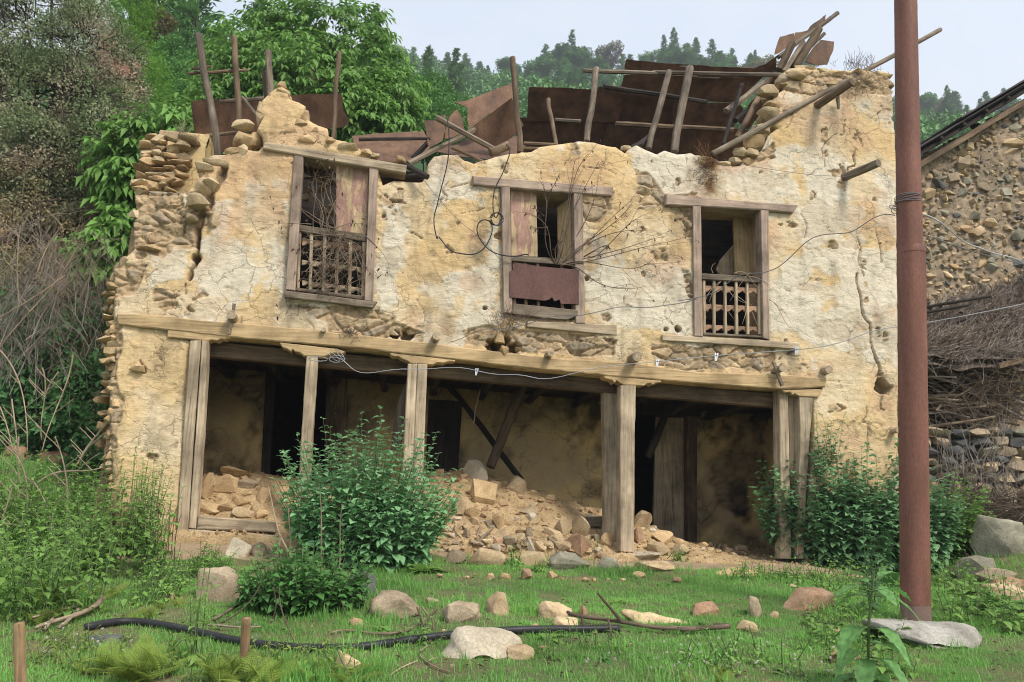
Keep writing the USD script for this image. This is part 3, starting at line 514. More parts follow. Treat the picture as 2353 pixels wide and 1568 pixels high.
whiteM = np.clip(whiteM * 1.2 - 0.45 * np.clip((n_mid - 0.52) * 8, 0, 1), 0, 1); whiteM = sm((whiteM - .2) / .5)
# stones that show where the plaster is gone: uneven faces with recessed joints
pr = rng.uniform([FP[:, 0].min(), FP[:, 1].min()], [FP[:, 0].max(), FP[:, 1].max()], (2600, 2)); an = np.array([1, 1.75])
kt = cKDTree(pr * an); dq, iq = kt.query((sh + 0.03 * (np.stack([fbm(q3 * 9, 2, 5), fbm(q3 * 9, 2, 6)], 1) - .5)) * an, k=2)
gapv = np.clip((dq[:, 1] - dq[:, 0]) / 0.045, 0, 1); stone_h = rng.uniform(0.0, 1, len(pr))[iq[:, 0]]
off = (n_lo - .5) * 0.08 + (n_mid - .5) * 0.014 + (n_hi - .5) * 0.009 + (fbm(np.c_[sh[:, 0] * 9 + sh[:, 1] * 4, sh[:, 1] * 26, z0], 3, 92) - .5) * 0.011
coat = np.clip((fbm(q3 * 2.1 + .35 * (fbm(q3 * 13, 3, 75) - .5)[:, None], 4, 76) - 0.53) * 30, 0, 1); off -= 0.009 * coat; off += .004 * whiteM
off += bareM * (-0.045 + 0.045 * np.sqrt(gapv) * (0.4 + stone_h) + (n_hi - .5) * 0.02)
lip = np.clip((bareM > 0.02) & (bareM < 0.5), 0, 1) * 0.006; off += lip
crack = np.zeros(len(sh))
def carve(line, dep, wid, seed):
    global off, crack
    L = LineString(line); k = max(3, int(L.length / 0.006)); p = shapely.get_coordinates(shapely.line_interpolate_point(L, np.linspace(0, L.length, k)))
    p = p + 0.05 * (np.stack([fbm(np.c_[p * 7, p[:, :1] * 0 + seed + j * 4], 4, 40 + j) for j in range(2)], 1) - .5)
    lo, hi = p.min(0) - .1, p.max(0) + .1; near = np.nonzero(((sh > lo) & (sh < hi)).all(1))[0]
    if not len(near): return
    d, ix = cKDTree(p).query(sh[near]); wl = wid * (0.45 + 1.1 * noise(np.c_[p * 14, p[:, :1] * 0], seed))[ix]
    t = np.clip(1.25 - d / wl, 0, 1); off[near] -= dep * t; crack[near] = np.maximum(crack[near], t)
for i, (p, wd, dp) in enumerate(cracks): carve(wsh(p), dp, wd * 0.6, i)
for i in range(90):
    a = rng.uniform([-4.3, 1.2], [5, 6.8]); t = rng.uniform(0, 6.28); n_ = rng.integers(3, 7); l = [a]
    for _ in range(n_): t += rng.normal(0, 0.8); l.append(l[-1] + rng.uniform(.04, .11) * np.array([math.cos(t), math.sin(t)]))
    if fpoly.contains(Point(a)): carve(np.array(l), rng.uniform(.008, .02), rng.uniform(.004, .007), 100 + i)
for i, (p, r, dp) in enumerate(holes):
    c = wsh([p])[0]; d = np.linalg.norm((sh - c) * [1, 1.15], axis=1) + r * 1.6 * (fbm(q3 * 9, 4, 93 + i) - .5) + .02 * (n_hi - .5); t = sm((r - d) / (r * 0.45)); off -= dp * t; crack = np.maximum(crack, t)
# slabs of plaster standing a little proud, broken edges by every outline
wedge = 0.04 * np.clip(1 - edge_d / 0.05, 0, 1) * (0.3 + n_mid); top_edge = edge_d < 0.06
off -= wedge * 0.5
Y, O_, Wh, Pl, Md = np.array([.57, .425, .23]), np.array([.53, .375, .185]), np.array([.58, .54, .44]), np.array([.575, .485, .335]), np.array([.38, .28, .17])
col = Y * np.ones((len(sh), 1)); mixc = lambda a, b, t: a * (1 - t[:, None]) + b * t[:, None]
col = mixc(col, O_, np.clip(ochreM * 0.55 + (n_lo - .5) * 1.0, 0, 1))
col = mixc(col, Pl, np.clip((fbm(q3 * 1.7, 5, 77) - .44) * 6, 0, 1) * 0.75)
col = mixc(col, Wh, np.clip(whiteM, 0, 1) * 0.78)
col = mixc(col, np.array([.43, .33, .21]), coat * .35)
col = mixc(col, np.array([.46, .30, .19]), np.clip((fbm(q3 * 2.2, 3, 78) - .58) * 7, 0, 1) * .5)
stc = np.array([[.37, .285, .18], [.31, .25, .175], [.40, .30, .18], [.29, .235, .165], [.42, .32, .20]])[np.random.default_rng(4).integers(0, 5, len(pr))][iq[:, 0]]
col = mixc(col, mixc(Md * np.ones((len(sh), 1)), stc, np.clip(gapv * 1.6 - .35, 0, 1) * np.clip(stone_h * 1.8 - .15, 0, 1)) * (0.8 + .5 * n_hi)[:, None], np.clip(bareM, 0, 1))
col = mixc(col, Md * .8, np.clip(crack * 1.5, 0, 1))
low = sm((1.75 - sh[:, 1]) / .5) * np.clip((n_mid - .42) * 6, 0, 1); col = mixc(col, np.array([.36, .19, .11]), low * .6 * (sh[:, 0] < -3))
grime = np.clip((n_str - .5) * 4, 0, 1) * np.clip((n_mid - .35) * 3, 0, 1); col *= (1 - .30 * grime)[:, None]
spk = np.clip((fbm(q3 * 16, 3, 79) - .60) * 9, 0, 1); col *= (1 - .14 * spk)[:, None]
for u0, u1, v0, v1 in ((650, 860, 705, 790), (1190, 1420, 765, 830), (1525, 1835, 795, 860), (1900, 1990, 400, 560), (1880, 1960, 245, 330), (1088, 1160, 440, 560), (1340, 1405, 455, 520), (1532, 1600, 480, 560)):
    a = wsh([((u0 + u1) / 2, v0), ((u0 + u1) / 2, v1)]); b = wsh([(u0, v0), (u1, v0)]); t = np.clip((a[0, 1] - sh[:, 1]) / (a[0, 1] - a[1, 1]), -1, 9); inx = sm((sh[:, 0] - b[0, 0]) / .08) * sm((b[1, 0] - sh[:, 0]) / .08)
    col *= (1 - .42 * (inx * (t > 0) * np.exp(-1.4 * np.maximum(t, 0)) * np.clip((n_str - .38) * 4, 0, 1)))[:, None]
stain = px_mask(c3((300, 985), (385, 990), (385, 1240), (290, 1240)), sh, .08, .08, 7) * np.clip((n_mid - .35) * 5, 0, 1); col = mixc(col, np.array([.17, .085, .035]), stain * .85)
for k, (p, c, a) in enumerate([(rect(1570, 610, 1610, 700), (.08, .08, .08), .4), (c5((320, 380), (420, 480), (380, 560), (300, 520)), (.2, .18, .14), .4), (rect(1050, 560, 1120, 640), (.24, .21, .16), .5), (rect(1370, 545, 1440, 600), (.2, .15, .11), .5)]):
    col = mixc(col, np.array(c), a * px_mask(p, sh, .15, .15, 110 + k) * np.clip(n_mid * 1.8 - .4, 0, 1))
# through the thickness of the wall
THK, RN = 0.46, 6
jag = np.ones(len(sh)); cw = np.array([[w.min(0)[0] - .1, w.min(0)[1] - .1, w.max(0)[0] + .1, w.max(0)[1] + .1] for w in map(np.asarray, wins)])
for a in cw: jag[(sh[:, 0] > a[0]) & (sh[:, 0] < a[2]) & (sh[:, 1] > a[1]) & (sh[:, 1] < a[3])] = 0.12
jag[(sh[:, 1] < 3.6) & (sh[:, 0] > -3.7) & (sh[:, 0] < 3.8)] = 0.12
V = [W(sh[:, 0], -off, sh[:, 1])]; Cc = [col]; Fc = [ff]; base_n = len(sh); bi = {int(b): i for i, b in enumerate(bv)}
b0 = sh[bv]; bj = jag[bv]; prev = bv.copy()
for k in range(1, RN + 1):
    dep = THK * k / RN; qq = np.c_[b0 * 5, np.full(len(bv), dep * 5)]
    jv = np.stack([fbm(qq, 3, 50 + j) - .5 for j in range(2)], 1) * 0.22 * bj[:, None]; jv[:, 1] -= 0.05 * k / RN * bj * (b0[:, 1] > 4.5)
    V.append(W(b0[:, 0] + jv[:, 0], np.full(len(bv), dep), b0[:, 1] + jv[:, 1])); Cc.append(Md * (0.75 + .7 * fbm(qq * 2, 3, 55))[:, None])
    now = base_n + (k - 1) * len(bv) + np.arange(len(bv)); tab = np.zeros(base_n, int); tab[bv] = np.arange(len(bv))
    a, b = tab[de[:, 0]], tab[de[:, 1]]
    Fc += [np.stack([prev[a], now[a], now[b]], 1), np.stack([prev[a], now[b], prev[b]], 1)]; prev = now
wallV, wallF, wallC = np.vstack(V), np.vstack(Fc), np.vstack(Cc)
facade = put('front_wall', (wallV, wallF, {'Cd': wallC}), 'plaster', house, smooth=True)
OFFT = cKDTree(sh)
def wall_off(p): return off[OFFT.query(p)[1]]

def panel(poly, dep, colfn, gsp=0.03, amp=0.05, name='inner_wall', face=1, seed=0, parent=None):
    """A rough inner wall parallel to the front, DEP behind it."""
    s_, f_, d_, b_ = wall_grid(Polygon(poly).buffer(0), gsp, np.min(poly, 0) - .05, np.max(poly, 0) + .05); qq = np.c_[s_, s_[:, :1] * 0 + seed]
    o = (fbm(qq * 2, 4, seed) - .5) * amp * 2 + (fbm(qq * 8, 3, seed + 1) - .5) * amp * .7
    return put(name, (W(s_[:, 0], dep - o, s_[:, 1]), f_, {'Cd': colfn(s_, qq)}), 'plaster', parent or house, smooth=True)
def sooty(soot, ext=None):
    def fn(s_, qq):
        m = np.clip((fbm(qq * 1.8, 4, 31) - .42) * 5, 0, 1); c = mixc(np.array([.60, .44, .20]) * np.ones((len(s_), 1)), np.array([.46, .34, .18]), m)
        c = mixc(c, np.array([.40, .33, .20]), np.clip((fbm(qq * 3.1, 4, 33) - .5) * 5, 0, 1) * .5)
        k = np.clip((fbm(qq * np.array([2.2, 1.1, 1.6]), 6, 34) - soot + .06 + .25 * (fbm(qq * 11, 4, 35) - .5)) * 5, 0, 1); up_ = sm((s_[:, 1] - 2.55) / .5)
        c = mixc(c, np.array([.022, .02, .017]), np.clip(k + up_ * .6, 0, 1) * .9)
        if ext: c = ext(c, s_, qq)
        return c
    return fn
# back of the front wall, side walls, rear wall
fb = Polygon(FP).buffer(-0.03)
for w in wins: fb = fb.difference(Polygon(w).buffer(.12))
fb = max(fb.geoms, key=lambda g: g.area) if fb.geom_type != 'Polygon' else fb
mb = trimesh.creation.extrude_polygon(fb.simplify(.01), 0.02, engine='earcut'); vb = np.array(mb.vertices)
put('wall_back', (W(vb[:, 0], THK - .02 - vb[:, 2] , vb[:, 1]), np.array(mb.faces)[:, ::-1]), 'mortar', house)
def side_wall(name, s_out, s_in, d0, d1, htop, seed, splay=0.0, soot=.6, gsp=.035):
    """A stone wall running back from the front, its inner face plastered; HTOP(depth) is its broken top."""
    D = np.arange(d0, d1 + gsp, gsp); H = np.arange(0.85, 7.6, gsp); out_v, out_f, out_c, n = [], [], [], 0
    for which, s_ in (('in', s_in), ('out', s_out)):
        DD, HH = np.meshgrid(D, H, indexing='ij'); top = htop(DD) ; hh = np.minimum(HH, top); qq = np.stack([DD, hh, DD * 0 + seed], -1)
        sg = 1 if s_in > s_out else -1
        bump = (fbm(qq * 2, 3, seed) - .5) * .1 + (fbm(qq * 7, 3, seed + 1) - .5) * .05
        S_ = s_ + (splay * (DD - d0) if which == 'out' else 0) + (bump if which == 'in' else -bump) * sg
        V_ = W(S_, DD, hh).reshape(-1, 3); i, j = np.meshgrid(np.arange(len(D) - 1), np.arange(len(H) - 1), indexing='ij'); m = len(H)
        f_ = np.stack([i * m + j, (i + 1) * m + j, (i + 1) * m + j + 1, i * m + j + 1], -1).reshape(-1, 4)
        live = (HH[:-1, :-1] < top[:-1, :-1]).reshape(-1); f_ = f_[live]
        if (which == 'in') == (sg > 0): f_ = f_[:, ::-1]
        c = sooty(soot)(np.stack([DD.ravel(), np.where(HH.ravel() > 3.3, 1.8, HH.ravel())], 1), qq.reshape(-1, 3)) if which == 'in' else Md * (.7 + .6 * fbm(qq.reshape(-1, 3) * 4, 3, 3))[:, None]
        out_v.append(V_); out_f.append(f_ + n); out_c.append(c); n += len(V_)
        if which == 'in': keep_top = np.arange(len(D)) * m + (m - 1)
        else:
            a, b = keep_top, keep_top + len(V_); e1, e2 = np.arange(len(H)), np.arange(len(H)) + len(V_); l1 = (len(D) - 1) * m
            caps = [np.stack([a[:-1], a[1:], b[1:], b[:-1]], 1), np.stack([e1[:-1], e1[1:], e2[1:], e2[:-1]], 1), np.stack([l1 + e1[:-1], l1 + e2[:-1], l1 + e2[1:], l1 + e1[1:]], 1)]
            out_f += caps
    return put(name, (np.vstack(out_v), np.vstack(out_f), {'Cd': np.vstack(out_c)}), 'plaster', house, smooth=40 if False else True)
SL_IN, SR_IN = -3.72, 4.05
hl = lambda d: np.clip(4.55 + sm((d - .9) / .25) * 1.5 + .25 * (fbm(np.stack([d * 4, d * 0, d * 0], -1), 3, 5) - .5), 0, 6.1)
hr = lambda d: 7.25 - .45 * np.abs(d - 2) + .3 * (fbm(np.stack([d * 4, d * 0, d * 0], -1), 3, 6) - .5)
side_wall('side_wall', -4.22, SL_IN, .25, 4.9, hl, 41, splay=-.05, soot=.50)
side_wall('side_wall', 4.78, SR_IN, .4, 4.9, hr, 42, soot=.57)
put('rear_wall', slab([(-4.2, .9), (4.75, .9), (4.75, 5.9), (2, 5.6), (-1, 5.2), (-4.2, 5.5)], -4.7, .4, jit=.02), 'mortar', house)
# the porch's inner wall with its doorways, behind the posts
DEP = 2.1
ptop = 3.35
door1 = wsh([(632, 838), (772, 842), (762, 1120), (618, 1120)], -DEP); door2 = wsh([(985, 918), (1062, 922), (1052, 1100), (978, 1100)], -DEP); door3 = wsh([(1458, 950), (1592, 958), (1592, 1260), (1458, 1260)], -DEP)
def cut(poly, holes):
    g = Polygon(poly)
    for h_ in holes: g = g.difference(Polygon(h_))
    return g
pw = cut([(-3.75, 1.0), (4.1, 1.0), (4.1, ptop + .1), (-3.75, ptop + .1)], [door1, door3])
def pstain(c, s_, qq):
    k = px_mask([(1640, 1120), (1730, 1130), (1735, 1260), (1690, 1260), (1690, 1180), (1640, 1160)], s_, .06, .1, 5) if False else np.zeros(len(s_))
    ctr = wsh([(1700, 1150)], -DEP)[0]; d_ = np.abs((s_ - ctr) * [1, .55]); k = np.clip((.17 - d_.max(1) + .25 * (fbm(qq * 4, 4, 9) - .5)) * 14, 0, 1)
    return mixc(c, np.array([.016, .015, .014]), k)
g_ = pw if pw.geom_type == 'Polygon' else max(pw.geoms, key=lambda g: g.area)
s_, f_, d_, b_ = wall_grid(pw, .028, np.array([-3.8, .95]), np.array([4.15, 3.5])); qq = np.c_[s_, s_[:, :1] * 0 + 5]
o_ = (fbm(qq * 1.6, 4, 5) - .5) * .12 + (fbm(qq * 8, 3, 6) - .5) * .05; st = np.clip((fbm(qq * 1.3, 3, 8) - .52) * 14, 0, 1)
dq2, iq2 = cKDTree(pr * an).query(s_ * an, k=2); gp2 = np.clip((dq2[:, 1] - dq2[:, 0]) / .05, 0, 1); o_ += st * (-.05 + .06 * np.sqrt(gp2))
cc = sooty(.67, pstain)(s_, qq); cc = mixc(cc, np.array([.16, .12, .075]) * (.6 + .6 * gp2)[:, None], st * .7)
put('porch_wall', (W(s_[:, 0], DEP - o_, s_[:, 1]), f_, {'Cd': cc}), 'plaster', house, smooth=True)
for dr in (door1, door3):      # the dark room behind
    pass
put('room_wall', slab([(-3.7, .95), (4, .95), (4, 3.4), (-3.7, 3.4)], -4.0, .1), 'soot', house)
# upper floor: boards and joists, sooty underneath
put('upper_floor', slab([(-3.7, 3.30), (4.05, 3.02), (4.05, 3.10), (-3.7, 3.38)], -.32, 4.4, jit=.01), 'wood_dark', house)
for i, s0 in enumerate(np.linspace(-3.4, 3.8, 12)):
    zz = 3.28 - .036 * (s0 + 3.7)
    put('joist', log(W(s0, .3, zz - .05), W(s0 + .1, DEP + .1, zz - .07), .055, .05, seed=i), 'wood_dark', house)
put('inner_beam', slab([(-3.7, 3.12), (4.05, 2.84), (4.05, 3.0), (-3.7, 3.28)], -.20, .14, seed=4), 'wood_brown', house)

# main beam, carved brackets, posts
def fringe(a, b, y0, y1, teeth): pass
bt, bb = wsh(beam_top), wsh(beam_bot)
put('porch_beam', slab(np.vstack([bt, bb[::-1]]), .035, .22, bevel=.012, jit=.008, step=.06, seed=1, grain='h'), 'wood_ochre', house)
def bracket(pts, seed): put('carved_bracket', slab_px(pts, .025, .16, bevel=.008, jit=.002, step=.02, seed=seed, grain='h'), 'wood_ochre', house)
bracket(c4((1070, 785), (1475, 838), (1470, 850), (1450, 852), (1440, 860), (1410, 855), (1385, 868), (1350, 862), (1330, 870), (1150, 852), (1068, 845)), 2)
bracket(c4((1780, 878), (2150, 920), (2205, 938), (2190, 950), (2130, 945), (2100, 955), (2070, 968), (1940, 965), (1915, 945), (1880, 938), (1868, 920), (1856, 938), (1830, 918), (1800, 910)), 3)
bracket(c5((395, 945), (815, 990), (812, 1002), (770, 1000), (740, 1012), (700, 1008), (670, 1022), (530, 1012), (505, 995), (470, 982), (450, 968), (430, 970), (405, 962)), 4)
bracket(c5((1755, 1090), (2130, 1122), (2125, 1135), (2095, 1135), (2075, 1150), (2060, 1138), (2040, 1140), (2020, 1155), (1890, 1150), (1862, 1135), (1845, 1120), (1832, 1138), (1815, 1118), (1775, 1110)), 5)
bracket(c6((806, 1182), (1060, 1178), (1062, 1200), (1045, 1228), (915, 1222), (890, 1205), (878, 1215), (860, 1195), (830, 1200)), 6)
def post(name, pts, off_, th, seed, mat_='wood_post', **k): return put(name, slab_px(pts, off_, th, bevel=.008, jit=.004, seed=seed, grain='v', **k), mat_, house)
L1 = c4((1212, 868), (1283, 866), (1240, 1568)) ; R1 = c7((1200, 620), (1125, 622))
post('post', c4((1212, 868), (1283, 866)) + c7((1232, 60), (1200, 620), (1125, 622), (1165, 40)), .04, .14, 7)
post('post', c4((1287, 866), (1330, 868)) + c7((1292, 20), (1250, 590), (1204, 585), (1245, 20)), .05, .15, 8)
post('post', c4((1955, 965), (2030, 968)) + c7((1995, 20), (1962, 640), (1885, 640), (1920, 20)), .02, .13, 9)
post('post', c5((513, 1015), (572, 1015), (548, 1568)) + c8((530, 640), (462, 640), (490, 10)), .03, .13, 10)
post('post', c5((576, 1015), (637, 1018), (615, 1568)) + c8((590, 640), (534, 640), (552, 10)), .035, .13, 11)
post('post', c5((1760, 1130), (1856, 1145)) + c8((1860, 10), (1858, 690), (1772, 660), (1768, 10)), -.25, .13, 12)
post('post', c5((1870, 1153), (1968, 1153)) + c8((1960, 40), (1955, 742), (1868, 735), (1866, 40)), .03, .14, 13)
post('post', c6((790, 1182), (848, 1195)) + c9((855, 20), (870, 780), (808, 780), (795, 10)), -.04, .16, 14)
post('post', c6((850, 1200), (915, 1225)) + c9((925, 30), (905, 780), (872, 780), (858, 20)), -.12, .10, 15)
post('post', c6((918, 1228), (1008, 1232)) + c9((985, 20), (965, 360), (950, 780), (905, 780), (925, 30)), .02, .16, 16)
put('leaning_plank', slab_px(c5((505, 1120), (520, 1150), (495, 1330), (470, 1568), (405, 1568), (420, 1400), (450, 1250)), -.35, .06, seed=17, grain='v'), 'wood_grey', house)
put('sill_board', slab_px(c7((1262, 505), (1760, 545), (1755, 612), (1255, 592)), .06, .12, seed=18, bevel=.012), 'wood_post', house)
put('sill_board', slab_px(c7((1202, 592), (1770, 632), (1765, 665), (1200, 618)), .09, .16, seed=19, bevel=.012), 'wood_post', house)
# doors inside the porch
for pts, m_, o2 in (([(752, 842), (772, 842), (762, 1120), (742, 1120)], 'wood_brown', .04), ([(612, 830), (634, 836), (618, 1120), (598, 1120)], 'wood_dark', .04), ([(776, 846), (800, 848), (792, 1100), (768, 1100)], 'wood_brown', .05), ([(1578, 955), (1602, 957), (1602, 1245), (1580, 1245)], 'wood_brown', .05), ([(600, 812), (800, 826), (800, 846), (600, 834)], 'wood_dark', .06), ([(1450, 930), (1610, 938), (1610, 958), (1450, 950)], 'wood_dark', .06)):
    put('door_frame', slab_px(pts, -DEP + o2, .12, seed=len(pts)), m_, house)
put('door', slab_px([(985, 918), (1062, 922), (1052, 1100), (978, 1100)], -DEP + .03, .06, seed=21, grain='v'), 'wood_dark', house)
put('door', slab_px([(1508, 958), (1578, 960), (1578, 1255), (1500, 1255)], -DEP - .1, .05, seed=22, grain='v'), 'wood_post', house)
put('wall_plaque', slab_px([(930, 905), (948, 895), (955, 912), (940, 925)], -1.0, .03), 'wood_ochre', house) if False else None
def pole_px(u1, v1, u2, v2, wpx, o1, o2, seed=0, taper=1.0, amp=.03, rough=.16, sides=9, n=12, sag=0):
    a, b = wallp([(u1, v1)], o1)[0], wallp([(u2, v2)], o2)[0]
    return log(a, b, wpx / 2 / F * depth_of(a), wpx / 2 / F * depth_of(b) * taper, seed, amp, sides, n, rough, sag)

# joist ends in the wall above the beam
def joist_end(c, r, length, mat_='wood_grey', seed=0, out=None, label=None):
    a = wallp([c], .06)[0]; r_ = r * .87 * K / F * depth_of(a); d_ = N_ if out is None else out
    v, f, pv = log(a - d_ * .25, a + d_ * length, r_, r_ * .96, seed, .01, 12, 5, .10)
    return put('joist_end', flat((v, f, pv)) if False else (v, f, pv), mat_, house, label)
for i, (c, r, l) in enumerate([(c5((690, 848)), 32, .10), (c5((1415, 955)), 27, .08), (c5((1950, 982)), 38, .14), (c6((1095, 1056)), 32, .05), (c6((785, 1052)), 28, .10), (c4((1485, 715)), 36, .10), (c6((1535, 1440)), 24, .05), (c4((2065, 800)), 18, .03)]):
    joist_end(c[0], r, l, 'wood_post', i)
joist_end(c3((1240, 1118))[0], 30, .42, 'wood_grey', 31, out=(N_ + .35 * E_ + .02 * np.array([0, 0, 1])) / 1.06, label='round log end sticking far out of the white plaster')
joist_end(c3((1060, 655))[0], 30, .48, 'wood_brown', 32, out=(N_ + .35 * E_ + .15 * np.array([0, 0, 1])) / 1.07)
put('peg', slab_px(c4((1482, 628), (1503, 632), (1495, 690), (1478, 688)), .14, .03), 'wood_grey', house)
put('peg', slab_px(c4((1465, 750), (1485, 752), (1470, 830), (1455, 828)), .12, .03), 'wood_grey', house)
put('peg', slab_px(c6((750, 1005), (768, 1003), (822, 1150), (805, 1160)), .12, .03, seed=2), 'wood_grey', house)
put('peg', slab_px(c3((1157, 612), (1177, 608), (1180, 690), (1168, 692)), .30, .03), 'wood_grey', house)
# bare stones that stand out of the wall, each its own piece
rs = np.random.default_rng(11)
stm = ['stone_mud', 'stone_mud', 'stone_mud', 'stone_tan', 'stone_wall', 'stone_wall']
def wall_stone(u, v, w, h, o=.0, m_=None, parent=None, dep=None, tilt=None, box_=.72):
    c = wallp([(u, v)], o)[0]; D_ = depth_of(c); sx, sz = w / F * D_, h / F * D_
    vv, f2 = hullrock(rs, (sx, dep or max(.10, .9 * min(sx, sz) + .06), sz), 20, 1, .05, box_)
    vv = vv @ rotm(rs.normal(0, .08), (rs.normal(0, .10) if tilt is None else tilt), rs.normal(0, .12)).T @ TOCAM
    put('stone', (vv + c, f2), m_ or stm[rs.integers(len(stm))], parent or facade, smooth=30)
# the rough front corner on the left
for v_ in np.arange(640, 1180, 17.0):
    uu = np.interp(v_, [640, 740, 800, 900, 1000, 1180], [262, 262, 256, 254, 254, 258])
    wall_stone(uu + rs.normal(0, 4) + 8, v_, rs.uniform(24, 40), rs.uniform(15, 24), -.11 + rs.normal(0, .015), box_=.85)
    if rs.random() < .8: wall_stone(uu - 1 + rs.normal(0, 4), v_ + 7, rs.uniform(22, 34), rs.uniform(15, 24), -.35 + rs.normal(0, .1), dep=.4, box_=.8)
for v_ in np.arange(445, 640, 16.0):
    for uu in np.arange(np.interp(v_, [445, 560, 600, 640], [315, 308, 300, 268]), np.interp(v_, [445, 500, 560, 640], [425, 395, 350, 330]), 30):
        if rs.random() < .32: wall_stone(uu + rs.normal(0, 5), v_ + rs.normal(0, 3), rs.uniform(22, 46), rs.uniform(14, 26), -.075 + rs.normal(0, .015), box_=.85)
# the loose stack that the side wall ends in
for v_ in np.arange(322, 455, 14.0):
    for uu in np.arange(np.interp(v_, [322, 455], [348, 325]), 432, 27):
        wall_stone(uu + rs.normal(0, 4), v_ + rs.normal(0, 3), rs.uniform(28, 50), rs.uniform(13, 22), -1.03 + rs.normal(0, .02), box_=.85, parent=house + '/side_wall', dep=.3)
for u, v, w, h, o in [(455, 462, 52, 34, .10), (470, 385, 44, 26, .0), (485, 425, 32, 34, .05), (468, 430, 38, 40, .0), (500, 372, 62, 24, -.03), (540, 352, 50, 22, -.05), (562, 290, 52, 26, -.1), (585, 325, 40, 40, -.15), (560, 325, 44, 46, -.1), (555, 350, 30, 30, -.05), (606, 265, 34, 60, -.1), (648, 200, 26, 18, -.05), (650, 214, 34, 20, -.05), (668, 307, 44, 24, -.05), (706, 322, 40, 20, -.02), (690, 285, 36, 26, -.05), (758, 325, 28, 14, .0), (800, 340, 50, 18, .0), (845, 352, 34, 16, .0), (862, 360, 22, 12, .02), (440, 500, 30, 24, .05), (490, 508, 26, 36, .02), (920, 368, 22, 16, .0), (725, 305, 26, 20, -.05), (1438, 342, 26, 12, -.1)]:
    wall_stone(u, v, w, h, o)
for u, v, w, h in [(1765, 212, 50, 26), (1765, 262, 52, 26), (1745, 300, 46, 24), (1732, 330, 48, 28), (1700, 352, 40, 24), (1718, 372, 30, 18), (1690, 372, 34, 16), (1662, 378, 40, 14), (1770, 240, 30, 20), (1750, 318, 30, 22), (1725, 352, 34, 20), (1850, 160, 50, 16), (1890, 168, 40, 16), (1930, 172, 44, 14), (2028, 178, 50, 16), (2032, 196, 44, 20), (1830, 175, 44, 18), (1975, 168, 36, 12), (1860, 190, 46, 16), (1912, 196, 40, 18), (1812, 200, 32, 16)]:
    wall_stone(u, v, w, h, -.04 + rs.normal(0, .03))
for poly, n_ in ((barer[7], 18), (barer[8], 12), (barer[9], 24), (barer[10], 20), (barer[4], 7), (barer[5], 4), (barer[6], 6), (barer[11], 16)):
    g2 = Polygon(poly); x0, y0, x1, y1 = g2.bounds; k = 0
    while k < n_:
        u, v = rs.uniform(x0, x1), rs.uniform(y0, y1); k += 1
        if g2.contains(Point(u, v)): wall_stone(u, v, rs.uniform(16, 38), rs.uniform(12, 24), -.088 + rs.normal(0, .012), dep=.13, box_=.8)
for u, v, w, h in [(c5((1100, 860))[0]) + (26, 22), (c5((1125, 930))[0]) + (20, 26), (c4((880, 1045))[0]) + (34, 18), (c4((930, 275))[0]) + (70, 14)]: wall_stone(u, v, w, h, -.01, 'stone_mud')

# ------------------------------------------------------------------ windows
def window(label): return part(house, 'window', label)
def frame(win, name, pts, o, th, m_, seed, **k): return put(name, slab_px(pts, o, th, seed=seed, **k), m_, win)
wA = window('left window, half shuttered in peeling pink, dry twigs on its rail'); hseed = 50
frame(wA, 'lintel', w1((680, -14), (1000, 30), (1895, 185), (1885, 255), (1250, 150), (665, 45)), .06, .2, 'wood_post', 51, bevel=.012)
frame(wA, 'jamb', w1((935, 74), (1015, 88), (942, 1252), (860, 1244)), .045, .16, 'wood_pink', 52)
frame(wA, 'jamb', w1((1575, 195), (1652, 205), (1605, 1342), (1533, 1334)), .045, .16, 'wood_pink', 53)
frame(wA, 'sill', w1((848, 1252), (1640, 1348), (1600, 1400), (850, 1306)), .07, .2, 'wood_grey', 54)
frame(wA, 'rail', w1((968, 690), (1553, 778), (1550, 836), (968, 746)), .0, .06, 'wood_grey', 55)
frame(wA, 'rail', w1((945, 1228), (1540, 1300), (1540, 1332), (940, 1250)), .0, .08, 'wood_grey', 56)
for i, (t, b) in enumerate([((1068, 1096), (1056, 1082)), ((1182, 1210), (1170, 1196)), ((1290, 1318), (1278, 1304)), ((1400, 1428), (1392, 1418)), ((970, 996), (956, 978)), ((1515, 1546), (1506, 1536))]):
    y0, y1 = 745 + (t[0] - 970) * .15, 1240 + (b[0] - 960) * .12
    frame(wA, 'baluster', w1((t[0], y0), (t[1], y0 + 4), (b[1], y1), (b[0], y1)), -.02, .035, 'wood_post', 60 + i)
frame(wA, 'shutter', w1((1292, 165), (1572, 205), (1552, 778), (1290, 742)), -.05, .03, 'wood_shutter', 66, grain='v')
def scallop(y, x0, x1, h, slope, n):
    top = [(x0, y), (x1, y + slope * (x1 - x0))]; bot = []
    for i in range(n * 8 + 1):
        x = x1 - (x1 - x0) * i / (n * 8); ph = (i % 8) / 8; dip = h * (.55 + .45 * abs(math.cos(math.pi * ph)))
        bot.append((x, y + slope * (x - x0) + dip))
    return top + bot
for y, m_ in ((808, 'wood_orange'), (990, 'wood_post'), (1165, 'wood_post')):
    frame(wA, 'carved_rail', w1(*scallop(y, 1000, 1510, 62 if y < 900 else 46, .13, 5)), -.07, .02, m_, 70, step=.01)
wB = window('middle window with a rusty sheet nailed over its balusters')
frame(wB, 'lintel', w2((362, 272), (1560, 372), (1550, 447), (1050, 410), (370, 350)), .05, .2, 'wood_pink', 81, bevel=.012)
frame(wB, 'jamb', w2((605, 357), (680, 365), (702, 1445), (628, 1440)), .045, .16, 'wood_pink', 82)
frame(wB, 'jamb', w2((1222, 425), (1298, 432), (1320, 1532), (1240, 1530)), .045, .16, 'wood_pink', 83)
frame(wB, 'rail', w2((688, 953), (1240, 990), (1240, 1042), (690, 1000)), .02, .09, 'wood_grey', 84)
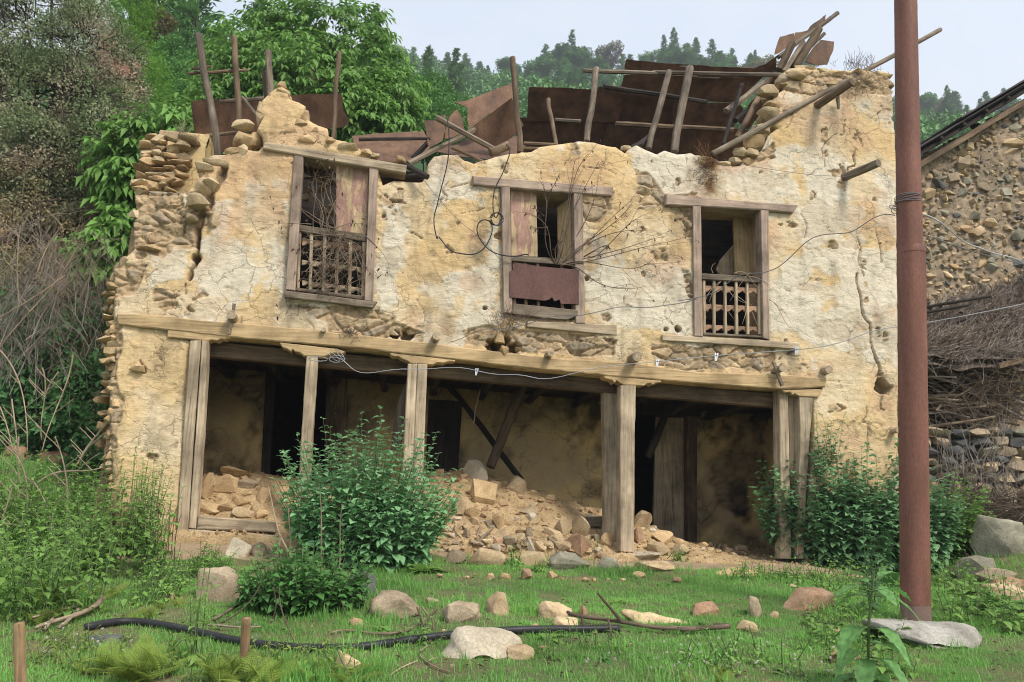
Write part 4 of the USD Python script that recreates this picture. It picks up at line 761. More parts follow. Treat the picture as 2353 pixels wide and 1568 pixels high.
frame(wB, 'shutter', w2((684, 395), (905, 422), (916, 968), (690, 958)), -.06, .03, 'wood_shutter', 85, grain='v')
put('shutter', slab_px(w2((1105, 505), (1225, 440), (1232, 990), (1112, 988)), -.1, .03, place=lambda s, d, h: W(s, d + .75 * (wsh(w2((1225, 440)), -.1)[0][0] - s), h), grain='v'), 'wood_ochre', wB)
for i, x in enumerate((722, 818, 925, 1130, 1232)): frame(wB, 'baluster', w2((x - 14 - 8, 1000), (x + 10 - 8, 1000), (x + 12, 1410), (x - 12, 1410)), -.01, .03, 'wood_orange', 86 + i)
pan = w2((722, 1010), (925, 1047), (1265, 1078), (1266, 1372), (1112, 1368), (1100, 1330), (1060, 1345), (1040, 1310), (1010, 1330), (972, 1338), (680, 1310), (674, 1092), (716, 1068))
frame(wB, 'rusty_panel', pan, .055, .006, 'rust_panel', 92, bevel=.001, jit=.006)
frame(wB, 'board', w2((706, 1362), (1262, 1420), (1256, 1470), (1170, 1502), (1000, 1490), (706, 1452)), .05, .04, 'wood_grey', 93)
frame(wB, 'sill', c5((1275, 742), (1845, 768), (1847, 832), (1268, 778)), .035, .2, 'wood_post', 94)
wC = window('right window with carved balusters and an open inner door leaf')
frame(wC, 'lintel', w3((240, 232), (1252, 316), (1214, 376), (960, 352), (240, 312)), .05, .2, 'wood_pink', 101, bevel=.012)
frame(wC, 'jamb', w3((445, 318), (507, 325), (522, 1322), (458, 1318)), .045, .16, 'wood_pink', 102)
frame(wC, 'jamb', w3((965, 354), (1026, 360), (1032, 1350), (985, 1332)), .045, .16, 'wood_pink', 103)
frame(wC, 'rail', w3((513, 838), (968, 868), (968, 912), (515, 884)), .02, .08, 'wood_grey', 104)
frame(wC, 'rail', w3((525, 1292), (985, 1318), (983, 1332), (525, 1312)), .02, .09, 'wood_grey', 105)
for i, x in enumerate((534, 612, 697, 782, 868, 958)):
    frame(wC, 'baluster', w3((x - 10 - 3, 890), (x + 10 - 3, 892), (x + 11, 1308), (x - 9, 1306)), .0, .035, 'wood_post', 106 + i)
for y, h_ in ((932, 34), (1075, 36), (1232, 30)): frame(wC, 'carved_rail', w3(*scallop(y, 540, 948, h_ * 1.5, .045, 5)), -.03, .02, 'wood_orange', 112, step=.01)
frame(wC, 'sill', w3((210, 1308), (1264, 1366), (1262, 1418), (214, 1352)), .035, .2, 'wood_post', 113)
frame(wC, 'door_leaf', w3((757, 420), (962, 360), (972, 855), (772, 848)), -.35, .04, 'wood_ochre', 114, grain='v')
frame(wC, 'board', w3((625, 805), (660, 730), (757, 620), (762, 850), (650, 850)), -.5, .04, 'wood_post', 115)
# what lies behind the windows: fallen, sooty boards of the attic
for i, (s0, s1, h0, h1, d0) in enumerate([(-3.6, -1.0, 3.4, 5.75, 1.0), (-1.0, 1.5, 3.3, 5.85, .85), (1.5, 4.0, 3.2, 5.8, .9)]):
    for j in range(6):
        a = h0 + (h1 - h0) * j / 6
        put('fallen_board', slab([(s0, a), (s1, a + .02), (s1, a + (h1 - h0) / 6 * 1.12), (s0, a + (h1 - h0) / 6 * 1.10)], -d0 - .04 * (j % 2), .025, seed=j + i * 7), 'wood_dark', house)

put('fallen_beam', slab_px(w1((1010, 150), (1300, 260), (1290, 345), (1010, 225)), -.45, .1, seed=4), 'wood_brown', house)
for i in range(14): wall_stone(*(w1((rs.uniform(1010, 1290), rs.uniform(170, 650)))[0]), rs.uniform(14, 30), rs.uniform(10, 18), -.7, 'stone_mud', parent=house) if i < 9 else None

# ================================================================== fallen roof: rusty sheets, rafters, battens
def tilted(u, vt, ot, vb, ob):
    """A plane that contains the front's direction and leans from depth OT (at picture height VT) to OB."""
    a, b = wallp([(u, vt)], ot)[0], wallp([(u, vb)], ob)[0]
    y = b - a; y -= E_ * (y @ E_); y /= np.linalg.norm(y); n = np.cross(E_, y); return a, E_, -y, n
def on_plane(pts, pl):
    o, x, y, n = pl; p = np.asarray(pts, float); d = ray(p[:, 0], p[:, 1]); t = ((o - EYE) @ n) / (d @ n); q = EYE + d * t[:, None] - o
    return np.stack([q @ x, q @ y], 1)
def sheet(name, pts, pl, label, group='rusty sheets of the fallen roof', warp=.03, seed=0, step=.09, mat_='rust_sheet', seams=()):
    poly = on_plane(pts, pl); g = Polygon(poly).buffer(0)
    bd = densify(ccw(poly), .03); bd = bd + .012 * (np.stack([fbm(np.c_[bd * 8, bd[:, :1] * 0 + k + seed], 3, k) for k in range(2)], 1) - .5) * 2
    x0, y0, x1, y1 = g.bounds; a, b = np.meshgrid(np.arange(x0, x1, step), np.arange(y0, y1, step)); ip = np.stack([a.ravel(), b.ravel()], 1)
    ip = ip[shapely.contains_xy(g.buffer(-.03), ip)] if g.buffer(-.03).area > 0 else ip[:0]
    p = np.vstack([bd, ip]); tri = Delaunay(p).simplices; c = p[tri].mean(1); tri = tri[shapely.contains_xy(Polygon(bd).buffer(.002), c)]
    a2 = (p[tri[:, 1], 0] - p[tri[:, 0], 0]) * (p[tri[:, 2], 1] - p[tri[:, 0], 1]) - (p[tri[:, 1], 1] - p[tri[:, 0], 1]) * (p[tri[:, 2], 0] - p[tri[:, 0], 0])
    tri = np.where((a2 < 0)[:, None], tri[:, ::-1], tri)
    hgt = (fbm(np.c_[p * 1.3, p[:, :1] * 0 + seed], 3, seed) - .5) * 2 * warp + (fbm(np.c_[p[:, :1] * 4, p[:, 1:] * 1.5, p[:, :1] * 0 + seed], 2, seed + 1) - .5) * warp * .6
    for s in seams: hgt = hgt + .012 * np.exp(-((p[:, 0] - s) / .02) ** 2)
    o, x, y, n = pl; base = o + p[:, :1] * x + p[:, 1:] * y; top, bot = base + n * hgt[:, None], base + n * (hgt[:, None] - .004); m = len(p)
    k = len(bd); i = np.arange(k); j = (i + 1) % k
    f = np.vstack([tri, tri[:, ::-1] + m, np.stack([i, i + m, j], 1), np.stack([j, i + m, j + m], 1)])
    return put(name, (np.vstack([top, bot]), f), mat_, None, label, 'metal sheet', group)
PA = tilted(620, 230, -2.0, 440, -2.6)
sheet('rusty_roof_sheet', c1((1220, 652), (1250, 640), (1680, 620), (1840, 606), (2180, 598), (2190, 700), (2232, 772), (2195, 812), (2000, 826), (1850, 850), (1500, 842), (1242, 872)), PA, 'long upright rusty sheet behind the plastered peak on the left', seed=1, seams=(-.6, .5))
sheet('rusty_roof_sheet', c1((1238, 868), (1505, 846), (1492, 940), (1400, 985), (1345, 992), (1262, 1100), (1202, 1205), (1225, 1060)), tilted(480, 310, -1.7, 440, -1.9), 'rusty sheet hanging down at the far left under the long upright one', seed=2)
sheet('rusty_roof_sheet', c2((150, 868), (340, 850), (612, 835), (655, 905), (640, 985), (560, 1040), (300, 1030), (190, 960)), tilted(950, 310, -1.6, 400, -.7), 'low dark rusty sheet sagging between the left window and the bent sheets', seed=3)
sheet('rusty_roof_sheet', c2((618, 762), (680, 768), (705, 745), (752, 722), (752, 822), (730, 900), (660, 945), (640, 930)), tilted(1010, 270, -.9, 345, -.6), 'small torn rusty flap, leftmost of the upright torn pieces', seed=4, warp=.05)
sheet('rusty_roof_sheet', c2((772, 752), (822, 702), (850, 740), (868, 800), (872, 845), (800, 880), (745, 885)), tilted(1045, 260, -1.1, 330, -.9), 'small torn rusty flap with a rounded tip next to the leftmost flap', seed=5, warp=.05)
sheet('rusty_roof_sheet', c2((808, 655), (890, 645), (1170, 540), (1195, 560), (1195, 625), (965, 785), (895, 835), (888, 690)), tilted(1110, 200, -1.3, 300, -.9), 'rusty sheet bent upward, the upper of two folded pieces beside the dark standing pole', seed=6, warp=.05)
sheet('rusty_roof_sheet', c2((925, 830), (965, 785), (1172, 625), (1250, 802), (1192, 862), (1140, 905), (1082, 935), (1000, 925), (935, 875)), tilted(1110, 230, -.5, 350, -.75), 'large folded rusty sheet in the middle lying over crossed timbers', seed=7, warp=.05)
sheet('rusty_roof_sheet', c2((640, 960), (800, 925), (930, 870), (1080, 938), (1200, 870), (1260, 930), (1240, 1000), (1060, 1020), (830, 1000)), tilted(1100, 330, -1.2, 370, -.6), 'dark rusty sheet trough under the crossed timbers', seed=8)
PR = tilted(1500, 140, -2.2, 345, -3.6)
def off_plane(pl, k): return (pl[0] + pl[3] * k, *pl[1:])
sheet('rusty_roof_sheet', c2((1285, 553), (1480, 562), (1680, 572), (1760, 553), (1895, 576), (1850, 782), (1500, 775), (1272, 768)), PR, 'rusty sheet left of the middle row behind the forked poles', seed=9, seams=(.3,))
sheet('rusty_roof_sheet', c2((1205, 750), (1480, 752), (1855, 762), (1800, 925), (1750, 1000), (1240, 1000)), off_plane(PR, .05), 'rusty sheet of the lowest row, left end', seed=10, seams=(.2,))
sheet('rusty_roof_sheet', c2((1905, 380), (2120, 396), (2352, 412)) + c3((130, 415), (210, 425), (200, 470), (0, 488)) + c2((1890, 470)), off_plane(PR, .02), 'narrow top strip of rusty sheet above the long batten', seed=11)
sheet('rusty_roof_sheet', c3((205, 424), (420, 430), (640, 440), (700, 415), (775, 360), (770, 420), (790, 450), (640, 492), (420, 500), (205, 495)), off_plane(PR, -.03), 'top strip of rusty sheet curling up at its right end', seed=12, warp=.06)
sheet('rusty_roof_sheet', c2((1888, 480), (2352, 490)) + c3((120, 492), (120, 630)) + c2((1862, 600)), off_plane(PR, -.06), 'rusty sheet of the upper row between the forked poles and the thick pole', seed=13, seams=(1.,))
sheet('rusty_roof_sheet', c3((100, 490), (400, 500), (690, 488), (600, 570), (520, 650), (100, 648)), off_plane(PR, .05), 'rusty sheet of the upper row at the right end', seed=14, seams=(2.2,))
sheet('rusty_roof_sheet', c2((1850, 600), (2352, 640)) + c3((130, 640), (130, 825)) + c2((1820, 812)), off_plane(PR, .08), 'rusty sheet of the second row behind the thick pole', seed=15)
sheet('rusty_roof_sheet', c3((110, 640), (350, 656), (525, 648), (560, 700), (480, 830), (110, 815)), off_plane(PR, -.02), 'reddish rusty sheet of the second row, right of the thick pole', seed=16, seams=(2.1,))
sheet('rusty_roof_sheet', c2((1790, 800), (2352, 812)) + c3((250, 815), (240, 1050)) + c2((1700, 1040)), off_plane(PR, -.04), 'dark rusty sheet of the lowest row behind the thick pole', seed=17)
sheet('rusty_roof_sheet', c3((230, 805), (600, 830), (560, 1060), (230, 1050)), off_plane(PR, .06), 'dark rusty sheet of the lowest row at the right end', seed=18)
PQ = tilted(1850, 60, -1.1, 180, -1.0)
sheet('rusty_roof_sheet', c3((758, 352), (795, 235), (885, 215), (882, 265), (800, 335)), PQ, 'short rusty sheet, lowest left of those sticking up at the right end', seed=19)
sheet('rusty_roof_sheet', c3((885, 262), (892, 208), (972, 190), (985, 170), (1088, 98), (1080, 130), (1000, 225), (905, 280)), off_plane(PQ, .1), 'highest rusty sheet sticking up with the planks at the right end', seed=20)
sheet('rusty_roof_sheet', c3((945, 405), (985, 330), (1050, 262), (1138, 270), (1130, 322), (1082, 428), (1010, 425)), off_plane(PQ, -.35), 'crumpled rusty sheet right of the upright planks on the tall corner', seed=21, warp=.07)
sheet('rusty_roof_sheet', c3((620, 640), (760, 480), (790, 450), (800, 500), (690, 700), (590, 830), (520, 770)), off_plane(PR, -.9), 'dark rusty sheet sliding down beside the tall right corner', seed=22, warp=.05)
sheet('rusty_roof_sheet', [(440, 420), (900, 400), (1000, 420), (990, 470), (860, 470), (440, 470)], tilted(800, 400, -.9, 470, -1.4), 'dark rusty sheet fallen inside behind the left window', seed=23)

def timber(name, label, group, u1, v1, u2, v2, w, o1, o2, m_, seed, **k):
    return put(name, pole_px(u1, v1, u2, v2, w, o1, o2, seed, **k), m_, None, label, 'timber', group, smooth=True)
G1 = 'bare rafter poles standing out of the ruined roof'
def rp(p, q, w, o1, o2, m_, seed, label, name='rafter_pole', **k): return timber(name, label, G1, *p, *q, w * K, o1, o2, m_, seed, **k)
rp(c1((1392, 1000))[0], c1((1268, 222))[0], 46, -.35, -.6, 'wood_grey', 1, 'tallest leaning bare pole, leftmost on the roof')
rp(c1((1532, 850))[0], c1((1492, 236))[0], 38, -.5, -.8, 'wood_brown', 2, 'straight bare pole second from the left on the roof')
rp(c1((1728, 640))[0], c1((1710, 330))[0], 40, -.5, -.8, 'wood_grey', 3, 'short bare pole just left of the plastered peak')
rp(c1((1700, 640))[0], c1((1684, 460))[0], 28, -.7, -.9, 'wood_brown', 4, 'shortest bare stump pole beside the plastered peak')
rp(c1((2126, 890))[0], c1((2165, 334))[0], 30, -.6, -.8, 'wood_brown', 5, 'thin bare pole at the right end of the left rusty sheet')
rp(c2((1226, 975))[0], c2((1180, 368))[0], 38, -.3, -.45, 'wood_brown', 6, 'tall dark pole with a notched head in the middle of the roof', amp=.05, rough=.25)
rp(c2((1458, 930))[0], c2((1410, 632))[0], 26, -.5, -.9, 'wood_brown', 7, 'thin crooked pole against the left rusty sheets of the right half', amp=.08)
rp(c2((1652, 905))[0], c2((1712, 440))[0], 40, -.4, -1.0, 'wood_grey', 8, 'pole with a knotty fork carrying the left end of the long batten', rough=.3)
rp(c2((2048, 955))[0], c2((2178, 458))[0], 40, -.4, -1.2, 'wood_grey', 9, 'leaning pole left of the thickest pole', rough=.22)
rp(c2((2212, 975))[0], c2((2312, 435))[0], 52, -.35, -1.1, 'wood_grey', 10, 'thickest bare pole in front of the right rusty sheets')
rp(c3((436, 925))[0], c3((552, 540))[0], 26, -.3, -.9, 'wood_dark', 11, 'thin dark pole right of the thickest pole')
rp(c3((522, 880))[0], c3((735, 480))[0], 38, -.3, -.9, 'wood_brown', 12, 'dark leaning pole resting on the broken right corner')
G2 = 'battens and fallen timbers of the roof'
def bt_(p, q, w, o1, o2, m_, seed, label, name='roof_batten', **k):
    a, b = wallp([p], o1)[0], wallp([q], o2)[0]; r_ = w * K / 2 / F * depth_of(a)
    v, f, pv = tube(bend(a, b, 14, k.get('amp', .012), seed), r_, 6, rough=.18, seed=seed)
    return put(name, (v, f, pv), m_, None, label, 'timber', G2, smooth=False)
bt_(c1((1200, 470))[0], c1((1582, 448))[0], 20, -.62, -.85, 'wood_brown', 21, 'thin crossbar tied to the two leftmost poles')
bt_(c1((1222, 440))[0], c1((1345, 426))[0], 18, -.75, -.75, 'wood_brown', 22, 'short crossbar on the leftmost pole')
bt_(c1((1400, 652))[0], c1((1690, 628))[0], 26, -1.0, -1.1, 'wood_grey', 23, 'batten across the top of the left rusty sheet')
bt_(c1((1545, 620))[0], c1((1645, 745))[0], 24, -.7, -.6, 'wood_grey', 24, 'splintered brace between the second pole and the peak')
bt_(c1((1318, 866))[0], c1((1512, 846))[0], 24, -1.2, -1.3, 'wood_brown', 25, 'batten across the foot of the left rusty sheet')
bt_(c2((1630, 450))[0], c2((2352, 484))[0], 26, -1.15, -1.35, 'wood_grey', 26, 'long grey batten across the top of the right rusty sheets, left half')
bt_(c3((-20, 462))[0], c3((1030, 478))[0], 28, -1.3, -.35, 'wood_grey', 27, 'long grey batten ending on the tall right corner')
bt_(c2((1762, 552))[0], c3((325, 652))[0], 30, -1.5, -1.8, 'wood_dark', 28, 'second dark batten across the right rusty sheets')
bt_(c2((1450, 765))[0], c2((1612, 775))[0], 24, -2.2, -2.3, 'wood_grey', 29, 'short batten on the left rusty sheet of the right half')
bt_(c2((1838, 790))[0], c3((495, 830))[0], 32, -2.2, -2.4, 'wood_brown', 30, 'third batten low across the right rusty sheets')
bt_(c2((512, 1045))[0], c2((940, 826))[0], 38, -.1, -.7, 'wood_grey', 31, 'grey crossed timber rising right from the left lintel', 'fallen_timber')
bt_(c2((692, 750))[0], c2((1085, 965))[0], 36, -.15, -.35, 'wood_grey', 32, 'grey crossed timber falling right over the bent sheets', 'fallen_timber')
put('fallen_timber', pole_px(*c2((1035, 975))[0], *c2((1155, 925))[0], 62 * K, -.2, -.2, 33, rough=.4, amp=.1), 'wood_brown', None, 'knotted gnarled timber end under the looped cable', 'timber', G2, smooth=True)
bt_(c2((200, 892))[0], c2((650, 885))[0], 22, -.6, -.7, 'wood_dark', 34, 'charred rippled batten along the low sagging sheet')
bt_(c2((545, 1010))[0], c2((655, 895))[0], 34, -.7, -.7, 'wood_dark', 35, 'charred stump leaning at the end of the low sagging sheet', 'fallen_timber')
bt_(c2((495, 1055))[0], c2((638, 1130))[0], 40, -.02, .15, 'wood_dark', 36, 'charred beam end poking out beside the left lintel', 'fallen_timber')
bt_(c2((330, 1130))[0], c2((600, 1125))[0], 40, -.25, -.25, 'wood_dark', 37, 'charred beam lying behind the left lintel end', 'fallen_timber')
bt_(c2((790, 942))[0], c2((998, 1035))[0], 20, -.1, -.15, 'wood_brown', 38, 'thin bowed lath over the dark trough', 'fallen_timber', amp=.06)
bt_(c2((1250, 915))[0], c2((1450, 925))[0], 22, -.5, -.5, 'wood_brown', 39, 'lath lying along the wall top right of the tall dark pole', 'fallen_timber')
bt_(c2((1240, 945))[0], c2((1400, 950))[0], 20, -.4, -.4, 'wood_brown', 46, 'lower lath along the wall top right of the tall dark pole', 'fallen_timber')
bt_(c2((1890, 975))[0], c2((2055, 870))[0], 40, -.2, -.6, 'wood_dark', 40, 'bent dark timber at the foot of the leaning pole', 'fallen_timber', amp=.08)
bt_(c3((785, 365))[0], c3((1162, 85))[0], 32, -.75, -.95, 'wood_grey', 41, 'pale plank reaching highest above the right corner', 'fallen_timber')
put('fallen_timber', pole_px(*c3((885, 440))[0], *c3((1045, 185))[0], 56 * K, -.55, -.6, 42, rough=.14, taper=.9), 'wood_brown', None, 'thick weathered log among the upright planks of the right corner', 'timber', G2, smooth=True)
bt_(c3((790, 450))[0], c3((875, 278))[0], 52, -.6, -.6, 'wood_brown', 43, 'broad short log leaning left of the thick weathered log', 'fallen_timber')
bt_(c3((822, 460))[0], c3((945, 268))[0], 34, -.5, -.5, 'wood_grey', 44, 'narrow plank between the two logs of the right corner', 'fallen_timber')
bt_(c3((945, 345))[0], c3((1078, 215))[0], 26, -.7, -.7, 'wood_grey', 45, 'splintered plank right of the thick weathered log', 'fallen_timber')
bt_(c3((450, 710))[0], c3((690, 530))[0], 42, -.9, -1.2, 'wood_grey', 47, 'broad grey board sloping beside the dark leaning pole', 'fallen_timber')
bt_(c3((510, 770))[0], c3((600, 700))[0], 40, -.8, -.9, 'wood_dark', 48, 'short dark board under the broad grey one', 'fallen_timber')
timber('leaning_pole', 'long smooth grey pole leaning from the wall top out past the right corner', None, *c3((362, 985))[0], *c3((1818, 190))[0], 38 * K, .10, -.15, 'wood_grey', 50, taper=.75, amp=.006, rough=.06, n=16)
# inside the porch
rp(pc((210, 200))[0], pc((680, 800))[0], 38, -1.85, -1.25, 'wood_dark', 61, 'dark charred timber of the crossed pair inside the porch, falling right', 'fallen_timber')
rp(pc((690, 210))[0], pc((490, 720))[0], 62, -1.4, -1.2, 'wood_brown', 62, 'brown timber of the crossed pair inside the porch, falling left', 'fallen_timber', rough=.22)
rp(pc((1620, 220))[0], pc((1440, 660))[0], 50, -1.5, -1.6, 'wood_dark', 63, 'dark bent timber hanging in the right bay of the porch', 'fallen_timber', amp=.06)
put('hanging_root', tube(bend(wallp([pc((425, 250))[0]], -.8)[0], wallp([pc((385, 468))[0]], -.8)[0], 10, .06, 5), .008, 5, seed=5), 'twig', None, 'thin pale stick hanging under the beam before the crossed timbers', 'stick')

# ================================================================== earth and stones in the porch
def heap_h(s, d):
    A = np.interp(s, [-3.7, -3.3, -2.7, -2.2, -1.6, -1.0, -.4, .1, .7, 1.2, 1.6, 2.0, 2.5, 3.0, 3.7], [.55, .72, .74, .66, .6, .78, .90, .80, .66, .55, .52, .34, .14, .08, .06])
    p = np.stack(np.broadcast_arrays(s * 2.2, d * 2.2, d * 0), -1)
    return A * (0.10 + .9 * sm((d + .12) / 1.35)) * (1 - .25 * sm((d - 1.5) / .7)) + (fbm(p, 4, 21) - .5) * .14 + (fbm(p * 4, 3, 22) - .5) * .05
FL = lambda s: 1.20 - .024 * (s + 3.2)
def floor_z(x, y):
    r = np.stack([x, y, x * 0], -1) - P0; s = r @ E_; d = r @ -N_
    t = terrain(x, y); inside = (s > -3.7) & (s < 4.0) & (d > -.16) & (d < 2.2)
    return np.where(inside, np.maximum(t, FL(s) + heap_h(s, d)), t)
sg, dg = np.meshgrid(np.arange(-3.68, 4.04, .03), np.arange(-.16, 2.15, .03), indexing='ij')
hz = FL(sg) + heap_h(sg, dg); hz[:, 0] -= .35; hz[:, 1] -= .05
hv = W(sg, dg, hz).reshape(-1, 3); a_, b_ = sg.shape; i_, j_ = np.meshgrid(np.arange(a_ - 1), np.arange(b_ - 1), indexing='ij')
hq = np.stack([i_ * b_ + j_, (i_ + 1) * b_ + j_, (i_ + 1) * b_ + j_ + 1, i_ * b_ + j_ + 1], -1).reshape(-1, 4)
put('fallen_earth', (hv, hq), 'earth', None, 'heap of dry tan earth filling the porch floor under the stones', 'earth', kind='stuff', smooth=True)
def stone_at(name, u, v0, v1, w, label, group, m_, rng, fn=None, n=18, sub=1, lift=.0, dep=.8, box=.55, tilt=0, nz=.05, sink=.12, cat='stone', smooth=20, yaw=None, into=None):
    """A stone whose outline in the picture is W wide and runs from V0 down to V1, standing on the surface FN."""
    p = hit(u, v1 - (v1 - v0) * sink, fn); D_ = depth_of(p); sx, sz = w / F * D_, (v1 - v0) / F * D_ * 1.02
    vv, f2 = hullrock(rng, (sx, max(sx, sz) * dep * .8 + .02, sz * (1 + sink)), n, sub, nz, box)
    vv = vv @ rotm(0, tilt, rng.normal(0, .15) if yaw is None else yaw).T @ TOCAM
    vv = vv + p + np.array([0, 0, sz * (.5 - sink * .5) + lift]) - N_ * (sx * dep * .22)
    if into is not None: into.setdefault(m_, []).append((vv, f2)); return
    return put(name, (vv, f2), m_, None, label, cat, group, smooth=smooth)
SMALL = {}
ro = np.random.default_rng(21)
cb = 'edging stones along the porch step'
for (u0, v0, u1, v1), lb, m_ in [((895, 730, 1152, 842), 'long rounded edging stone of the porch step, largest', 'stone_tan'), ((1205, 748, 1402, 842), 'edging stone of the porch step right of the longest', 'stone_tan'), ((1405, 752, 1668, 858), 'broad cracked grey edging stone of the porch step', 'stone_moss'), ((1698, 782, 1872, 858), 'edging stone in front of the double post', 'stone_moss'), ((1876, 818, 1955, 850), 'smallest edging stone right of the double post', 'stone_tan'), ((1972, 808, 2235, 872), 'low edging stone at the right end of the step', 'stone_tan'), ((752, 735, 890, 822), 'dark edging stone at the left end beside the green bush', 'stone_grey')]:
    p = c8((u0, v0), (u1, v1)); stone_at('edging_stone', (p[0][0] + p[1][0]) / 2, p[0][1], p[1][1], p[1][0] - p[0][0], lb, cb, m_, ro, terrain, n=26, sub=2, box=.85, dep=.55, nz=.04, tilt=0, yaw=0)
rub = [  # outline in crop coordinates, label, material
    (c8, (852, 165, 1032, 302), 'large pale slab lying on top of the rubble heap in the porch', 'stone_pale'), (c8, (880, 135, 968, 190), 'rounded stone behind the large pale slab', 'stone_tan'), (c8, (1140, 265, 1275, 372), 'grey block at the foot of the crossed timbers', 'stone_tan'), (c8, (1220, 450, 1345, 505), 'flat tan stone halfway down the rubble heap', 'stone_tan'),
    (c8, (802, 390, 888, 512), 'upright tan block beside the green bush in the rubble', 'stone_tan'), (c8, (755, 420, 802, 488), 'small stone left of the upright tan block', 'stone_mud'), (c8, (878, 458, 968, 535), 'blocky stone right of the upright tan block', 'stone_mud'), (c8, (1052, 495, 1130, 602), 'egg shaped stone standing on the heap', 'stone_mud'),
    (c8, (655, 260, 735, 305), 'flat stone by the double post behind the green bush', 'stone_mud'), (c8, (690, 212, 745, 262), 'round stone by the double post behind the green bush', 'stone_mud'), (c8, (910, 300, 1080, 455), 'long dark slab sliding down the heap', 'stone_mud'), (c8, (1020, 290, 1110, 350), 'wedge stone under the large pale slab', 'stone_tan'),
    (c8, (1450, 545, 1565, 642), 'leaning long stone left of the double post', 'stone_tan'), (c8, (1550, 530, 1670, 660), 'pale leaning slab next to the leaning long stone', 'stone_tan'), (c8, (1370, 598, 1515, 642), 'flat stone in the middle of the front rubble', 'stone_tan'), (c8, (1515, 640, 1685, 758), 'reddish split block at the front of the rubble', 'stone_brown'),
    (c8, (1440, 675, 1560, 738), 'rounded pinkish stone at the front of the rubble', 'stone_tan'), (c8, (1322, 678, 1402, 735), 'squarish stone at the front of the rubble', 'stone_tan'), (c8, (1268, 655, 1322, 755), 'grey wedge stone standing at the front of the rubble', 'stone_pale'), (c8, (1262, 590, 1312, 655), 'dark slate piece standing in the front rubble', 'stone_grey'),
    (c8, (1190, 628, 1265, 702), 'tan block left of the slate piece', 'stone_tan'), (c8, (1118, 642, 1200, 725), 'grey leaning slab left of the tan block', 'stone_grey'), (c8, (1050, 592, 1160, 662), 'rounded tan stone over the brown block', 'stone_tan'), (c8, (1050, 650, 1130, 712), 'brown block in the front rubble', 'stone_brown'), (c8, (1005, 668, 1052, 712), 'small cube stone in the front rubble', 'stone_mud'),
    (c8, (865, 595, 915, 650), 'grey chip left in the front rubble', 'stone_grey'), (c8, (855, 555, 925, 602), 'tan chip left in the front rubble', 'stone_tan'), (c8, (1425, 625, 1512, 682), 'oval stone above the rounded pinkish one', 'stone_tan'),
    (c8, (1958, 490, 2080, 612), 'leaning tan stone right of the double post', 'stone_tan'), (c8, (1950, 590, 2025, 692), 'layered brown stone at the foot of the double post', 'stone_brown'), (c8, (2102, 548, 2200, 622), 'round yellowish stone right of the double post', 'stone_mud'), (c8, (2065, 612, 2220, 700), 'knobbly pale clod right of the double post', 'stone_mud'), (c8, (2040, 682, 2182, 765), 'rounded brown stone right of the double post', 'stone_tan'), (c8, (2195, 695, 2320, 762), 'tan stone at the right of the front rubble', 'stone_tan'), (c8, (2220, 655, 2285, 700), 'small block at the right of the front rubble', 'stone_mud'), (c8, (2055, 515, 2150, 560), 'flat chip right of the double post', 'stone_tan'), (c8, (1925, 738, 2168, 790), 'flat pale slab in front of the double post', 'stone_pale'),
    (c8, (1700, 730, 1802, 785), 'pale stone before the left post of the pair', 'stone_tan'), (c8, (1740, 620, 1830, 710), 'clod leaning at the double post', 'stone_mud'), (c8, (740, 560, 850, 612), 'flat stone beside the green bush at the step', 'stone_tan'),
    (c7, (1402, 195, 1608, 272), 'layered dark slab high in the left bay', 'stone_mud'), (c7, (1512, 142, 1622, 202), 'pale wedge topmost in the left bay', 'stone_tan'), (c7, (1370, 258, 1512, 385), 'leaning block in the left bay', 'stone_mud'), (c7, (1268, 250, 1362, 400), 'large block by the left post', 'stone_mud'), (c7, (1452, 390, 1592, 452), 'rounded flat stone in the left bay', 'stone_mud'), (c7, (1258, 432, 1398, 505), 'flat stone by the left post above the sill', 'stone_mud'), (c7, (1388, 418, 1495, 490), 'wedge next to the flat stone above the sill', 'stone_mud'), (c7, (1482, 462, 1622, 525), 'long smooth stone above the sill', 'stone_tan'), (c7, (1612, 475, 1708, 538), 'angular stone at the right of the sill', 'stone_mud'), (c7, (1600, 430, 1690, 495), 'block at the right of the left bay', 'stone_mud'), (c7, (1475, 275, 1640, 330), 'grey layered slab in the left bay', 'stone_grey'), (c7, (1630, 340, 1720, 440), 'dusty block beside the green bush in the left bay', 'stone_mud')]
for fn_, (a, b, c, d_), lb, m_ in rub:
    p = fn_((a, b), (c, d_)); stone_at('rubble_stone', (p[0][0] + p[1][0]) / 2, p[0][1], p[1][1], p[1][0] - p[0][0], lb, 'named', m_, ro, floor_z, n=16, sub=1, tilt=ro.normal(0, .12), box=.65) if False else stone_at('rubble_stone', (p[0][0] + p[1][0]) / 2, p[0][1], p[1][1], p[1][0] - p[0][0], lb, 'stones of the porch rubble', m_, ro, floor_z, n=16, sub=1, tilt=ro.normal(0, .12), box=.65)
def loose(region, n_, lo, hi, label, group, mats, seed, name='rubble_stone', fn=None):
    r = np.random.default_rng(seed); g = Polygon(region); x0, y0, x1, y1 = g.bounds; k = 0
    while k < n_:
        u, v = r.uniform(x0, x1), r.uniform(y0, y1)
        if not g.contains(Point(u, v)): continue
        k += 1; w = lo * (hi / lo) ** (r.random() ** 1.4); h = w * r.uniform(.28, .62)
        stone_at(name, u, v - h, v, w, label, group, mats[r.integers(len(mats))], r, fn or floor_z, n=12, sub=0 if w < 14 else 1, tilt=r.normal(0, .3), box=.6, sink=.25, into=SMALL if w < 13.2 else None)
loose([(1010, 1275), (1010, 1200), (1150, 1190), (1385, 1195), (1385, 1275)], 150, 8, 30, 'small tan rubble stone at the front of the middle bay', 'small stones at the front of the middle bay', ['stone_tan', 'stone_tan', 'stone_mud', 'stone_grey', 'stone_pale'], 31)
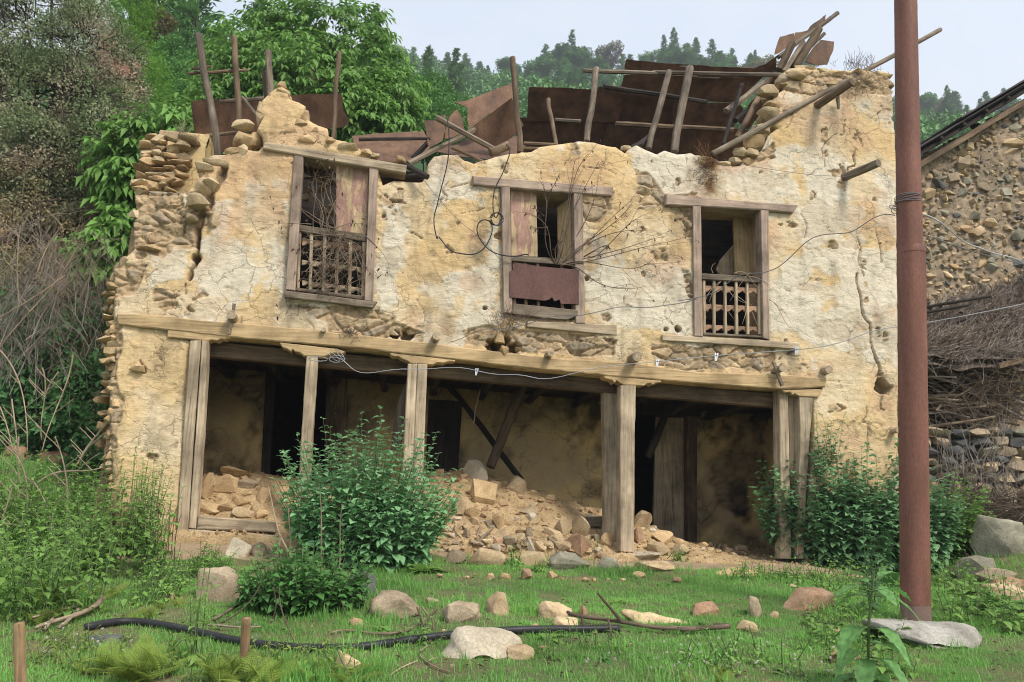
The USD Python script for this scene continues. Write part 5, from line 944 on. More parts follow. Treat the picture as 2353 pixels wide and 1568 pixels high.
loose([(1000, 1200), (1000, 1110), (1080, 1085), (1250, 1110), (1385, 1150), (1385, 1200)], 110, 8, 30, 'small rubble stone on the earth slope of the middle bay', 'small stones on the earth slope', ['stone_tan', 'stone_mud', 'stone_mud', 'stone_brown'], 32)
loose([(1460, 1275), (1465, 1170), (1560, 1210), (1680, 1250), (1760, 1278)], 90, 8, 28, 'small rubble stone in the right bay', 'small stones in the right bay', ['stone_tan', 'stone_mud', 'stone_mud', 'stone_pale'], 33)
loose([(460, 1185), (470, 1075), (560, 1060), (620, 1090), (620, 1190)], 55, 8, 28, 'small rubble stone in the left bay', 'small stones in the left bay', ['stone_mud', 'stone_mud', 'stone_tan'], 34)
for m_, ms in SMALL.items(): put('small_rubble', join(ms), m_, None, {'stone_tan': 'tan', 'stone_mud': 'mud coated', 'stone_grey': 'grey', 'stone_pale': 'pale', 'stone_brown': 'reddish brown'}[m_] + ' stone chips strewn through the rubble of the porch', 'rubble', kind='stuff')
rcr = np.random.default_rng(35); crm = []
for _ in range(2600):
    s0, d0 = rcr.uniform(-3.6, 3.9), rcr.uniform(-.25, 1.9) ** 1.0; 
    p0 = W(s0, d0, 0); z0_ = float(floor_z(p0[0], p0[1])); a = rcr.uniform(.008, .03) * (1 if s0 < 2.2 else .7); vv, f2 = hullrock(rcr, (a * 1.5, a * 1.2, a), 9, 0); crm.append((vv @ rotm(*rcr.uniform(0, 6, 3)).T + [p0[0], p0[1], z0_ + a * .3], f2))
put('rubble_crumbs', join(crm), 'stone_mud', None, 'crumbs of dry mud and gravel strewn over the fallen earth', 'gravel', kind='stuff')
put('fallen_board_piece', slab_px(c8((1590, 545), (1600, 515), (1770, 508), (1768, 578), (1600, 572)), -.5, .04, seed=5), 'wood_grey', None, 'short grey board lying behind the double post in the rubble', 'board')
put('fallen_board_piece', slab_px(c8((790, 558), (800, 545), (1062, 532), (1055, 570), (950, 580)), -.35, .05, seed=6), 'wood_post', None, 'long pale board half buried across the middle rubble', 'board')
put('dead_branch', join([tube(bend(hit(*c8((720, 620))[0], floor_z), hit(*c8((870, 700))[0], floor_z) , 8, .2, 3), .012, 5, seed=3), tube(bend(hit(*c8((930, 720))[0], floor_z) + [0, 0, .05], hit(*c8((1050, 640))[0], floor_z) + [0, 0, .08], 8, .1, 4), [.022, .021, .02, .018, .016, .014, .012, .009], 6, seed=4), tube(bend(hit(*c8((870, 700))[0], floor_z), hit(*c8((800, 560))[0], floor_z) + [0, 0, .05], 8, .15, 5), .009, 5, seed=5), tube(bend(hit(*c8((940, 690))[0], floor_z) + [0, 0, .03], hit(*c8((975, 600))[0], floor_z) + [0, 0, .05], 6, .1, 6), .011, 5, seed=6)]), 'twig', None, 'forked dead branch lying on the rubble by the green bush', 'branch', smooth=True)

# ================================================================== things on the grass
rl = np.random.default_rng(41); GS = 'stones lying in the grass'
lawn = [(c8, (235, 1062, 595, 1218), 'angular grey rock left of the flat boulder, with a ridge', 'stone_grey', .8), (c8, (740, 1108, 982, 1222), 'rounded grey rock behind the flat boulder', 'stone_grey', .8), (c8, (1020, 1062, 1182, 1200), 'narrow tan rock behind the flat boulder', 'stone_tan', 1.2), (c8, (1345, 1100, 1580, 1205), 'grey rock behind the dry branch', 'stone_tan', .8),
    (c8, (1440, 1182, 1612, 1242), 'low tan rock by the pipe under the dry branch', 'stone_tan', .8), (c8, (1605, 1105, 1662, 1168), 'small stone above the dry branch', 'stone_brown', .8), (c9, (225, 1098, 422, 1185), 'pinkish squared stone right of the long low one', 'stone_brown', .6), (c9, (600, 1078, 682, 1205), 'pointed grey stone standing in the grass', 'stone_grey', .5),
    (c9, (730, 1138, 802, 1188), 'small flat stone right of the pointed one', 'stone_tan', .8), (c9, (505, 1205, 682, 1272), 'low stone below the pointed one', 'stone_tan', .8), (c9, (822, 1032, 1182, 1165), 'wedge shaped brown rock left of the tall nettle', 'stone_brown', .6), (c9, (1095, 1228, 1192, 1288), 'dark stone left of the tall nettle', 'stone_grey', .8), (c9, (1080, 1392, 1332, 1460), 'tan slab behind the foot of the tall nettle', 'stone_brown', .6),
    (c8, (105, 925, 325, 1088), 'dark grey slab sloping at the right of the small bush', 'stone_dark', .9), (c8, (275, 1055, 392, 1112), 'tan crumbling stone beside the dark slab', 'stone_brown', .8), (c8, (140, 1182, 232, 1235), 'low brown stone left of the angular grey rock', 'stone_brown', .8), (c8, (405, 1028, 518, 1062), 'flat brown stone behind the angular grey rock', 'stone_brown', .8), (c8, (618, 1045, 712, 1082), 'flat grey stone in the middle of the grass', 'stone_grey', .8),
    (c8, (1135, 1372, 1332, 1450), 'small grey rock in front of the flat boulder', 'stone_tan', .8), (c7, (2125, 1432, 2302, 1565), 'triangular tan stone at the bottom edge', 'stone_tan', .6), (c7, (1232, 925, 1525, 1122), 'big grey block half hidden by the small bush', 'stone_grey', .8), (c7, (1042, 1018, 1118, 1078), 'small pale stone left of the big grey block', 'stone_tan', .8),
    (c7, (1438, 702, 1598, 818), 'rounded pale boulder below the sill', 'stone_pale', .8), (c7, (1590, 712, 1718, 792), 'grey stone right of the rounded pale boulder', 'stone_grey', .8), (c7, (1300, 640, 1390, 680), 'flat stone under the sill', 'stone_tan', .8), (c9, (0, 1105, 10, 1112), '', '', 0),
    (c9, (2082, 615, 2460, 850), 'largest mossy boulder at the right edge', 'stone_moss', .8), (c9, (1935, 818, 2285, 935), 'flat grey slab under the largest mossy boulder', 'stone_moss', .8), (c9, (2100, 880, 2352, 955), 'dark slab below the flat grey one', 'stone_grey', .8), (c9, (2148, 928, 2400, 1008), 'reddish white banded stone at the right edge', 'stone_brown', .8), (c9, (2128, 992, 2420, 1108), 'tan boulder lowest at the right edge', 'stone_tan', .7), (c9, (2245, 1215, 2302, 1262), 'small orange stone right of the concrete footing', 'stone_brown', .8),
    (c7, (5, 88, 165, 168), 'brown rock, leftmost on the bank behind the weeds', 'stone_brown', .8), (c7, (175, 105, 242, 158), 'smaller brown rock on the bank behind the weeds', 'stone_brown', .8), (c7, (205, 122, 460, 200), 'long brown rock on the bank behind the weeds', 'stone_brown', .8)]
for fn_, (a, b, c, d_), lb, m_, dp in lawn:
    if lb: p = fn_((a, b), (c, d_)); stone_at('field_stone', (p[0][0] + p[1][0]) / 2, p[0][1], p[1][1], p[1][0] - p[0][0], lb, GS, m_, rl, terrain, n=24, sub=3 if p[1][0] - p[0][0] > 30 else 2, dep=dp, box=.6, tilt=rl.normal(0, .05), nz=.075, sink=.42, smooth=28)
def outline_rock(name, pts, label, m_, dep, group=GS, sink=.04, bev=.06, seed=0, cat='stone', fn=terrain, back=0, top=0):
    """A boulder with that outline: stacked rings that bulge towards the middle of its depth."""
    p = np.asarray(pts, float); u = p[:, 0].mean(); v = p[:, 1].max(); base = hit(u, v, fn); D_ = depth_of(base)
    q = np.stack([(p[:, 0] - u) / F * D_, (v - p[:, 1]) / F * D_], 1); q = ccw(densify(q, .02)); c = q.mean(0); rings = []
    for t, k in zip(np.linspace(-1, 1, 13), 1 - .62 * np.abs(np.linspace(-1, 1, 13)) ** 3.0):
        cc = np.array([c[0], q[:, 1].min() - .03]); r = cc + (q - cc) * k; z = r[:, 1] + dep * .5 * t * top
        rings.append(np.stack([r[:, 0], np.full(len(r), dep * .5 * t), z], 1))
    n = len(q); V_ = np.vstack(rings); i = np.arange(n); j = (i + 1) % n; f = []
    for k in range(12): f += [np.stack([k * n + i, k * n + j, (k + 1) * n + j], 1), np.stack([k * n + i, (k + 1) * n + j, (k + 1) * n + i], 1)]
    for k, o in ((0, 1), (12, -1)):
        V_ = np.vstack([V_, rings[k].mean(0)]); m = len(V_) - 1; f.append(np.stack([k * n + i, k * n + j, np.full(n, m)], 1)[:, ::o])
    V_ = V_ + (np.stack([fbm(V_ * 5 + seed + k * 9, 4, seed + k) for k in range(3)], 1) - .5) * .05 + (np.stack([fbm(V_ * 22 + seed + k * 9, 3, seed + k) for k in range(3)], 1) - .5) * .014
    V_ = V_ @ TOCAM + base + np.array([0, 0, -sink]) - N_ * dep * .45
    return put(name, (V_, np.vstack(f)), m_, None, label, cat, group, smooth=True)
outline_rock('field_stone', c8((705, 1412), (745, 1370), (800, 1310), (808, 1262), (850, 1212), (920, 1196), (1020, 1194), (1130, 1206), (1200, 1228), (1250, 1262), (1265, 1290), (1245, 1318), (1180, 1350), (1100, 1385), (980, 1400), (860, 1412)), 'large flat pale boulder in the middle of the grass, over the black pipe', 'stone_pale', .34, seed=3)
outline_rock('field_stone', c8((1868, 1095), (1905, 1084), (1990, 1092), (2080, 1100), (2160, 1122), (2240, 1142), (2300, 1160), (2342, 1185), (2330, 1198), (2240, 1178), (2120, 1150), (2000, 1130), (1900, 1128)), 'long low tan stone ridge in the grass', 'stone_tan', .12, seed=4)
outline_rock('field_stone', c7((370, 1345), (430, 1290), (560, 1258), (700, 1248), (780, 1262), (720, 1300), (640, 1340), (480, 1350)), 'flat dark stone with twigs on it by the left end of the pipe', 'stone_dark', .3, seed=5)
for i, (fn_, b) in enumerate([(c8, (700, 878, 742, 908)), (c8, (1008, 878, 1062, 922)), (c8, (1098, 878, 1172, 918)), (c8, (1230, 856, 1312, 928)), (c8, (1405, 868, 1478, 915)), (c8, (1618, 902, 1678, 936)), (c8, (868, 892, 908, 912)), (c8, (1950, 866, 2032, 908)), (c8, (1865, 908, 1908, 928)), (c8, (2205, 902, 2262, 942)), (c9, (118, 902, 172, 938)), (c9, (855, 944, 908, 972)), (c8, (1485, 905, 1515, 922)), (c8, (1690, 905, 1720, 928)), (c8, (930, 875, 955, 890)), (c7, (1485, 885, 1532, 915)), (c8, (1262, 1080, 1292, 1102)), (c8, (725, 1232, 765, 1258)), (c8, (1340, 1338, 1425, 1366)), (c8, (1295, 1200, 1340, 1240))]):
    p = fn_(b[:2], b[2:]); stone_at('earth_clod', (p[0][0] + p[1][0]) / 2, p[0][1], p[1][1], p[1][0] - p[0][0], 'small tan clod fallen on the grass in front of the porch', 'tan clods on the grass', 'stone_mud' if i % 3 else 'stone_brown', rl, terrain, n=22, sub=1, nz=.15, box=.3, cat='clod')
outline_rock('field_stone', c8((1925, 912), (2000, 902), (2092, 920), (2080, 938), (1950, 932)), 'thin flat grey stone in the grass before the double post', 'stone_grey', .12, seed=6)
outline_rock('field_stone', c9((360, 895), (400, 850), (520, 822), (640, 826), (720, 850), (640, 868), (480, 880)), 'flat earthy slab at the edge of the grass in the right bay', 'stone_mud', .25, seed=7)
rb = np.random.default_rng(77)
for k in range(46):
    u, v = rb.uniform(900, 2050), rb.uniform(1320, 1540); w = rb.uniform(5, 13)
    stone_at('grass_pebble', u, v - w * .5, v, w, 'pebble lying in the grass', 'pebbles in the grass', ['stone_tan', 'stone_brown', 'stone_grey'][k % 3], rb, terrain, n=10, sub=0, cat='pebble')

# black water pipe
def gpath(pts, lift=.03, fn=terrain): return np.array([hit(u, v, fn) + np.array([0, 0, lift]) for u, v in pts])
def spline(p, n):
    from scipy.interpolate import CubicSpline
    p = np.asarray(p, float); t = np.r_[0, np.cumsum(np.linalg.norm(np.diff(p, axis=0), axis=1) + 1e-6)]; return CubicSpline(t, p)(np.linspace(0, t[-1], n))
pp = gpath(c7((540, 1250), (640, 1228), (760, 1212), (870, 1212), (1000, 1228), (1150, 1255), (1300, 1290), (1500, 1335), (1700, 1364), (1900, 1380), (2100, 1384), (2300, 1376)) + c8((500, 1334), (700, 1308), (860, 1288), (1100, 1272), (1260, 1264), (1500, 1260), (1700, 1258), (1860, 1254)))
put('water_pipe', tube(spline(pp, 120), .023, 10, seed=2), 'pipe_black', None, 'black plastic water pipe snaking through the grass', 'pipe', smooth=True)
# stakes
def stake(pts_top, pts_bot, w, label, seed):
    b = hit(*pts_bot); D_ = depth_of(b); t_ = EYE + ray(*pts_top) * D_
    put('wooden_stake', tube(np.vstack([b - (t_ - b) * .2, bend(b, t_, 9, .012, seed)]), np.r_[w, np.linspace(w, w * .88, 9)] / 2 / F * D_, 10, rough=.12, seed=seed), 'wood_stake', None, label, 'stake', smooth=True)
m_grain('wood_stake', [(0.25, (0.13, 0.09, 0.06)), (0.5, (0.32, 0.21, 0.11)), (0.8, (0.42, 0.32, 0.20))], vary=.05)
stake(c7((120, 1190))[0], (49, 1640), 27, 'orange wooden stake in the bottom left corner', 3)
stake(c7((1572, 1158))[0], c7((1555, 1472))[0], 24, 'short weathered stake standing in front of the black pipe', 4)
# branches on the grass
def branch(name, pts, r0, r1, m_, lift=.02, seed=0, n=None, sides=6): 
    q = spline(gpath(pts, lift), n or len(pts) * 4); return tube(q, np.linspace(r0, r1, len(q)), sides, rough=.12, seed=seed)
B1 = branch('b', c8((1530, 1160), (1640, 1192), (1800, 1212), (2000, 1246), (2200, 1264), (2352, 1268)) + c9((150, 1272), (290, 1264), (380, 1246)), .012, .017, 'twig', .04, 1)
pA = hit(*c8((1868, 1222))[0]) + [0, 0, .05]; DA = depth_of(pA); pB = EYE + ray(*c8((1722, 1000))[0]) * DA; pC = hit(*c8((1785, 1218))[0]) + [0, 0, .05]; pD = hit(*c8((1815, 1305))[0]) + [0, 0, .02]
put('fallen_branch', join([B1, tube(bend(pA, pB, 8, .04, 2), np.linspace(.013, .007, 8), 6, seed=2), tube(bend(pC, pD, 6, .06, 3), .008, 5, seed=3), tube(bend(hit(*c8((1620, 1190))[0]) + [0, 0, .04], hit(*c8((1640, 1225))[0]) + [0, 0, .02], 4, .1, 4), .010, 5, seed=4)]), 'twig_brown', None, 'long forked dry branch lying on the grass right of the flat boulder', 'branch', smooth=True)
def up_at(ref, u, v): return EYE + ray(u, v) * depth_of(ref)
ref = hit(*c8((640, 1240))[0]); tw = []
for k, (a, b, r) in enumerate([((600, 1215), (700, 1100), .011), ((612, 1200), (570, 1088), .009), ((618, 1180), (665, 1252), .009), ((660, 1130), (678, 1250), .007), ((585, 1282), (665, 1240), .008), ((640, 1140), (600, 1085), .007)]): tw.append(tube(bend(up_at(ref, *c8(a)[0]), up_at(ref, *c8(b)[0]), 6, .05, k), np.linspace(r, r * .7, 6), 5, seed=k))
tw.append(branch('b', c8((20, 1275), (100, 1258), (250, 1272), (330, 1280), (450, 1272), (540, 1240), (605, 1212)), .006, .011, 'twig', .02, 8))
put('fallen_branch', join(tw), 'twig', None, 'pale bare forked twig lying right of the angular grey rock', 'branch', smooth=True)
put('fallen_branch', join([branch('b', c7((220, 1278), (330, 1235), (480, 1190), (570, 1150), (645, 1078)), .010, .022, 'twig', .05, 9), branch('b', c7((370, 1275), (440, 1215), (510, 1120)), .012, .009, 'twig', .05, 10), branch('b', c7((280, 1285), (350, 1185)), .012, .009, 'twig', .05, 11), branch('b', c7((200, 1220), (330, 1180), (470, 1145)), .008, .008, 'twig', .06, 12)]), 'twig', None, 'heap of pale dry branches at the left end of the pipe', 'branch', smooth=True)
put('fallen_branch', join([branch('b', c8((590, 1410), (610, 1440), (690, 1490), (775, 1520)), .005, .004, 'twig', .015, 13), branch('b', c8((400, 1545), (500, 1480), (570, 1450)), .004, .004, 'twig', .015, 14), branch('b', c8((590, 1405), (640, 1365)), .005, .003, 'twig', .03, 15), branch('b', c8((640, 1470), (690, 1445)), .004, .003, 'twig', .03, 15)]), 'twig', None, 'thin curled twig in the grass below the flat boulder', 'branch', smooth=True)
put('fallen_branch', branch('b', c7((1360, 1200), (1440, 1150), (1540, 1090), (1640, 960)), .010, .006, 'twig', .03, 16), 'twig_brown', None, 'dark bent twig left of the small bush', 'branch', smooth=True)
put('fallen_branch', branch('b', c7((1330, 1235), (1420, 1240), (1500, 1248), (1660, 1245)), .008, .006, 'twig', .03, 17), 'twig', None, 'pale straight twig behind the short stake', 'branch', smooth=True)

# ================================================================== the steel pole and its footing
pb = hit(*(2105, 1436)); pb = np.array([pb[0], pb[1], pb[2]]); DP = depth_of(pb)
def pole_at(u, v): return EYE + ray(u, v) * ((np.array([0, pb[1] - EYE[1], 0])[1]) / ray(u, v)[1])
st = thing('steel_pole', 'tall rust red steel pole standing in front of the right corner', 'pole', pb)
zs = [(2105, 1432), (2103.5, 1390), (2094, 582), (2091, 572), (2085.5, 300), (2081, 0), (2075, -420)]
wd = [65, 65, 60.5, 56, 51.5, 48.5, 44]
P = np.array([pole_at(*z) for z in zs]); R_ = np.array([w_ / 2 / F * depth_of(p) for w_, p in zip(wd, P)])
Pm = P.copy(); Pm[0, 2] -= .1
sw = lambda p, r: tube(p, r, 40, seed=1)
put('pole_shaft', sw(P[1:], R_[1:]), 'rust_pole', st, smooth=30)
put('pole_foot', sw(Pm[:2] + 0, R_[:2] * 1.0), 'pole_foot', st, 'dark stained foot of the pole', smooth=30)
put('weld_ring', tube(np.array([P[2] - [0, 0, .01], P[2] + [0, 0, .012], P[3] + [0, 0, .01]]), np.array([R_[2] * 1.02, R_[2] * 1.03, R_[3]]), 40), 'rust_pole', st, smooth=30)
outline_rock('concrete_footing', c9((1480, 1195), (1560, 1186), (1760, 1194), (1900, 1206), (2030, 1205), (2120, 1202), (2200, 1226), (2245, 1275), (2235, 1305), (2160, 1312), (2052, 1300), (2040, 1345), (1860, 1350), (1650, 1342), (1640, 1290), (1600, 1262), (1500, 1240)), 'low rough concrete footing around the foot of the steel pole', 'concrete', .55, None, .02, seed=9, cat='footing')
# tie wires round the pole, the wires to the house
def wire_px(pts, r, seed=0, n=90, wob=.004):
    q = spline(np.array(pts), n); q = q + (np.stack([fbm(np.c_[np.arange(n) * .35, np.zeros(n) + k * 7 + seed, np.zeros(n)], 3, k) for k in range(3)], 1) - .5) * wob * 2
    return tube(q, r, 5, seed=seed)
ties = []
for k in range(5):
    z_ = 466 - k * 2.5; c_ = pole_at(2087, z_); r_ = 54.5 / 2 / F * depth_of(c_) + .004; th = np.linspace(0, 2 * np.pi, 30)
    ties.append(tube(np.stack([c_[0] + r_ * np.cos(th), c_[1] + r_ * np.sin(th), c_[2] + .012 * np.sin(th * 1 + k) + 0 * th], 1), .003, 5))
for k, (dx, dz) in enumerate([(0, 0), (6, 4), (3, 9)]):
    c_ = pole_at(2052 + dx, 476 + dz); th = np.linspace(0, 2 * np.pi, 20); ties.append(tube(np.stack([c_[0] + .03 * np.cos(th), c_[1] + .015 * np.sin(th + k), c_[2] + .022 * np.sin(th)], 1), .003, 5))
put('tie_wire', join(ties), 'metal_dull', None, 'loops of steel wire tied round the pole', 'wire', smooth=True)
house_end = lambda u, v, o: wallp([(u, v)], o)[0]
pt = pole_at(2060, 500)
def between(pts, a, b, sag=0):
    """Pixels along a wire whose distance runs evenly from point A to point B."""
    da, db = depth_of(a), depth_of(b); p = np.asarray(pts, float); t = np.r_[0, np.cumsum(np.hypot(*np.diff(p, axis=0).T))]; t /= t[-1]
    inv = (1 - t) / da + t / db; return EYE + ray(p[:, 0], p[:, 1]) / inv[:, None]
Aw = house_end(*c5((780, 880))[0], .08)
wirep = c5((780, 878), (870, 845), (1000, 795), (1100, 790), (1250, 770), (1450, 712), (1650, 700), (1850, 655), (2080, 652), (2352, 600)) + c6((140, 615), (300, 585), (400, 545), (560, 445), (690, 435), (840, 355), (1000, 215), (1160, 185), (1240, 178), (1350, 110), (1460, 62), (1530, 70))
put('wire', wire_px(between(wirep, Aw, pole_at(2061, 490)), .004, 1, 140), 'metal_dull', None, 'slack dark wire crossing the wall from the middle beam end up to the pole', 'wire', smooth=True)
wirel = c5((0, 985), (100, 995), (170, 1055), (400, 1055), (600, 1050), (900, 1048), (1050, 1080), (1250, 1090), (1350, 1110), (1450, 1105), (1700, 1045), (1950, 1015), (2352, 975)) + c6((370, 965), (700, 940), (900, 925), (1180, 880), (1400, 805), (1560, 778), (1720, 755), (2000, 705), (2352, 632))
Lp = between(wirel, house_end(*c5((0, 985))[0], .15), pole_at(2360, 700))
put('clothes_line', wire_px(Lp, .0032, 2, 160, .002), 'wire_pale', None, 'pale clothes line running from the second post to the right past the pole', 'wire', smooth=True)
coil = []
for k, (cx, cy, a, b) in enumerate([(60, 985, 50, 22), (40, 970, 34, 30), (80, 955, 28, 34), (-60, 985, 60, 14)]):
    th = np.linspace(0, 2 * np.pi, 24); c_ = np.array([house_end(*c5((cx + a * math.cos(t), cy + b * math.sin(t + k)))[0], .12 + .02 * math.sin(3 * t)) for t in th]); coil.append(tube(c_, .004, 5))
put('wire_knot', join(coil), 'wire_pale', None, 'tangled knot of pale wire on the head of the second post', 'wire', smooth=True)
for i, p in enumerate([c5((950, 1068))[0], c5((2105, 1013))[0], c6((12, 1015))[0], c6((388, 975))[0], c6((900, 938))[0]]):
    if i == 2: continue
    L_ = np.array([Lp[np.argmin(np.abs(np.array(wirel)[:, 0] - p[0]))]])[0]; w_ = between(wirel, Lp[0], Lp[-1]); ix = np.interp(p[0], np.array(wirel)[:, 0], np.arange(len(wirel))); k0 = int(ix); c_ = w_[k0] + (w_[min(k0 + 1, len(w_) - 1)] - w_[k0]) * (ix - k0)
    peg = thing('clothes_peg', ['pale plastic clothes peg in front of the dark middle bay', 'pale plastic clothes peg right of the round joist end over the right bay', '', 'pale plastic clothes peg below the sill of the right window', 'pale plastic clothes peg rightmost on the line'][i], 'clothes peg', c_, 'clothes pegs on the line')
    for sg in (-1, 1):
        v, f = arr(trimesh.creation.box((.010, .013, .072))); ti = .10 * sg
        put('peg_half', (v @ rotm(0, ti + .15, 0).T + c_ + np.array([sg * .007, 0, -.012]), f), 'plastic_pale', peg)
    put('spring', tube(c_ + np.array([[-.014, -.004, -.004], [0, -.009, 0], [.014, -.004, -.004]]), .0025, 5), 'metal_dull', peg)
# black cable looped on the wall
cab = c2((765, 770), (775, 900), (760, 1060), (720, 1220), (690, 1340), (680, 1440), (700, 1520)) + c5((700, 210), (760, 270), (850, 312), (920, 318), (990, 285), (1035, 215), (1050, 150), (1030, 105), (990, 98), (960, 125), (958, 190), (985, 240), (1050, 300), (1130, 325), (1220, 326), (1245, 320), (1285, 322))
put('black_cable', tube(spline(np.array([house_end(u, v, .10) for u, v in cab]), 140), .0075, 6, seed=3), 'pipe_black', None, 'black cable hanging in a big loop from the roof to the middle window', 'cable', smooth=True)
cab2 = c2((1140, 925), (1155, 940), (1145, 1030), (1110, 1120), (1070, 1200), (1055, 1280), (1058, 1350), (1070, 1390), (1100, 1330), (1105, 1260), (1098, 1205))
cab3 = [(x_, y_) for t in np.linspace(0, 4.6 * np.pi, 40) for x_, y_ in c5((1068 + 36 * math.cos(t) + 4 * t / 3, 92 + 40 * math.sin(t)))]
put('black_cable', join([tube(spline(np.array([house_end(u, v, .11) for u, v in cab2]), 60), .007, 6), tube(np.array([house_end(u, v, .12 + .003 * k / 4) for k, (u, v) in enumerate(cab3)]), .0065, 6)]), 'pipe_black', None, 'thin black cable ending in a small coil beside the middle window', 'cable', smooth=True)
put('wire', tube(np.array([house_end(u, v, .06) for u, v in c3((440, 1020), (520, 1040), (640, 1065), (760, 1085), (900, 1105), (1050, 1122), (1220, 1126))]), .003, 4), 'metal_dull', None, 'fine wire across the white plaster to the round log end', 'wire')
put('wire', tube(np.array([house_end(u, v, .06) for u, v in c2((605, 1140), (680, 1235), (760, 1330), (850, 1420), (930, 1480)) + c5((1010, 250), (1090, 340), (1180, 385))]), .0028, 4), 'metal_dull', None, 'fine wire slanting down the wall left of the middle window', 'wire')
for k, (p, lb) in enumerate([(c6((1700, 62), (1850, 140), (1960, 230), (2080, 280), (2200, 320), (2300, 345), (2352, 380)), 'pale twisted wire from the pole to the stone house'), (c6((1695, 182), (1850, 240), (2000, 290), (2200, 345), (2352, 382)), 'dark wire below the pale twisted one right of the pole')]):
    put('wire', wire_px(between(p, pole_at(2118, 540), pole_at(2118, 540) + np.array([2.2, 2.5, 0])), .006 if k == 0 else .0045, 5 + k, 60), 'wire_pale' if k == 0 else 'metal_dull', None, lb, 'wire', smooth=True)

# ================================================================== the stone house on the right with its brushwood and dry stone wall
SH = thing('stone_house', 'stone rubble gable house with a dark sloping roof edge at the right', 'house', wallp([(2330, 1180)], -2.6)[0])
o2 = -2.6
gable = c3((1560, 1010), (1685, 1003), (2352, 655)) + [(2700, 90), (2700, 1260), (2060, 1260)]
gp = wsh(gable, o2); gpoly = Polygon(gp)
s_, f_, d_, b_ = wall_grid(gpoly, .022, gp.min(0) - .05, gp.max(0) + .05); qq = np.c_[s_, s_[:, :1] * 0 + 3]
o_ = (fbm(qq * 3, 4, 1) - .5) * .08 + (fbm(qq * 14, 3, 2) - .5) * .05
cm = mixc(np.array([.285, .225, .155]) * np.ones((len(s_), 1)), np.array([.20, .16, .115]), np.clip((fbm(qq * 2.2, 4, 4) - .42) * 4, 0, 1)) * (.7 + .6 * fbm(qq * 11, 3, 5))[:, None]
gw = put('gable_wall', (W(s_[:, 0], -o2 - o_, s_[:, 1]), f_, {'Cd': cm}), 'plaster', SH, smooth=True)
put('wall_core', slab(gp, o2 - .1, .4, jit=0), 'mortar', SH)
rg = np.random.default_rng(51); vis = Polygon([(2108, 380), (2353, 190), (2353, 690), (2108, 720)])
def gstone(c, sx, sz, m_, parent, ms=None, tilt=None, pr_=.0):
    vv, f2 = hullrock(rg, (sx, min(sx, sz) * .9 + .06, sz), 15, 1, .06, .45); vv = vv @ rotm(0, rg.normal(0, .35) if tilt is None else tilt, rg.normal(0, .15)).T @ TOCAM
    pos = W(c[0], -o2 - pr_, c[1]); 
    if ms is None: put('stone', (vv + pos, f2), m_, parent, smooth=25)
    else: ms.append((vv + pos, f2))
cells = []; taken = []
big = [((2255, 985), 150, 60), ((2280, 770), 52, 50), ((1895, 1140), 85, 75), ((2085, 1190), 105, 60), ((1950, 1240), 80, 65), ((2270, 885 + 30), 170, 60), ((2130, 1420), 85, 70), ((2040, 1485), 110, 62), ((2300, 1510), 100, 80), ((1780, 1055 + 50), 70, 55)]
for (cx, cy), w, h in big:
    u, v = c3((cx, cy))[0]; c = wsh([(u, v)], o2)[0]; D_ = depth_of(wallp([(u, v)], o2)[0]); cells.append((c, w * K / F * D_, h * K / F * D_)); taken.append((c[0], c[1], w * K / F * D_ * .5, h * K / F * D_ * .5))
def fill(n_, lo, hi, asp, region):
    g = Polygon(wsh(region, o2)); x0, y0, x1, y1 = g.bounds; out = []
    for _ in range(n_):
        w = rg.uniform(lo, hi); h = w * rg.uniform(*asp); c = np.array([rg.uniform(x0, x1), rg.uniform(y0, y1)])
        if not gpoly.contains(Point(c)) or not g.contains(Point(c)): continue
        T = np.array(taken); 
        if len(T) and (((T[:, 0] - c[0]) / (T[:, 2] + w * .5)) ** 2 + ((T[:, 1] - c[1]) / (T[:, 3] + h * .5)) ** 2 < .80).any(): continue
        taken.append((c[0], c[1], w * .5, h * .5)); out.append((c, w, h))
    return out
reg = [(2095, 340), (2420, 150), (2420, 1000), (2095, 760)]
cells += fill(500, .15, .24, (.5, .85), reg) + fill(2000, .09, .15, (.5, .95), reg) + fill(4500, .05, .09, (.55, 1), reg)
pal = ['stone_tan', 'stone_wall', 'stone_grey', 'stone_dark', 'stone_moss', 'stone_tan', 'stone_mud', 'stone_grey', 'stone_moss', 'stone_tan', 'stone_grey', 'stone_moss']
cells = sorted(cells, key=lambda c: -c[1] * c[2]); rest = {}
for i, (c, w, h) in enumerate(cells):
    m_ = pal[rg.integers(len(pal))]
    if i < 290: gstone(c, w * 1.02, h * 1.02, m_, gw, pr_=rg.normal(-.025, .02))
    else: gstone(c, w, h, m_, None, rest.setdefault(m_, []), pr_=-.02)
for m_, ms in rest.items():
    p_ = put('small_stones', join(ms), m_, gw); stage.GetPrimAtPath(p_).SetCustomDataByKey('kind', 'stuff')
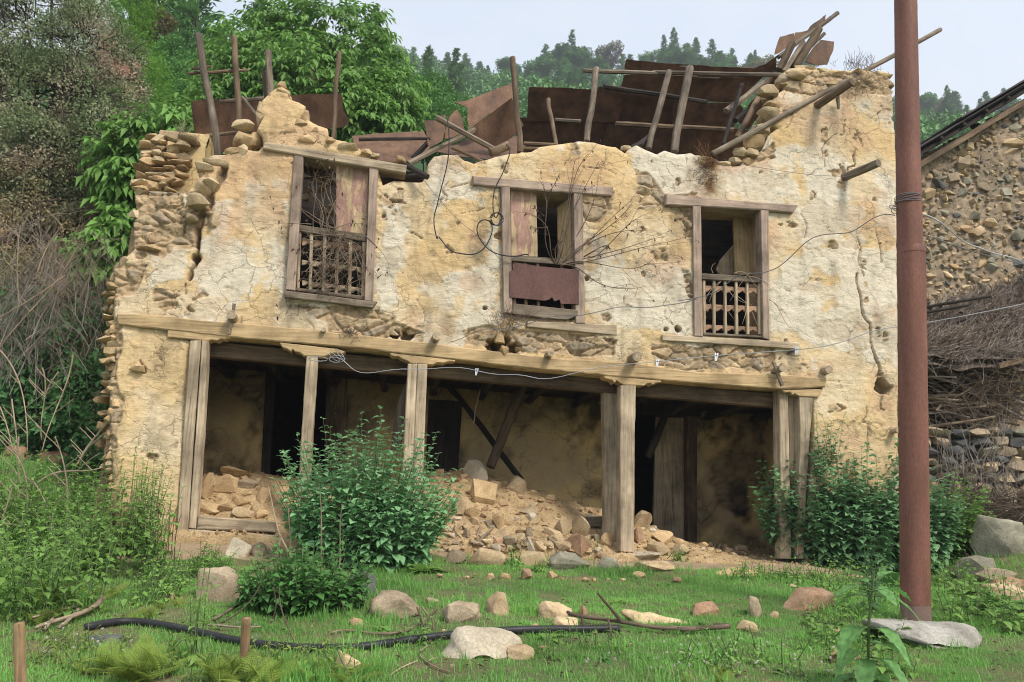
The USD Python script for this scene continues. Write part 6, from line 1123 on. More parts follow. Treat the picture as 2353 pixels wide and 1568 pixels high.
# its roof edge
edge = c3((1680, 955), (2352, 555)); e0, e1 = wsh(edge, o2 + .35); dv = (e1 - e0) / np.linalg.norm(e1 - e0); nv = np.array([-dv[1], dv[0]]); far_ = e1 + dv * 1.3; nr = e0 - dv * .7
def rim(a, b, lo, hi, o, th, m_, seed, name): put(name, slab([a + nv * lo, b + nv * lo, b + nv * hi, a + nv * hi], o, th, seed=seed, jit=.006, grain='h'), m_, SH)
rim(nr, far_, -.10, -.03, o2 + .33, .10, 'wood_dark', 3, 'barge_board'); rim(nr - nv * .02, far_, .03, .06, o2 + .42, 4.0, 'tin_dark', 4, 'roof_sheet')
rim(e0 + dv * .95, far_, .075, .105, o2 + .48, 4.0, 'tin_dark', 5, 'roof_sheet'); rim(nr, far_, -.27, -.17, o2 + .22, .14, 'wood_brown', 6, 'purlin')
for k in range(9):
    t = k / 8; c_ = nr + (far_ - nr) * (t * .95 + .02) - nv * .03; put('rafter_end', log(W(c_[0], -o2 - .40, c_[1]), W(c_[0], -o2 + .1, c_[1]), .035, .035, k), 'wood_dark', SH, smooth=True)

# dry stone wall below the brushwood
DW = thing('dry_stone_wall', 'dry stone wall under the stacked firewood at the right edge', 'wall', wallp([(2280, 1230)], -.9)[0])
o3 = -.9
rw = np.random.default_rng(61); y_ = 985.0
put('wall_core', slab_px([(2095, 1000), (2480, 990), (2480, 1300), (2095, 1260)], o3 - .08, .5, jit=.02), 'mortar', DW)
while y_ < 1240:
    h = rw.uniform(15, 27) if y_ < 1090 else rw.uniform(20, 36); x_ = 2100 + rw.uniform(-10, 10)
    while x_ < 2420:
        w = rw.uniform(22, 62) if y_ < 1090 else rw.uniform(30, 74); c = wallp([(x_ + w / 2, y_ + h / 2 + rw.normal(0, 2))], o3)[0]; D_ = depth_of(c)
        vv, f2 = hullrock(rw, (w / F * D_ * 1.05, .26, h / F * D_ * 1.05), 15, 1, .06, .62); vv = vv @ rotm(0, rw.normal(0, .09), rw.normal(0, .15)).T @ TOCAM
        put('stone', (vv + c + N_ * rw.normal(0, .03), f2), ['stone_moss', 'stone_grey', 'stone_dark', 'stone_grey', 'stone_tan', 'stone_grey', 'stone_dark'][rw.integers(7)], DW, smooth=28); x_ += w * .98
    y_ += h * .93
# stacked firewood
FW = thing('firewood_stack', 'stack of cut sticks and branches on the dry stone wall', 'firewood', wallp([(2220, 1000)], -1.2)[0])
rf = np.random.default_rng(71); fine = []
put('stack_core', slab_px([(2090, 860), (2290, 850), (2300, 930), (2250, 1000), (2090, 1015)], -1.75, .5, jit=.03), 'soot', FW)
for k in range(235):
    u, v = rf.uniform(2080, 2350), rf.uniform(800, 1010)
    if u > 2290 and v > 980: continue
    o = -1.35 + rf.uniform(-.35, .3); c = wallp([(u, v)], o)[0]; D_ = depth_of(c); L = rf.uniform(.35, 1.3); r = rf.uniform(.006, .022) if k > 22 else rf.uniform(.02, .042); a = rf.normal(-.12, .33)
    d_ = E_ * math.cos(a) + np.array([0, 0, 1]) * math.sin(a) + N_ * rf.normal(.25, .45); d_ /= np.linalg.norm(d_)
    q = log(c - d_ * L * .6, c + d_ * L * .4, r, r * .8, k, .05, 6 if k > 60 else 8, 7, .15)
    if k < 180: put('stick', q, 'twig_grey' if k % 3 else 'twig', FW, smooth=True)
    else: fine.append(q)
    if k % 3 == 0:
        e = c + d_ * L * .4; v_, f2, g2 = tube(np.array([e - d_ * .004, e + d_ * .003]), r * .8, 7, seed=k); 
        put('cut_end', (v_, f2, g2), 'cut_wood', FW)
p_ = put('thin_twigs', join(fine), 'twig_brown', FW); stage.GetPrimAtPath(p_).SetCustomDataByKey('kind', 'stuff')
# thatch of brushwood over it
BT = thing('brushwood_thatch', 'sloping thatch of grey brushwood and straw covering the firewood', 'thatch', wallp([(2250, 850)], -1.2)[0])
ta, tb_, tc, td = wallp(c6((1500, 760)), -2.35)[0], wallp([(2520, 590)], -2.35)[0], wallp([(2520, 850)], -.75)[0], wallp(c6((1500, 960)), -.75)[0]
def tp(a, b): return (ta * (1 - a) + tb_ * a) * (1 - b) + (td * (1 - a) + tc * a) * b
A_, B_ = np.meshgrid(np.linspace(0, 1, 60), np.linspace(0, 1, 30), indexing='ij'); tvp = tp(A_[..., None], B_[..., None]).reshape(-1, 3); tvp[:, 2] += (fbm(tvp * 2.5, 3, 3) - .5) * .25
i_, j_ = np.meshgrid(np.arange(59), np.arange(29), indexing='ij'); tq = np.stack([i_ * 30 + j_, i_ * 30 + j_ + 1, (i_ + 1) * 30 + j_ + 1, (i_ + 1) * 30 + j_], -1).reshape(-1, 4)
put('thatch_base', (np.vstack([tvp, tvp - [0, 0, .12]]), np.vstack([tq, tq[:, ::-1] + len(tvp)])), 'thatch_mat', BT, smooth=True)
rt = np.random.default_rng(81)
for m_, n_, nm in (('twig_brown', 3600, 'brown_brush'), ('twig_grey', 2600, 'pale_straw')):
    a, b = rt.random(n_), rt.random(n_); p0 = tp(a[:, None], b[:, None]); p0[:, 2] += (fbm(p0 * 2.5, 3, 3) - .5) * .25 + rt.uniform(0, .12, n_)
    down = (tc - tb_) / np.linalg.norm(tc - tb_); d_ = down + rt.normal(0, .42, (n_, 3)) + (E_ * -.45); d_ /= np.linalg.norm(d_, axis=1, keepdims=True); L = rt.uniform(.2, .7, n_)
    ms = [tube(np.array([p - d * l * .5, p + rt.normal(0, .02, 3) + [0, 0, .015], p + d * l * .5]), r, 3, seed=k) for k, (p, d, l, r) in enumerate(zip(p0, d_, L, rt.uniform(.0025, .006, n_)))]
    p_ = put(nm, join(ms), m_, BT, smooth=True); stage.GetPrimAtPath(p_).SetCustomDataByKey('kind', 'stuff')
for k, (p, q) in enumerate([(c6((1715, 655))[0], c6((2140, 585))[0]), (c6((1715, 690))[0], c6((2000, 640))[0]), (c6((1720, 830))[0], c6((1980, 730))[0]), (c6((1725, 880))[0], c6((2352, 760))[0]), (c6((1830, 930))[0], c6((2352, 880))[0])]):
    put('tie_stick', pole_px(*p, *q, 7, -1.5, -1.3, k, amp=.03), 'wood_dark', BT, smooth=True)
for k, (p, q) in enumerate([(c6((1770, 620))[0], c6((1750, 660))[0]), (c6((1850, 600))[0], c6((1820, 650))[0]), (c6((2015, 560))[0], c6((1950, 690))[0]), (c6((1930, 600))[0], c6((1915, 625))[0])]):
    a, b = wallp([p], -1.7)[0], wallp([q], -1.6)[0]; put('split_board', tube(np.array([a, b]), .035, 4, seed=k), 'wood_grey', BT)
put('thatch_board', slab_px(c6((2190, 1010), (2352, 975), (2352, 1010), (2200, 1045)), -.7, .05), 'wood_brown', BT)
# loose dead brush leaning on it and lying before the wall
def brush(name, label, n_, box, o, L, m_, seed, spread=.6, up=.5, r=(.0025, .006)):
    r_ = np.random.default_rng(seed); ms = []
    for k in range(n_):
        u, v = r_.uniform(box[0], box[2]), r_.uniform(box[1], box[3]); c = wallp([(u, v)], o + r_.uniform(-.15, .15))[0]
        d_ = np.array([r_.normal(0, spread), r_.normal(0, .3), r_.normal(up, .4)]); d_ /= np.linalg.norm(d_); l = r_.uniform(*L)
        q = bend(c - d_ * l * .5, c + d_ * l * .5, 6, .14, int(r_.integers(1000))); ms.append(tube(q, np.linspace(*r_.uniform(*r, 2), 6), 4, seed=k, cap=False))
        if r_.random() < .6: t_ = q[3]; d2 = d_ + r_.normal(0, .5, 3); ms.append(tube(bend(t_, t_ + d2 * l * .35, 4, .1, k), r[0], 3, seed=k, cap=False))
    return put(name, join(ms), m_, None, label, 'brushwood', smooth=True)
brush('dead_brush', 'pale dead stems hanging over the dry stone wall', 110, (2150, 1010, 2330, 1190), -.6, (.3, 1.0), 'twig_grey', 91, .35, 1.0)
brush('dead_brush', 'fringe of dead twigs hanging from the lower edge of the thatch', 70, (2100, 790, 2360, 845), -.78, (.25, .6), 'twig_grey', 95, .7, -.2)
brush('dead_brush', 'thorny dead branches sprawling over the firewood at the right edge', 90, (2190, 850, 2360, 960), -.85, (.3, .9), 'twig_brown', 92, .8, .5)
brush('dead_brush', 'heap of purplish brown twigs at the foot of the dry stone wall', 260, (2200, 1140, 2400, 1240), -.45, (.3, .9), 'twig_brown', 93, 1.0, .05)
brush('dead_brush', 'few dry twigs lying among the boulders at the right edge', 26, (2240, 1285, 2350, 1320), .35, (.2, .5), 'twig_brown', 94, 1.0, .05)

# ================================================================== plants
rp_ = np.random.default_rng(101)
def herb(base, h, rng, leaf=(.05, .10), pairs=9, lean=.15, wid=.62, droop=.35, start=.1, topscale=.5, fold=.15, dirn=None, per=2, stem_r=.004):
    """One upright stem with opposite pointed leaves: (leaf vertices, faces), stem tube."""
    d = np.array([rng.normal(0, lean), rng.normal(0, lean), 1.0]) if dirn is None else np.asarray(dirn, float); d /= np.linalg.norm(d)
    path = bend(base, base + d * h, 7, .05, int(rng.integers(2000))); ts = np.linspace(start, .99, pairs); L_ = np.r_[0, np.cumsum(np.linalg.norm(np.diff(path, axis=0), axis=1))]; L_ /= L_[-1]
    pos = np.stack([np.interp(ts, L_, path[:, k]) for k in range(3)], 1); phi = np.arange(pairs) * 1.57 + rng.uniform(0, 6.28)
    P_, D_, S_ = [], [], []
    for k in range(per):
        a = phi + k * 2 * np.pi / per + rng.normal(0, .25, pairs); el = rng.normal(.12, .25, pairs) + .5 * ts ** 4
        P_.append(pos + rng.normal(0, .004, (pairs, 3))); D_.append(np.stack([np.cos(a) * np.cos(el), np.sin(a) * np.cos(el), np.sin(el)], 1)); S_.append(rng.uniform(*leaf, pairs) * (1 - (1 - topscale) * ts ** 2))
    P_, D_, S_ = np.vstack(P_), np.vstack(D_), np.hstack(S_)
    lv = big_leaf(P_ + D_ * (S_ * .18)[:, None], D_, np.tile([0, 0, 1.0], (len(P_), 1)) + rng.normal(0, .2, (len(P_), 3)), S_, S_ * wid, droop, fold)
    return lv, tube(path, np.linspace(stem_r, stem_r * .5, 7), 4, cap=False)
def bush(name, label, cat, stems, m_, group=None, stemmat='stalk'):
    """STEMS: list of (leaves, stem)."""
    allp = np.vstack([arr(s[1])[0] for s in stems]); t = thing(name, label, cat, [allp[:, 0].mean(), allp[:, 1].mean(), allp[:, 2].min()], group)
    put('leaves', join([s[0] for s in stems]), m_, t, smooth=True); put('stems', join([s[1] for s in stems]), stemmat, t, smooth=True); return t
def dome(center, rx, ry, h, n_, rng, **k):
    """Stems that fan out from a patch and end on a dome."""
    out = []
    for _ in range(n_):
        r = math.sqrt(rng.random()); a = rng.uniform(0, 6.28); x, y = r * math.cos(a), r * math.sin(a); bx, by = center[0] + x * rx * .8, center[1] + y * ry * .8
        z = float(terrain(bx, by)); hh = h * math.sqrt(max(.12, 1 - (r * .93) ** 2)) * rng.uniform(.62, 1.08); d = np.array([x * .75, y * .6, 1.0])
        out.append(herb(np.array([bx, by, z]), hh, rng, dirn=d, pairs=int(np.clip(hh / .065, 6, 20)), **k))
    return out
bc = hit(822, 1312); bD = depth_of(bc)
bush('nettle_bush', 'tall leafy green nettle bush growing before the porch, left of its middle', 'bush', dome(bc + np.array([0, .32, 0]), .60, .40, 1.40, 250, np.random.default_rng(1), leaf=(.06, .145), droop=.40, wid=.72), 'leaf_nettle')
br = hit(2010, 1318)
bush('nettle_bush', 'leafy green bush at the foot of the right corner, behind the steel pole', 'bush', dome(br + np.array([-.05, .28, 0]), 1.02, .42, 1.5, 400, np.random.default_rng(2), leaf=(.075, .165), wid=.8, droop=.45), 'leaf_nettle')
br2 = hit(2170, 1300)
bush('nettle_bush', 'bushy growth right of the steel pole before the dry stone wall', 'bush', dome(br2 + np.array([.05, .2, 0]), .5, .3, 1.05, 130, np.random.default_rng(3), leaf=(.07, .12), wid=.7), 'leaf_weed')
rc = np.random.default_rng(4); cl = []
for k in range(16):
    u = rc.uniform(1862, 1925); v0 = rc.uniform(1060, 1100); b_ = wallp([(u, v0)], .12)[0]; b2 = wallp([(np.clip(1893 + rc.normal(0, 28), 1865, 1950), rc.uniform(945, 1040))], .16)[0]; d_ = b2 - b_
    cl.append(herb(b_, np.linalg.norm(d_), rc, leaf=(.05, .09), dirn=d_, pairs=7, stem_r=.003))
bush('climbing_plant', 'thin leafy sprig climbing the plaster beside the right post', 'plant', cl, 'leaf_nettle')
weed_later = True
bs = hit(680, 1420)
bush('small_bush', 'low dark green bush in front of the tall nettle bush', 'bush', dome(bs + np.array([0, .22, 0]), .46, .28, .5, 170, np.random.default_rng(5), leaf=(.055, .10), wid=.7, droop=.5), 'leaf_weed_dark')
# dry stalks that rise out of it
def stalks(name, label, lines, m_='twig', r=.008, group=None):
    ms = []
    for k, ln in enumerate(lines):
        b_ = hit(*ln[0]) if ln[0][1] > 1180 else None
        if b_ is None: b_ = bs
        D_ = depth_of(b_); q = np.array([EYE + ray(u, v) * D_ for u, v in ln]); q = spline(q, 10) if len(q) > 2 else bend(q[0], q[1], 8, .03, k); ms.append(tube(q, np.linspace(r, r * .45, len(q)), 5, seed=k, rough=.1))
    t_ = thing(name, label, 'stalks', np.vstack([m[0] for m in ms]).min(0), group)
    for m in ms: put('stem', m, m_, t_, smooth=True)
    return t_
stalks('dry_stalks', 'bare pale stalks standing out of the low bush', [c7((1870, 1000), (1870, 790), (1790, 640), (1740, 450), (1710, 320)), c7((1860, 960), (1850, 720), (1845, 560), (1835, 430)), c7((2060, 1000), (2050, 760), (2050, 560), (2035, 300)), c7((2120, 1000), (2165, 840), (2170, 560), (2185, 430)), c7((2045, 760), (2075, 560), (2120, 430), (2210, 610)), c7((1880, 720), (1950, 640), (1990, 490)), c7((1660, 1080), (1700, 900), (1760, 750), (1800, 590)), c7((2170, 840), (2220, 780), (2260, 670)), c7((1690, 1000), (1730, 720), (1690, 660))], r=.009)
stalks('dry_stalks', 'thin dead stems drooping in front of the low bush', [c7((1880, 1310), (1830, 1200), (1790, 1080), (1785, 950)), c7((1720, 1200), (1760, 1080), (1740, 960)), c7((2210, 1170), (2180, 1060), (2170, 1040)), c7((1390, 1195), (1560, 1090), (1670, 930), (1690, 880))], 'twig_brown', .006)
# weeds on the left bank
def weed_patch(name, label, cat, poly, n_, hr, seed, m_='leaf_weed', group=None, yb=None, **k):
    r = np.random.default_rng(seed); g = Polygon(poly); x0, y0, x1, y1 = g.bounds; out = []
    while len(out) < n_:
        u, v = r.uniform(x0, x1), r.uniform(y0, y1)
        if not g.contains(Point(u, v)): continue
        b_ = hit(u, v); h = r.uniform(*hr); out.append(herb(b_, h, r, pairs=int(np.clip(h / .07, 4, 12)), **k))
    return bush(name, label, cat, out, m_, group)
weed_patch('weeds', 'tall green weeds in the left corner of the picture, nearest', 'weeds', [(-30, 1330), (130, 1330), (250, 1400), (160, 1440), (-30, 1440)], 70, (.35, .7), 11, leaf=(.05, .10), droop=.5, lean=.2)
weed_patch('weeds', 'tall green weeds under the left house corner', 'weeds', [(120, 1265), (255, 1190), (330, 1265), (385, 1330), (250, 1345), (130, 1330)], 110, (.4, .75), 12, leaf=(.055, .10), droop=.5, lean=.2)
weed_patch('weeds', 'green weeds on the bank at the left edge', 'weeds', [(-40, 1330), (-40, 1200), (130, 1190), (200, 1250), (120, 1330)], 110, (.45, .85), 13, leaf=(.055, .11), droop=.5, lean=.2)
weed_patch('weeds', 'low green weeds left of the big grey block', 'weeds', [(300, 1400), (330, 1330), (400, 1320), (440, 1345), (400, 1385)], 60, (.15, .3), 14, leaf=(.035, .07), droop=.5, lean=.3)
weed_patch('weeds', 'slender weeds against the yellow plaster of the left corner', 'weeds', [(262, 1225), (310, 1225), (370, 1290), (290, 1290)], 22, (.6, .95), 15, leaf=(.05, .09), lean=.12)
weed_patch('weeds', 'green weeds at the foot of the steel pole on its right', 'weeds', [(2140, 1440), (2150, 1330), (2250, 1340), (2380, 1420), (2380, 1470), (2240, 1450)], 80, (.12, .32), 16, leaf=(.05, .11), wid=.6, droop=.5, lean=.35, m_='leaf_weed')
weed_patch('weeds', 'low leafy weeds between the grass and the right bush', 'weeds', [(1780, 1345), (1960, 1315), (2070, 1330), (2070, 1400), (1950, 1400), (1850, 1365)], 100, (.10, .26), 17, leaf=(.04, .08), droop=.5, lean=.35)
weed_patch('weeds', 'low leafy weeds around the tall nettle', 'weeds', [(1840, 1420), (1960, 1400), (2060, 1440), (2100, 1560), (1900, 1565)], 60, (.08, .2), 18, leaf=(.04, .09), droop=.5, lean=.35)
weed_patch('weeds', 'green creeper hanging over the edging stones', 'weeds', c8((1130, 860), (1180, 750), (1250, 860)), 14, (.12, .22), 19, leaf=(.03, .06), lean=.3)
weed_patch('weeds', 'green tuft beside the double post', 'weeds', c8((1660, 790), (1680, 700), (1725, 760), (1700, 800)), 12, (.10, .22), 20, leaf=(.03, .06), lean=.3)
weed_patch('weeds', 'green tufts before the edging stone left of the double post', 'weeds', c8((1290, 880), (1390, 880), (1380, 845), (1300, 850)), 12, (.05, .12), 21, leaf=(.03, .055), lean=.4)
weed_patch('weeds', 'green tufts among the stones of the right bay', 'weeds', c8((2080, 810), (2180, 800), (2330, 800), (2320, 780), (2180, 770)), 22, (.06, .14), 22, leaf=(.03, .055), lean=.4)
weed_patch('weeds', 'leafy weeds at the edge of the earthy slab in the right bay', 'weeds', c9((450, 930), (520, 880), (700, 860), (900, 900), (800, 940)), 50, (.06, .16), 23, leaf=(.035, .07), lean=.4)
weed_patch('weeds', 'low ground weeds under the sill of the left bay', 'weeds', c7((1180, 900), (1250, 800), (1440, 810), (1560, 880), (1400, 930)), 60, (.08, .2), 24, leaf=(.04, .08), lean=.35)
def dock(name, label, at, n_, L, seed, m_='leaf_weed', el=.5, wid=.42):
    r = np.random.default_rng(seed); b_ = hit(*at); a = r.uniform(0, 6.28, n_); e = r.normal(el, .25, n_); D_ = np.stack([np.cos(a) * np.cos(e), np.sin(a) * np.cos(e), np.abs(np.sin(e))], 1)
    l = r.uniform(*L, n_); v, f = big_leaf(np.tile(b_, (n_, 1)) + r.normal(0, .02, (n_, 3)) * [1, 1, 0], D_, np.tile([0, 0, 1.0], (n_, 1)), l, l * wid, .5, .12); put(name, (v, f), m_, None, label, 'plant', 'broad leaved docks', smooth=True)
dock('dock_plant', 'broad leaved dock at the right foot of the tall nettle bush', c8((600, 870))[0], 16, (.2, .36), 31)
dock('dock_plant', 'broad leaved dock right of the concrete footing', (2290, 1405), 18, (.2, .34), 32, 'leaf_weed_dark')
dock('dock_plant', 'tall broad leaves beside the steel pole on its left', c9((1470, 1000))[0], 9, (.25, .4), 33, 'leaf_weed_dark', 1.0)
dock('dock_plant', 'light green broad leaves before the boulders on the right', c9((1960, 1010))[0], 12, (.2, .34), 34)
dock('dock_plant', 'small dock under the flat boulder by the pipe', c8((1370, 1300))[0], 10, (.10, .2), 35)
dock('dock_plant', 'small dock right of the angular grey rock', c8((380, 1255))[0], 9, (.08, .16), 36)
rk = np.random.default_rng(37)
for k in range(26):
    u, v = (rk.uniform(1600, 2050), rk.uniform(1400, 1550)) if k < 18 else (rk.uniform(1000, 1700), rk.uniform(1340, 1560))
    dock('rosette', 'small green leaf rosette in the grass', (u, v), int(rk.integers(5, 10)), (.05, .13), 200 + k, ['leaf_weed', 'leaf_weed_dark'][k % 2], .35, .4)
fb_ = wallp([(905, 1250)], .75)[0]
bush('weeds', 'yellow green feathery weed growing into the front of the tall nettle bush', 'weeds', dome(np.array([fb_[0], fb_[1], 0]), .16, .12, .52, 26, np.random.default_rng(71), leaf=(.02, .045), wid=.4), 'leaf_fern')
for k, (pl_, n_) in enumerate([([(60, 1560), (60, 1480), (260, 1470), (480, 1500), (470, 1566)], 60), ([(560, 1566), (560, 1500), (800, 1500), (860, 1566)], 50), ([(1500, 1566), (1560, 1500), (1850, 1490), (1850, 1566)], 40), ([(900, 1460), (980, 1440), (1010, 1480), (930, 1500)], 14), ([(1230, 1480), (1420, 1470), (1440, 1510), (1260, 1520)], 18)]):
    weed_patch('weeds', ['low pale green weeds at the bottom left edge', 'low pale green weeds right of the short stake', 'low weeds at the bottom edge left of the tall nettle', 'low weeds by the pipe left of the flat boulder', 'low weeds right of the flat boulder below the pipe'][k], 'weeds', pl_, n_, (.06, .18), 80 + k, leaf=(.025, .06), droop=.5, lean=.4, m_=['leaf_fern', 'leaf_fern', 'leaf_weed', 'leaf_weed', 'leaf_weed'][k], wid=.45)
# the tall nettle in the foreground
nb = hit(*c9((1358, 1600))[0]); nD = depth_of(nb); nv_, nf = [], []; npts = np.array([EYE + ray(u, v) * nD for u, v in c9((1355, 1600), (1358, 1400), (1362, 1200), (1372, 1080), (1388, 950), (1392, 860))])
T = thing('tall_nettle', 'tall stinging nettle with large drooping leaves in the right foreground, left of the pole', 'plant', nb)
nsp = spline(npts, 24); put('stem', tube(nsp, np.linspace(.009, .005, 24), 7), 'stalk', T, smooth=True); rn = np.random.default_rng(6)
def nleaf(t, ang, L, el, droop):
    p = nsp[int(t * 23)]; d = (E_ * math.cos(ang) - N_ * math.sin(ang)) * math.cos(el) + np.array([0, 0, 1]) * math.sin(el)
    put('petiole', tube(np.array([p, p + d * .05]), .003, 5), 'stalk', T); v, f = big_leaf((p + d * .045)[None], d[None], np.array([[0, 0, 1.0]]), np.array([L]), np.array([L * .52]), droop, .10)
    for _ in range(3): v, f = trimesh.remesh.subdivide(v, f)
    mm = trimesh.Trimesh(v, f, process=True); v, f = np.array(mm.vertices), np.array(mm.faces); eu = mm.edges_unique[np.bincount(mm.edges_unique_inverse, minlength=len(mm.edges_unique)) == 1]; bvx = np.unique(eu); sd_ = np.cross(d, [0, 0, 1.0]); sd_ /= np.linalg.norm(sd_)
    tt = ((v[bvx] - p) @ d) / L; lat = (v[bvx] - p) @ sd_; v[bvx] += (sd_[None] * np.sign(lat)[:, None]) * (L * .045 * (((tt * 9.0) % 1.0) - .5))[:, None] * (np.abs(lat) > L * .03)[:, None]; v = v + np.array([0, 0, 1]) * ((fbm(v * 70, 2, 3) - .5) * .014)[:, None]; put('leaf', (v, f), 'leaf_nettle_big', T, smooth=True)
for t, base_, L, el, dr in [(.93, .2, .13, .5, .3), (.93, 3.0, .12, .5, .3), (.90, 1.6, .13, .4, .5), (.86, 4.7, .15, .2, .6), (.84, .1, .19, .25, .55), (.84, 3.3, .19, .3, .5), (.80, 5.6, .18, .1, .7), (.80, 2.4, .17, .1, .8), (.56, 5.1, .19, .0, .85), (.56, 3.5, .22, .05, .8), (.54, 5.9, .20, -.1, .9), (.50, 2.2, .17, .1, .6), (.36, .3, .19, .2, .5), (.34, 3.4, .20, .1, .7), (.30, 5.2, .2, .0, .9), (.28, 4.0, .2, -.1, .9), (.12, .6, .2, .1, .6), (.10, 3.0, .19, .1, .6)]: nleaf(t, base_, L * 1.08, el, dr)
# a second, thinner one behind it
h2 = hit(*c9((1385, 1130))[0]); bush('weeds', 'thin upright weed with whorled leaves just behind the tall nettle', 'plant', [herb(h2 + np.array([0.02 * k, .05, 0]), .75 - .08 * k, np.random.default_rng(60 + k), leaf=(.05, .09), dirn=(.03 * k, 0, 1), pairs=11, per=4) for k in range(3)], 'leaf_nettle')
# ferns
def fern(base, rng, nf_=7, L=(.35, .55)):
    L = (L[0] * .36, L[1] * .48); nf_ = nf_ + 7
    vs = []
    for k in range(nf_):
        a = rng.uniform(0, 6.28); base = base + np.array([rng.normal(0, .05), rng.normal(0, .05), 0]); el = rng.uniform(.5, 1.45); l = rng.uniform(*L); d = np.array([math.cos(a) * math.cos(el), math.sin(a) * math.cos(el), math.sin(el)]); t = np.linspace(0, 1, 16)[:, None]
        q = base + d * l * t + np.array([math.cos(a), math.sin(a), -1.1]) * (t ** 2.2) * l * .22; s = np.cross(d, [0, 0, 1.0]); s /= np.linalg.norm(s); ds = np.gradient(q, axis=0); ds /= np.linalg.norm(ds, axis=1, keepdims=True); pl_ = []
        for sg in (-1, 1):
            pw = .30 * l * np.sin(np.pi * np.clip(np.linspace(.12, 1, 14), 0, 1) ** .8) * .8 + .012; D_ = s * sg + ds[2:] * .45 + np.array([0, 0, -.15]); P_ = q[2:]
            # each pinna is itself a small feather
            for m in np.linspace(.12, .95, 7):
                pos = P_ + D_ * (pw * m)[:, None]; sub = pw * .30 * (1 - m * .75)
                for s2 in (-1, 1): pl_.append(leaf_cards(pos, ds[2:] * s2 + D_ * .55, np.tile([0, 0, 1.0], (14, 1)), sub, sub * .55, .1, .1))
        vs.append(join(pl_)); vs.append(tube(q, np.linspace(.004, .0015, 16), 3)[:2])
    return join([x[:2] for x in vs])
for k, (at, n_, L, lb) in enumerate([(c7((800, 1500))[0], 10, (.35, .5), 'yellow green fern left of the short stake'), (c7((1090, 1440))[0], 8, (.3, .48), 'yellow green fern between the pipe and the short stake'), (c7((1560, 1560))[0], 9, (.25, .42), 'yellow green fern at the foot of the short stake'), (c7((1820, 1560))[0], 11, (.3, .45), 'fresh fern at the bottom right of the short stake'), (c7((2010, 1568))[0], 9, (.3, .4), 'fern at the bottom edge beside the triangular stone'), (c7((1000, 1580))[0], 9, (.3, .45), 'fern at the bottom edge, left of the short stake'), (c7((800, 1170))[0], 7, (.25, .38), 'yellow fern left of the big grey block'), (c7((930, 1170))[0], 6, (.2, .35), 'small fern beside the yellow one above the pipe'), (c7((440, 1090))[0], 7, (.4, .6), 'upright fern among the left weeds'), (c7((180, 1200))[0], 7, (.3, .45), 'fern above the orange stake'), (c7((600, 1060))[0], 6, (.3, .42), 'fern under the left house corner'), (c9((150, 1580))[0], 6, (.15, .25), 'tiny fern at the bottom edge right of the middle'), (c7((60, 960))[0], 6, (.3, .5), 'fern at the left edge in the weeds')]):
    put('fern', fern(hit(at[0], min(at[1], 1600)), np.random.default_rng(300 + k), n_, L), 'leaf_fern', None, lb, 'fern', 'ferns', smooth=True)
weed_patch('weeds', 'upright leafy weed between the ferns left of the short stake', 'weeds', c7((1215, 1480), (1290, 1480), (1290, 1450), (1215, 1450)), 4, (.45, .6), 25, leaf=(.06, .10), lean=.06, wid=.35, per=3)

# grass: a few tufts, repeated
rgz = np.random.default_rng(7)
def tuft(n_, h, spread, w=.0035):
    x = rgz.normal(0, spread, (n_, 2)); a = rgz.uniform(0, 6.28, n_); ln = rgz.uniform(.15, .75, n_); hh = h * rgz.uniform(.45, 1.1, n_); d = np.stack([np.cos(a), np.sin(a)], 1); s = np.stack([-d[:, 1], d[:, 0]], 1) * w * .5
    V_ = []
    for t, k in ((0, 1), (.5, .8), (1, 0)):
        c = np.c_[x + d * (hh * ln * t ** 1.8)[:, None], hh * t * (1 - .3 * ln * t)]
        V_ += [np.c_[c[:, :2] + s * k, c[:, 2]], np.c_[c[:, :2] - s * k, c[:, 2]]] if k else [c]
    v = np.stack(V_, 1).reshape(-1, 3); b = np.arange(n_)[:, None] * 5; return v, np.vstack([b + [0, 1, 3], b + [0, 3, 2], b + [2, 3, 4]])
def instancer(name, protos, pos, rng, smin, smax, label, cat, m_, pid=None):
    pi = UsdGeom.PointInstancer.Define(stage, f'/World/{name}'); ORIGIN[f'/World/{name}'] = np.zeros(3); rel = pi.CreatePrototypesRel()
    for k, p in enumerate(protos):
        q = usdkit.mesh(stage, f'/World/{name}/blade_tuft_{k:03d}', p, MAT[m_[k] if isinstance(m_, list) else m_], smooth=True); rel.AddTarget(q.GetPath())
    n_ = len(pos); pi.CreatePositionsAttr(Vt.Vec3fArray.FromNumpy(pos.astype(np.float32))); pi.CreateProtoIndicesAttr(Vt.IntArray.FromNumpy((rng.integers(0, len(protos), n_) if pid is None else pid).astype(np.int32)))
    a = rng.uniform(0, 6.28, n_) / 2; pi.CreateOrientationsAttr(Vt.QuathArray([Gf.Quath(float(math.cos(t)), 0, 0, float(math.sin(t))) for t in a])); s = rng.uniform(smin, smax, n_); pi.CreateScalesAttr(Vt.Vec3fArray.FromNumpy(np.repeat(s[:, None], 3, 1).astype(np.float32)))
    tag(pi.GetPrim(), label, cat, None, 'stuff')
NG = 32000
gp_ = np.c_[rgz.uniform(-6.4, 7, NG), 4.3 + (11 - 4.3) * rgz.random(NG) ** 1.25]; r_ = np.c_[gp_, np.zeros(NG)] - P0; sd, dd_ = r_ @ E_, r_ @ -N_
ok = ~((sd > -4.3) & (sd < 4.9) & (dd_ > -.2)); bq = is_bare(gp_); ok &= rgz.random(NG) > bq * 1.6; ok &= ~((fbm(np.c_[gp_ * 2.2, np.zeros(NG)], 3, 61) > .53) & (rgz.random(NG) < .62))
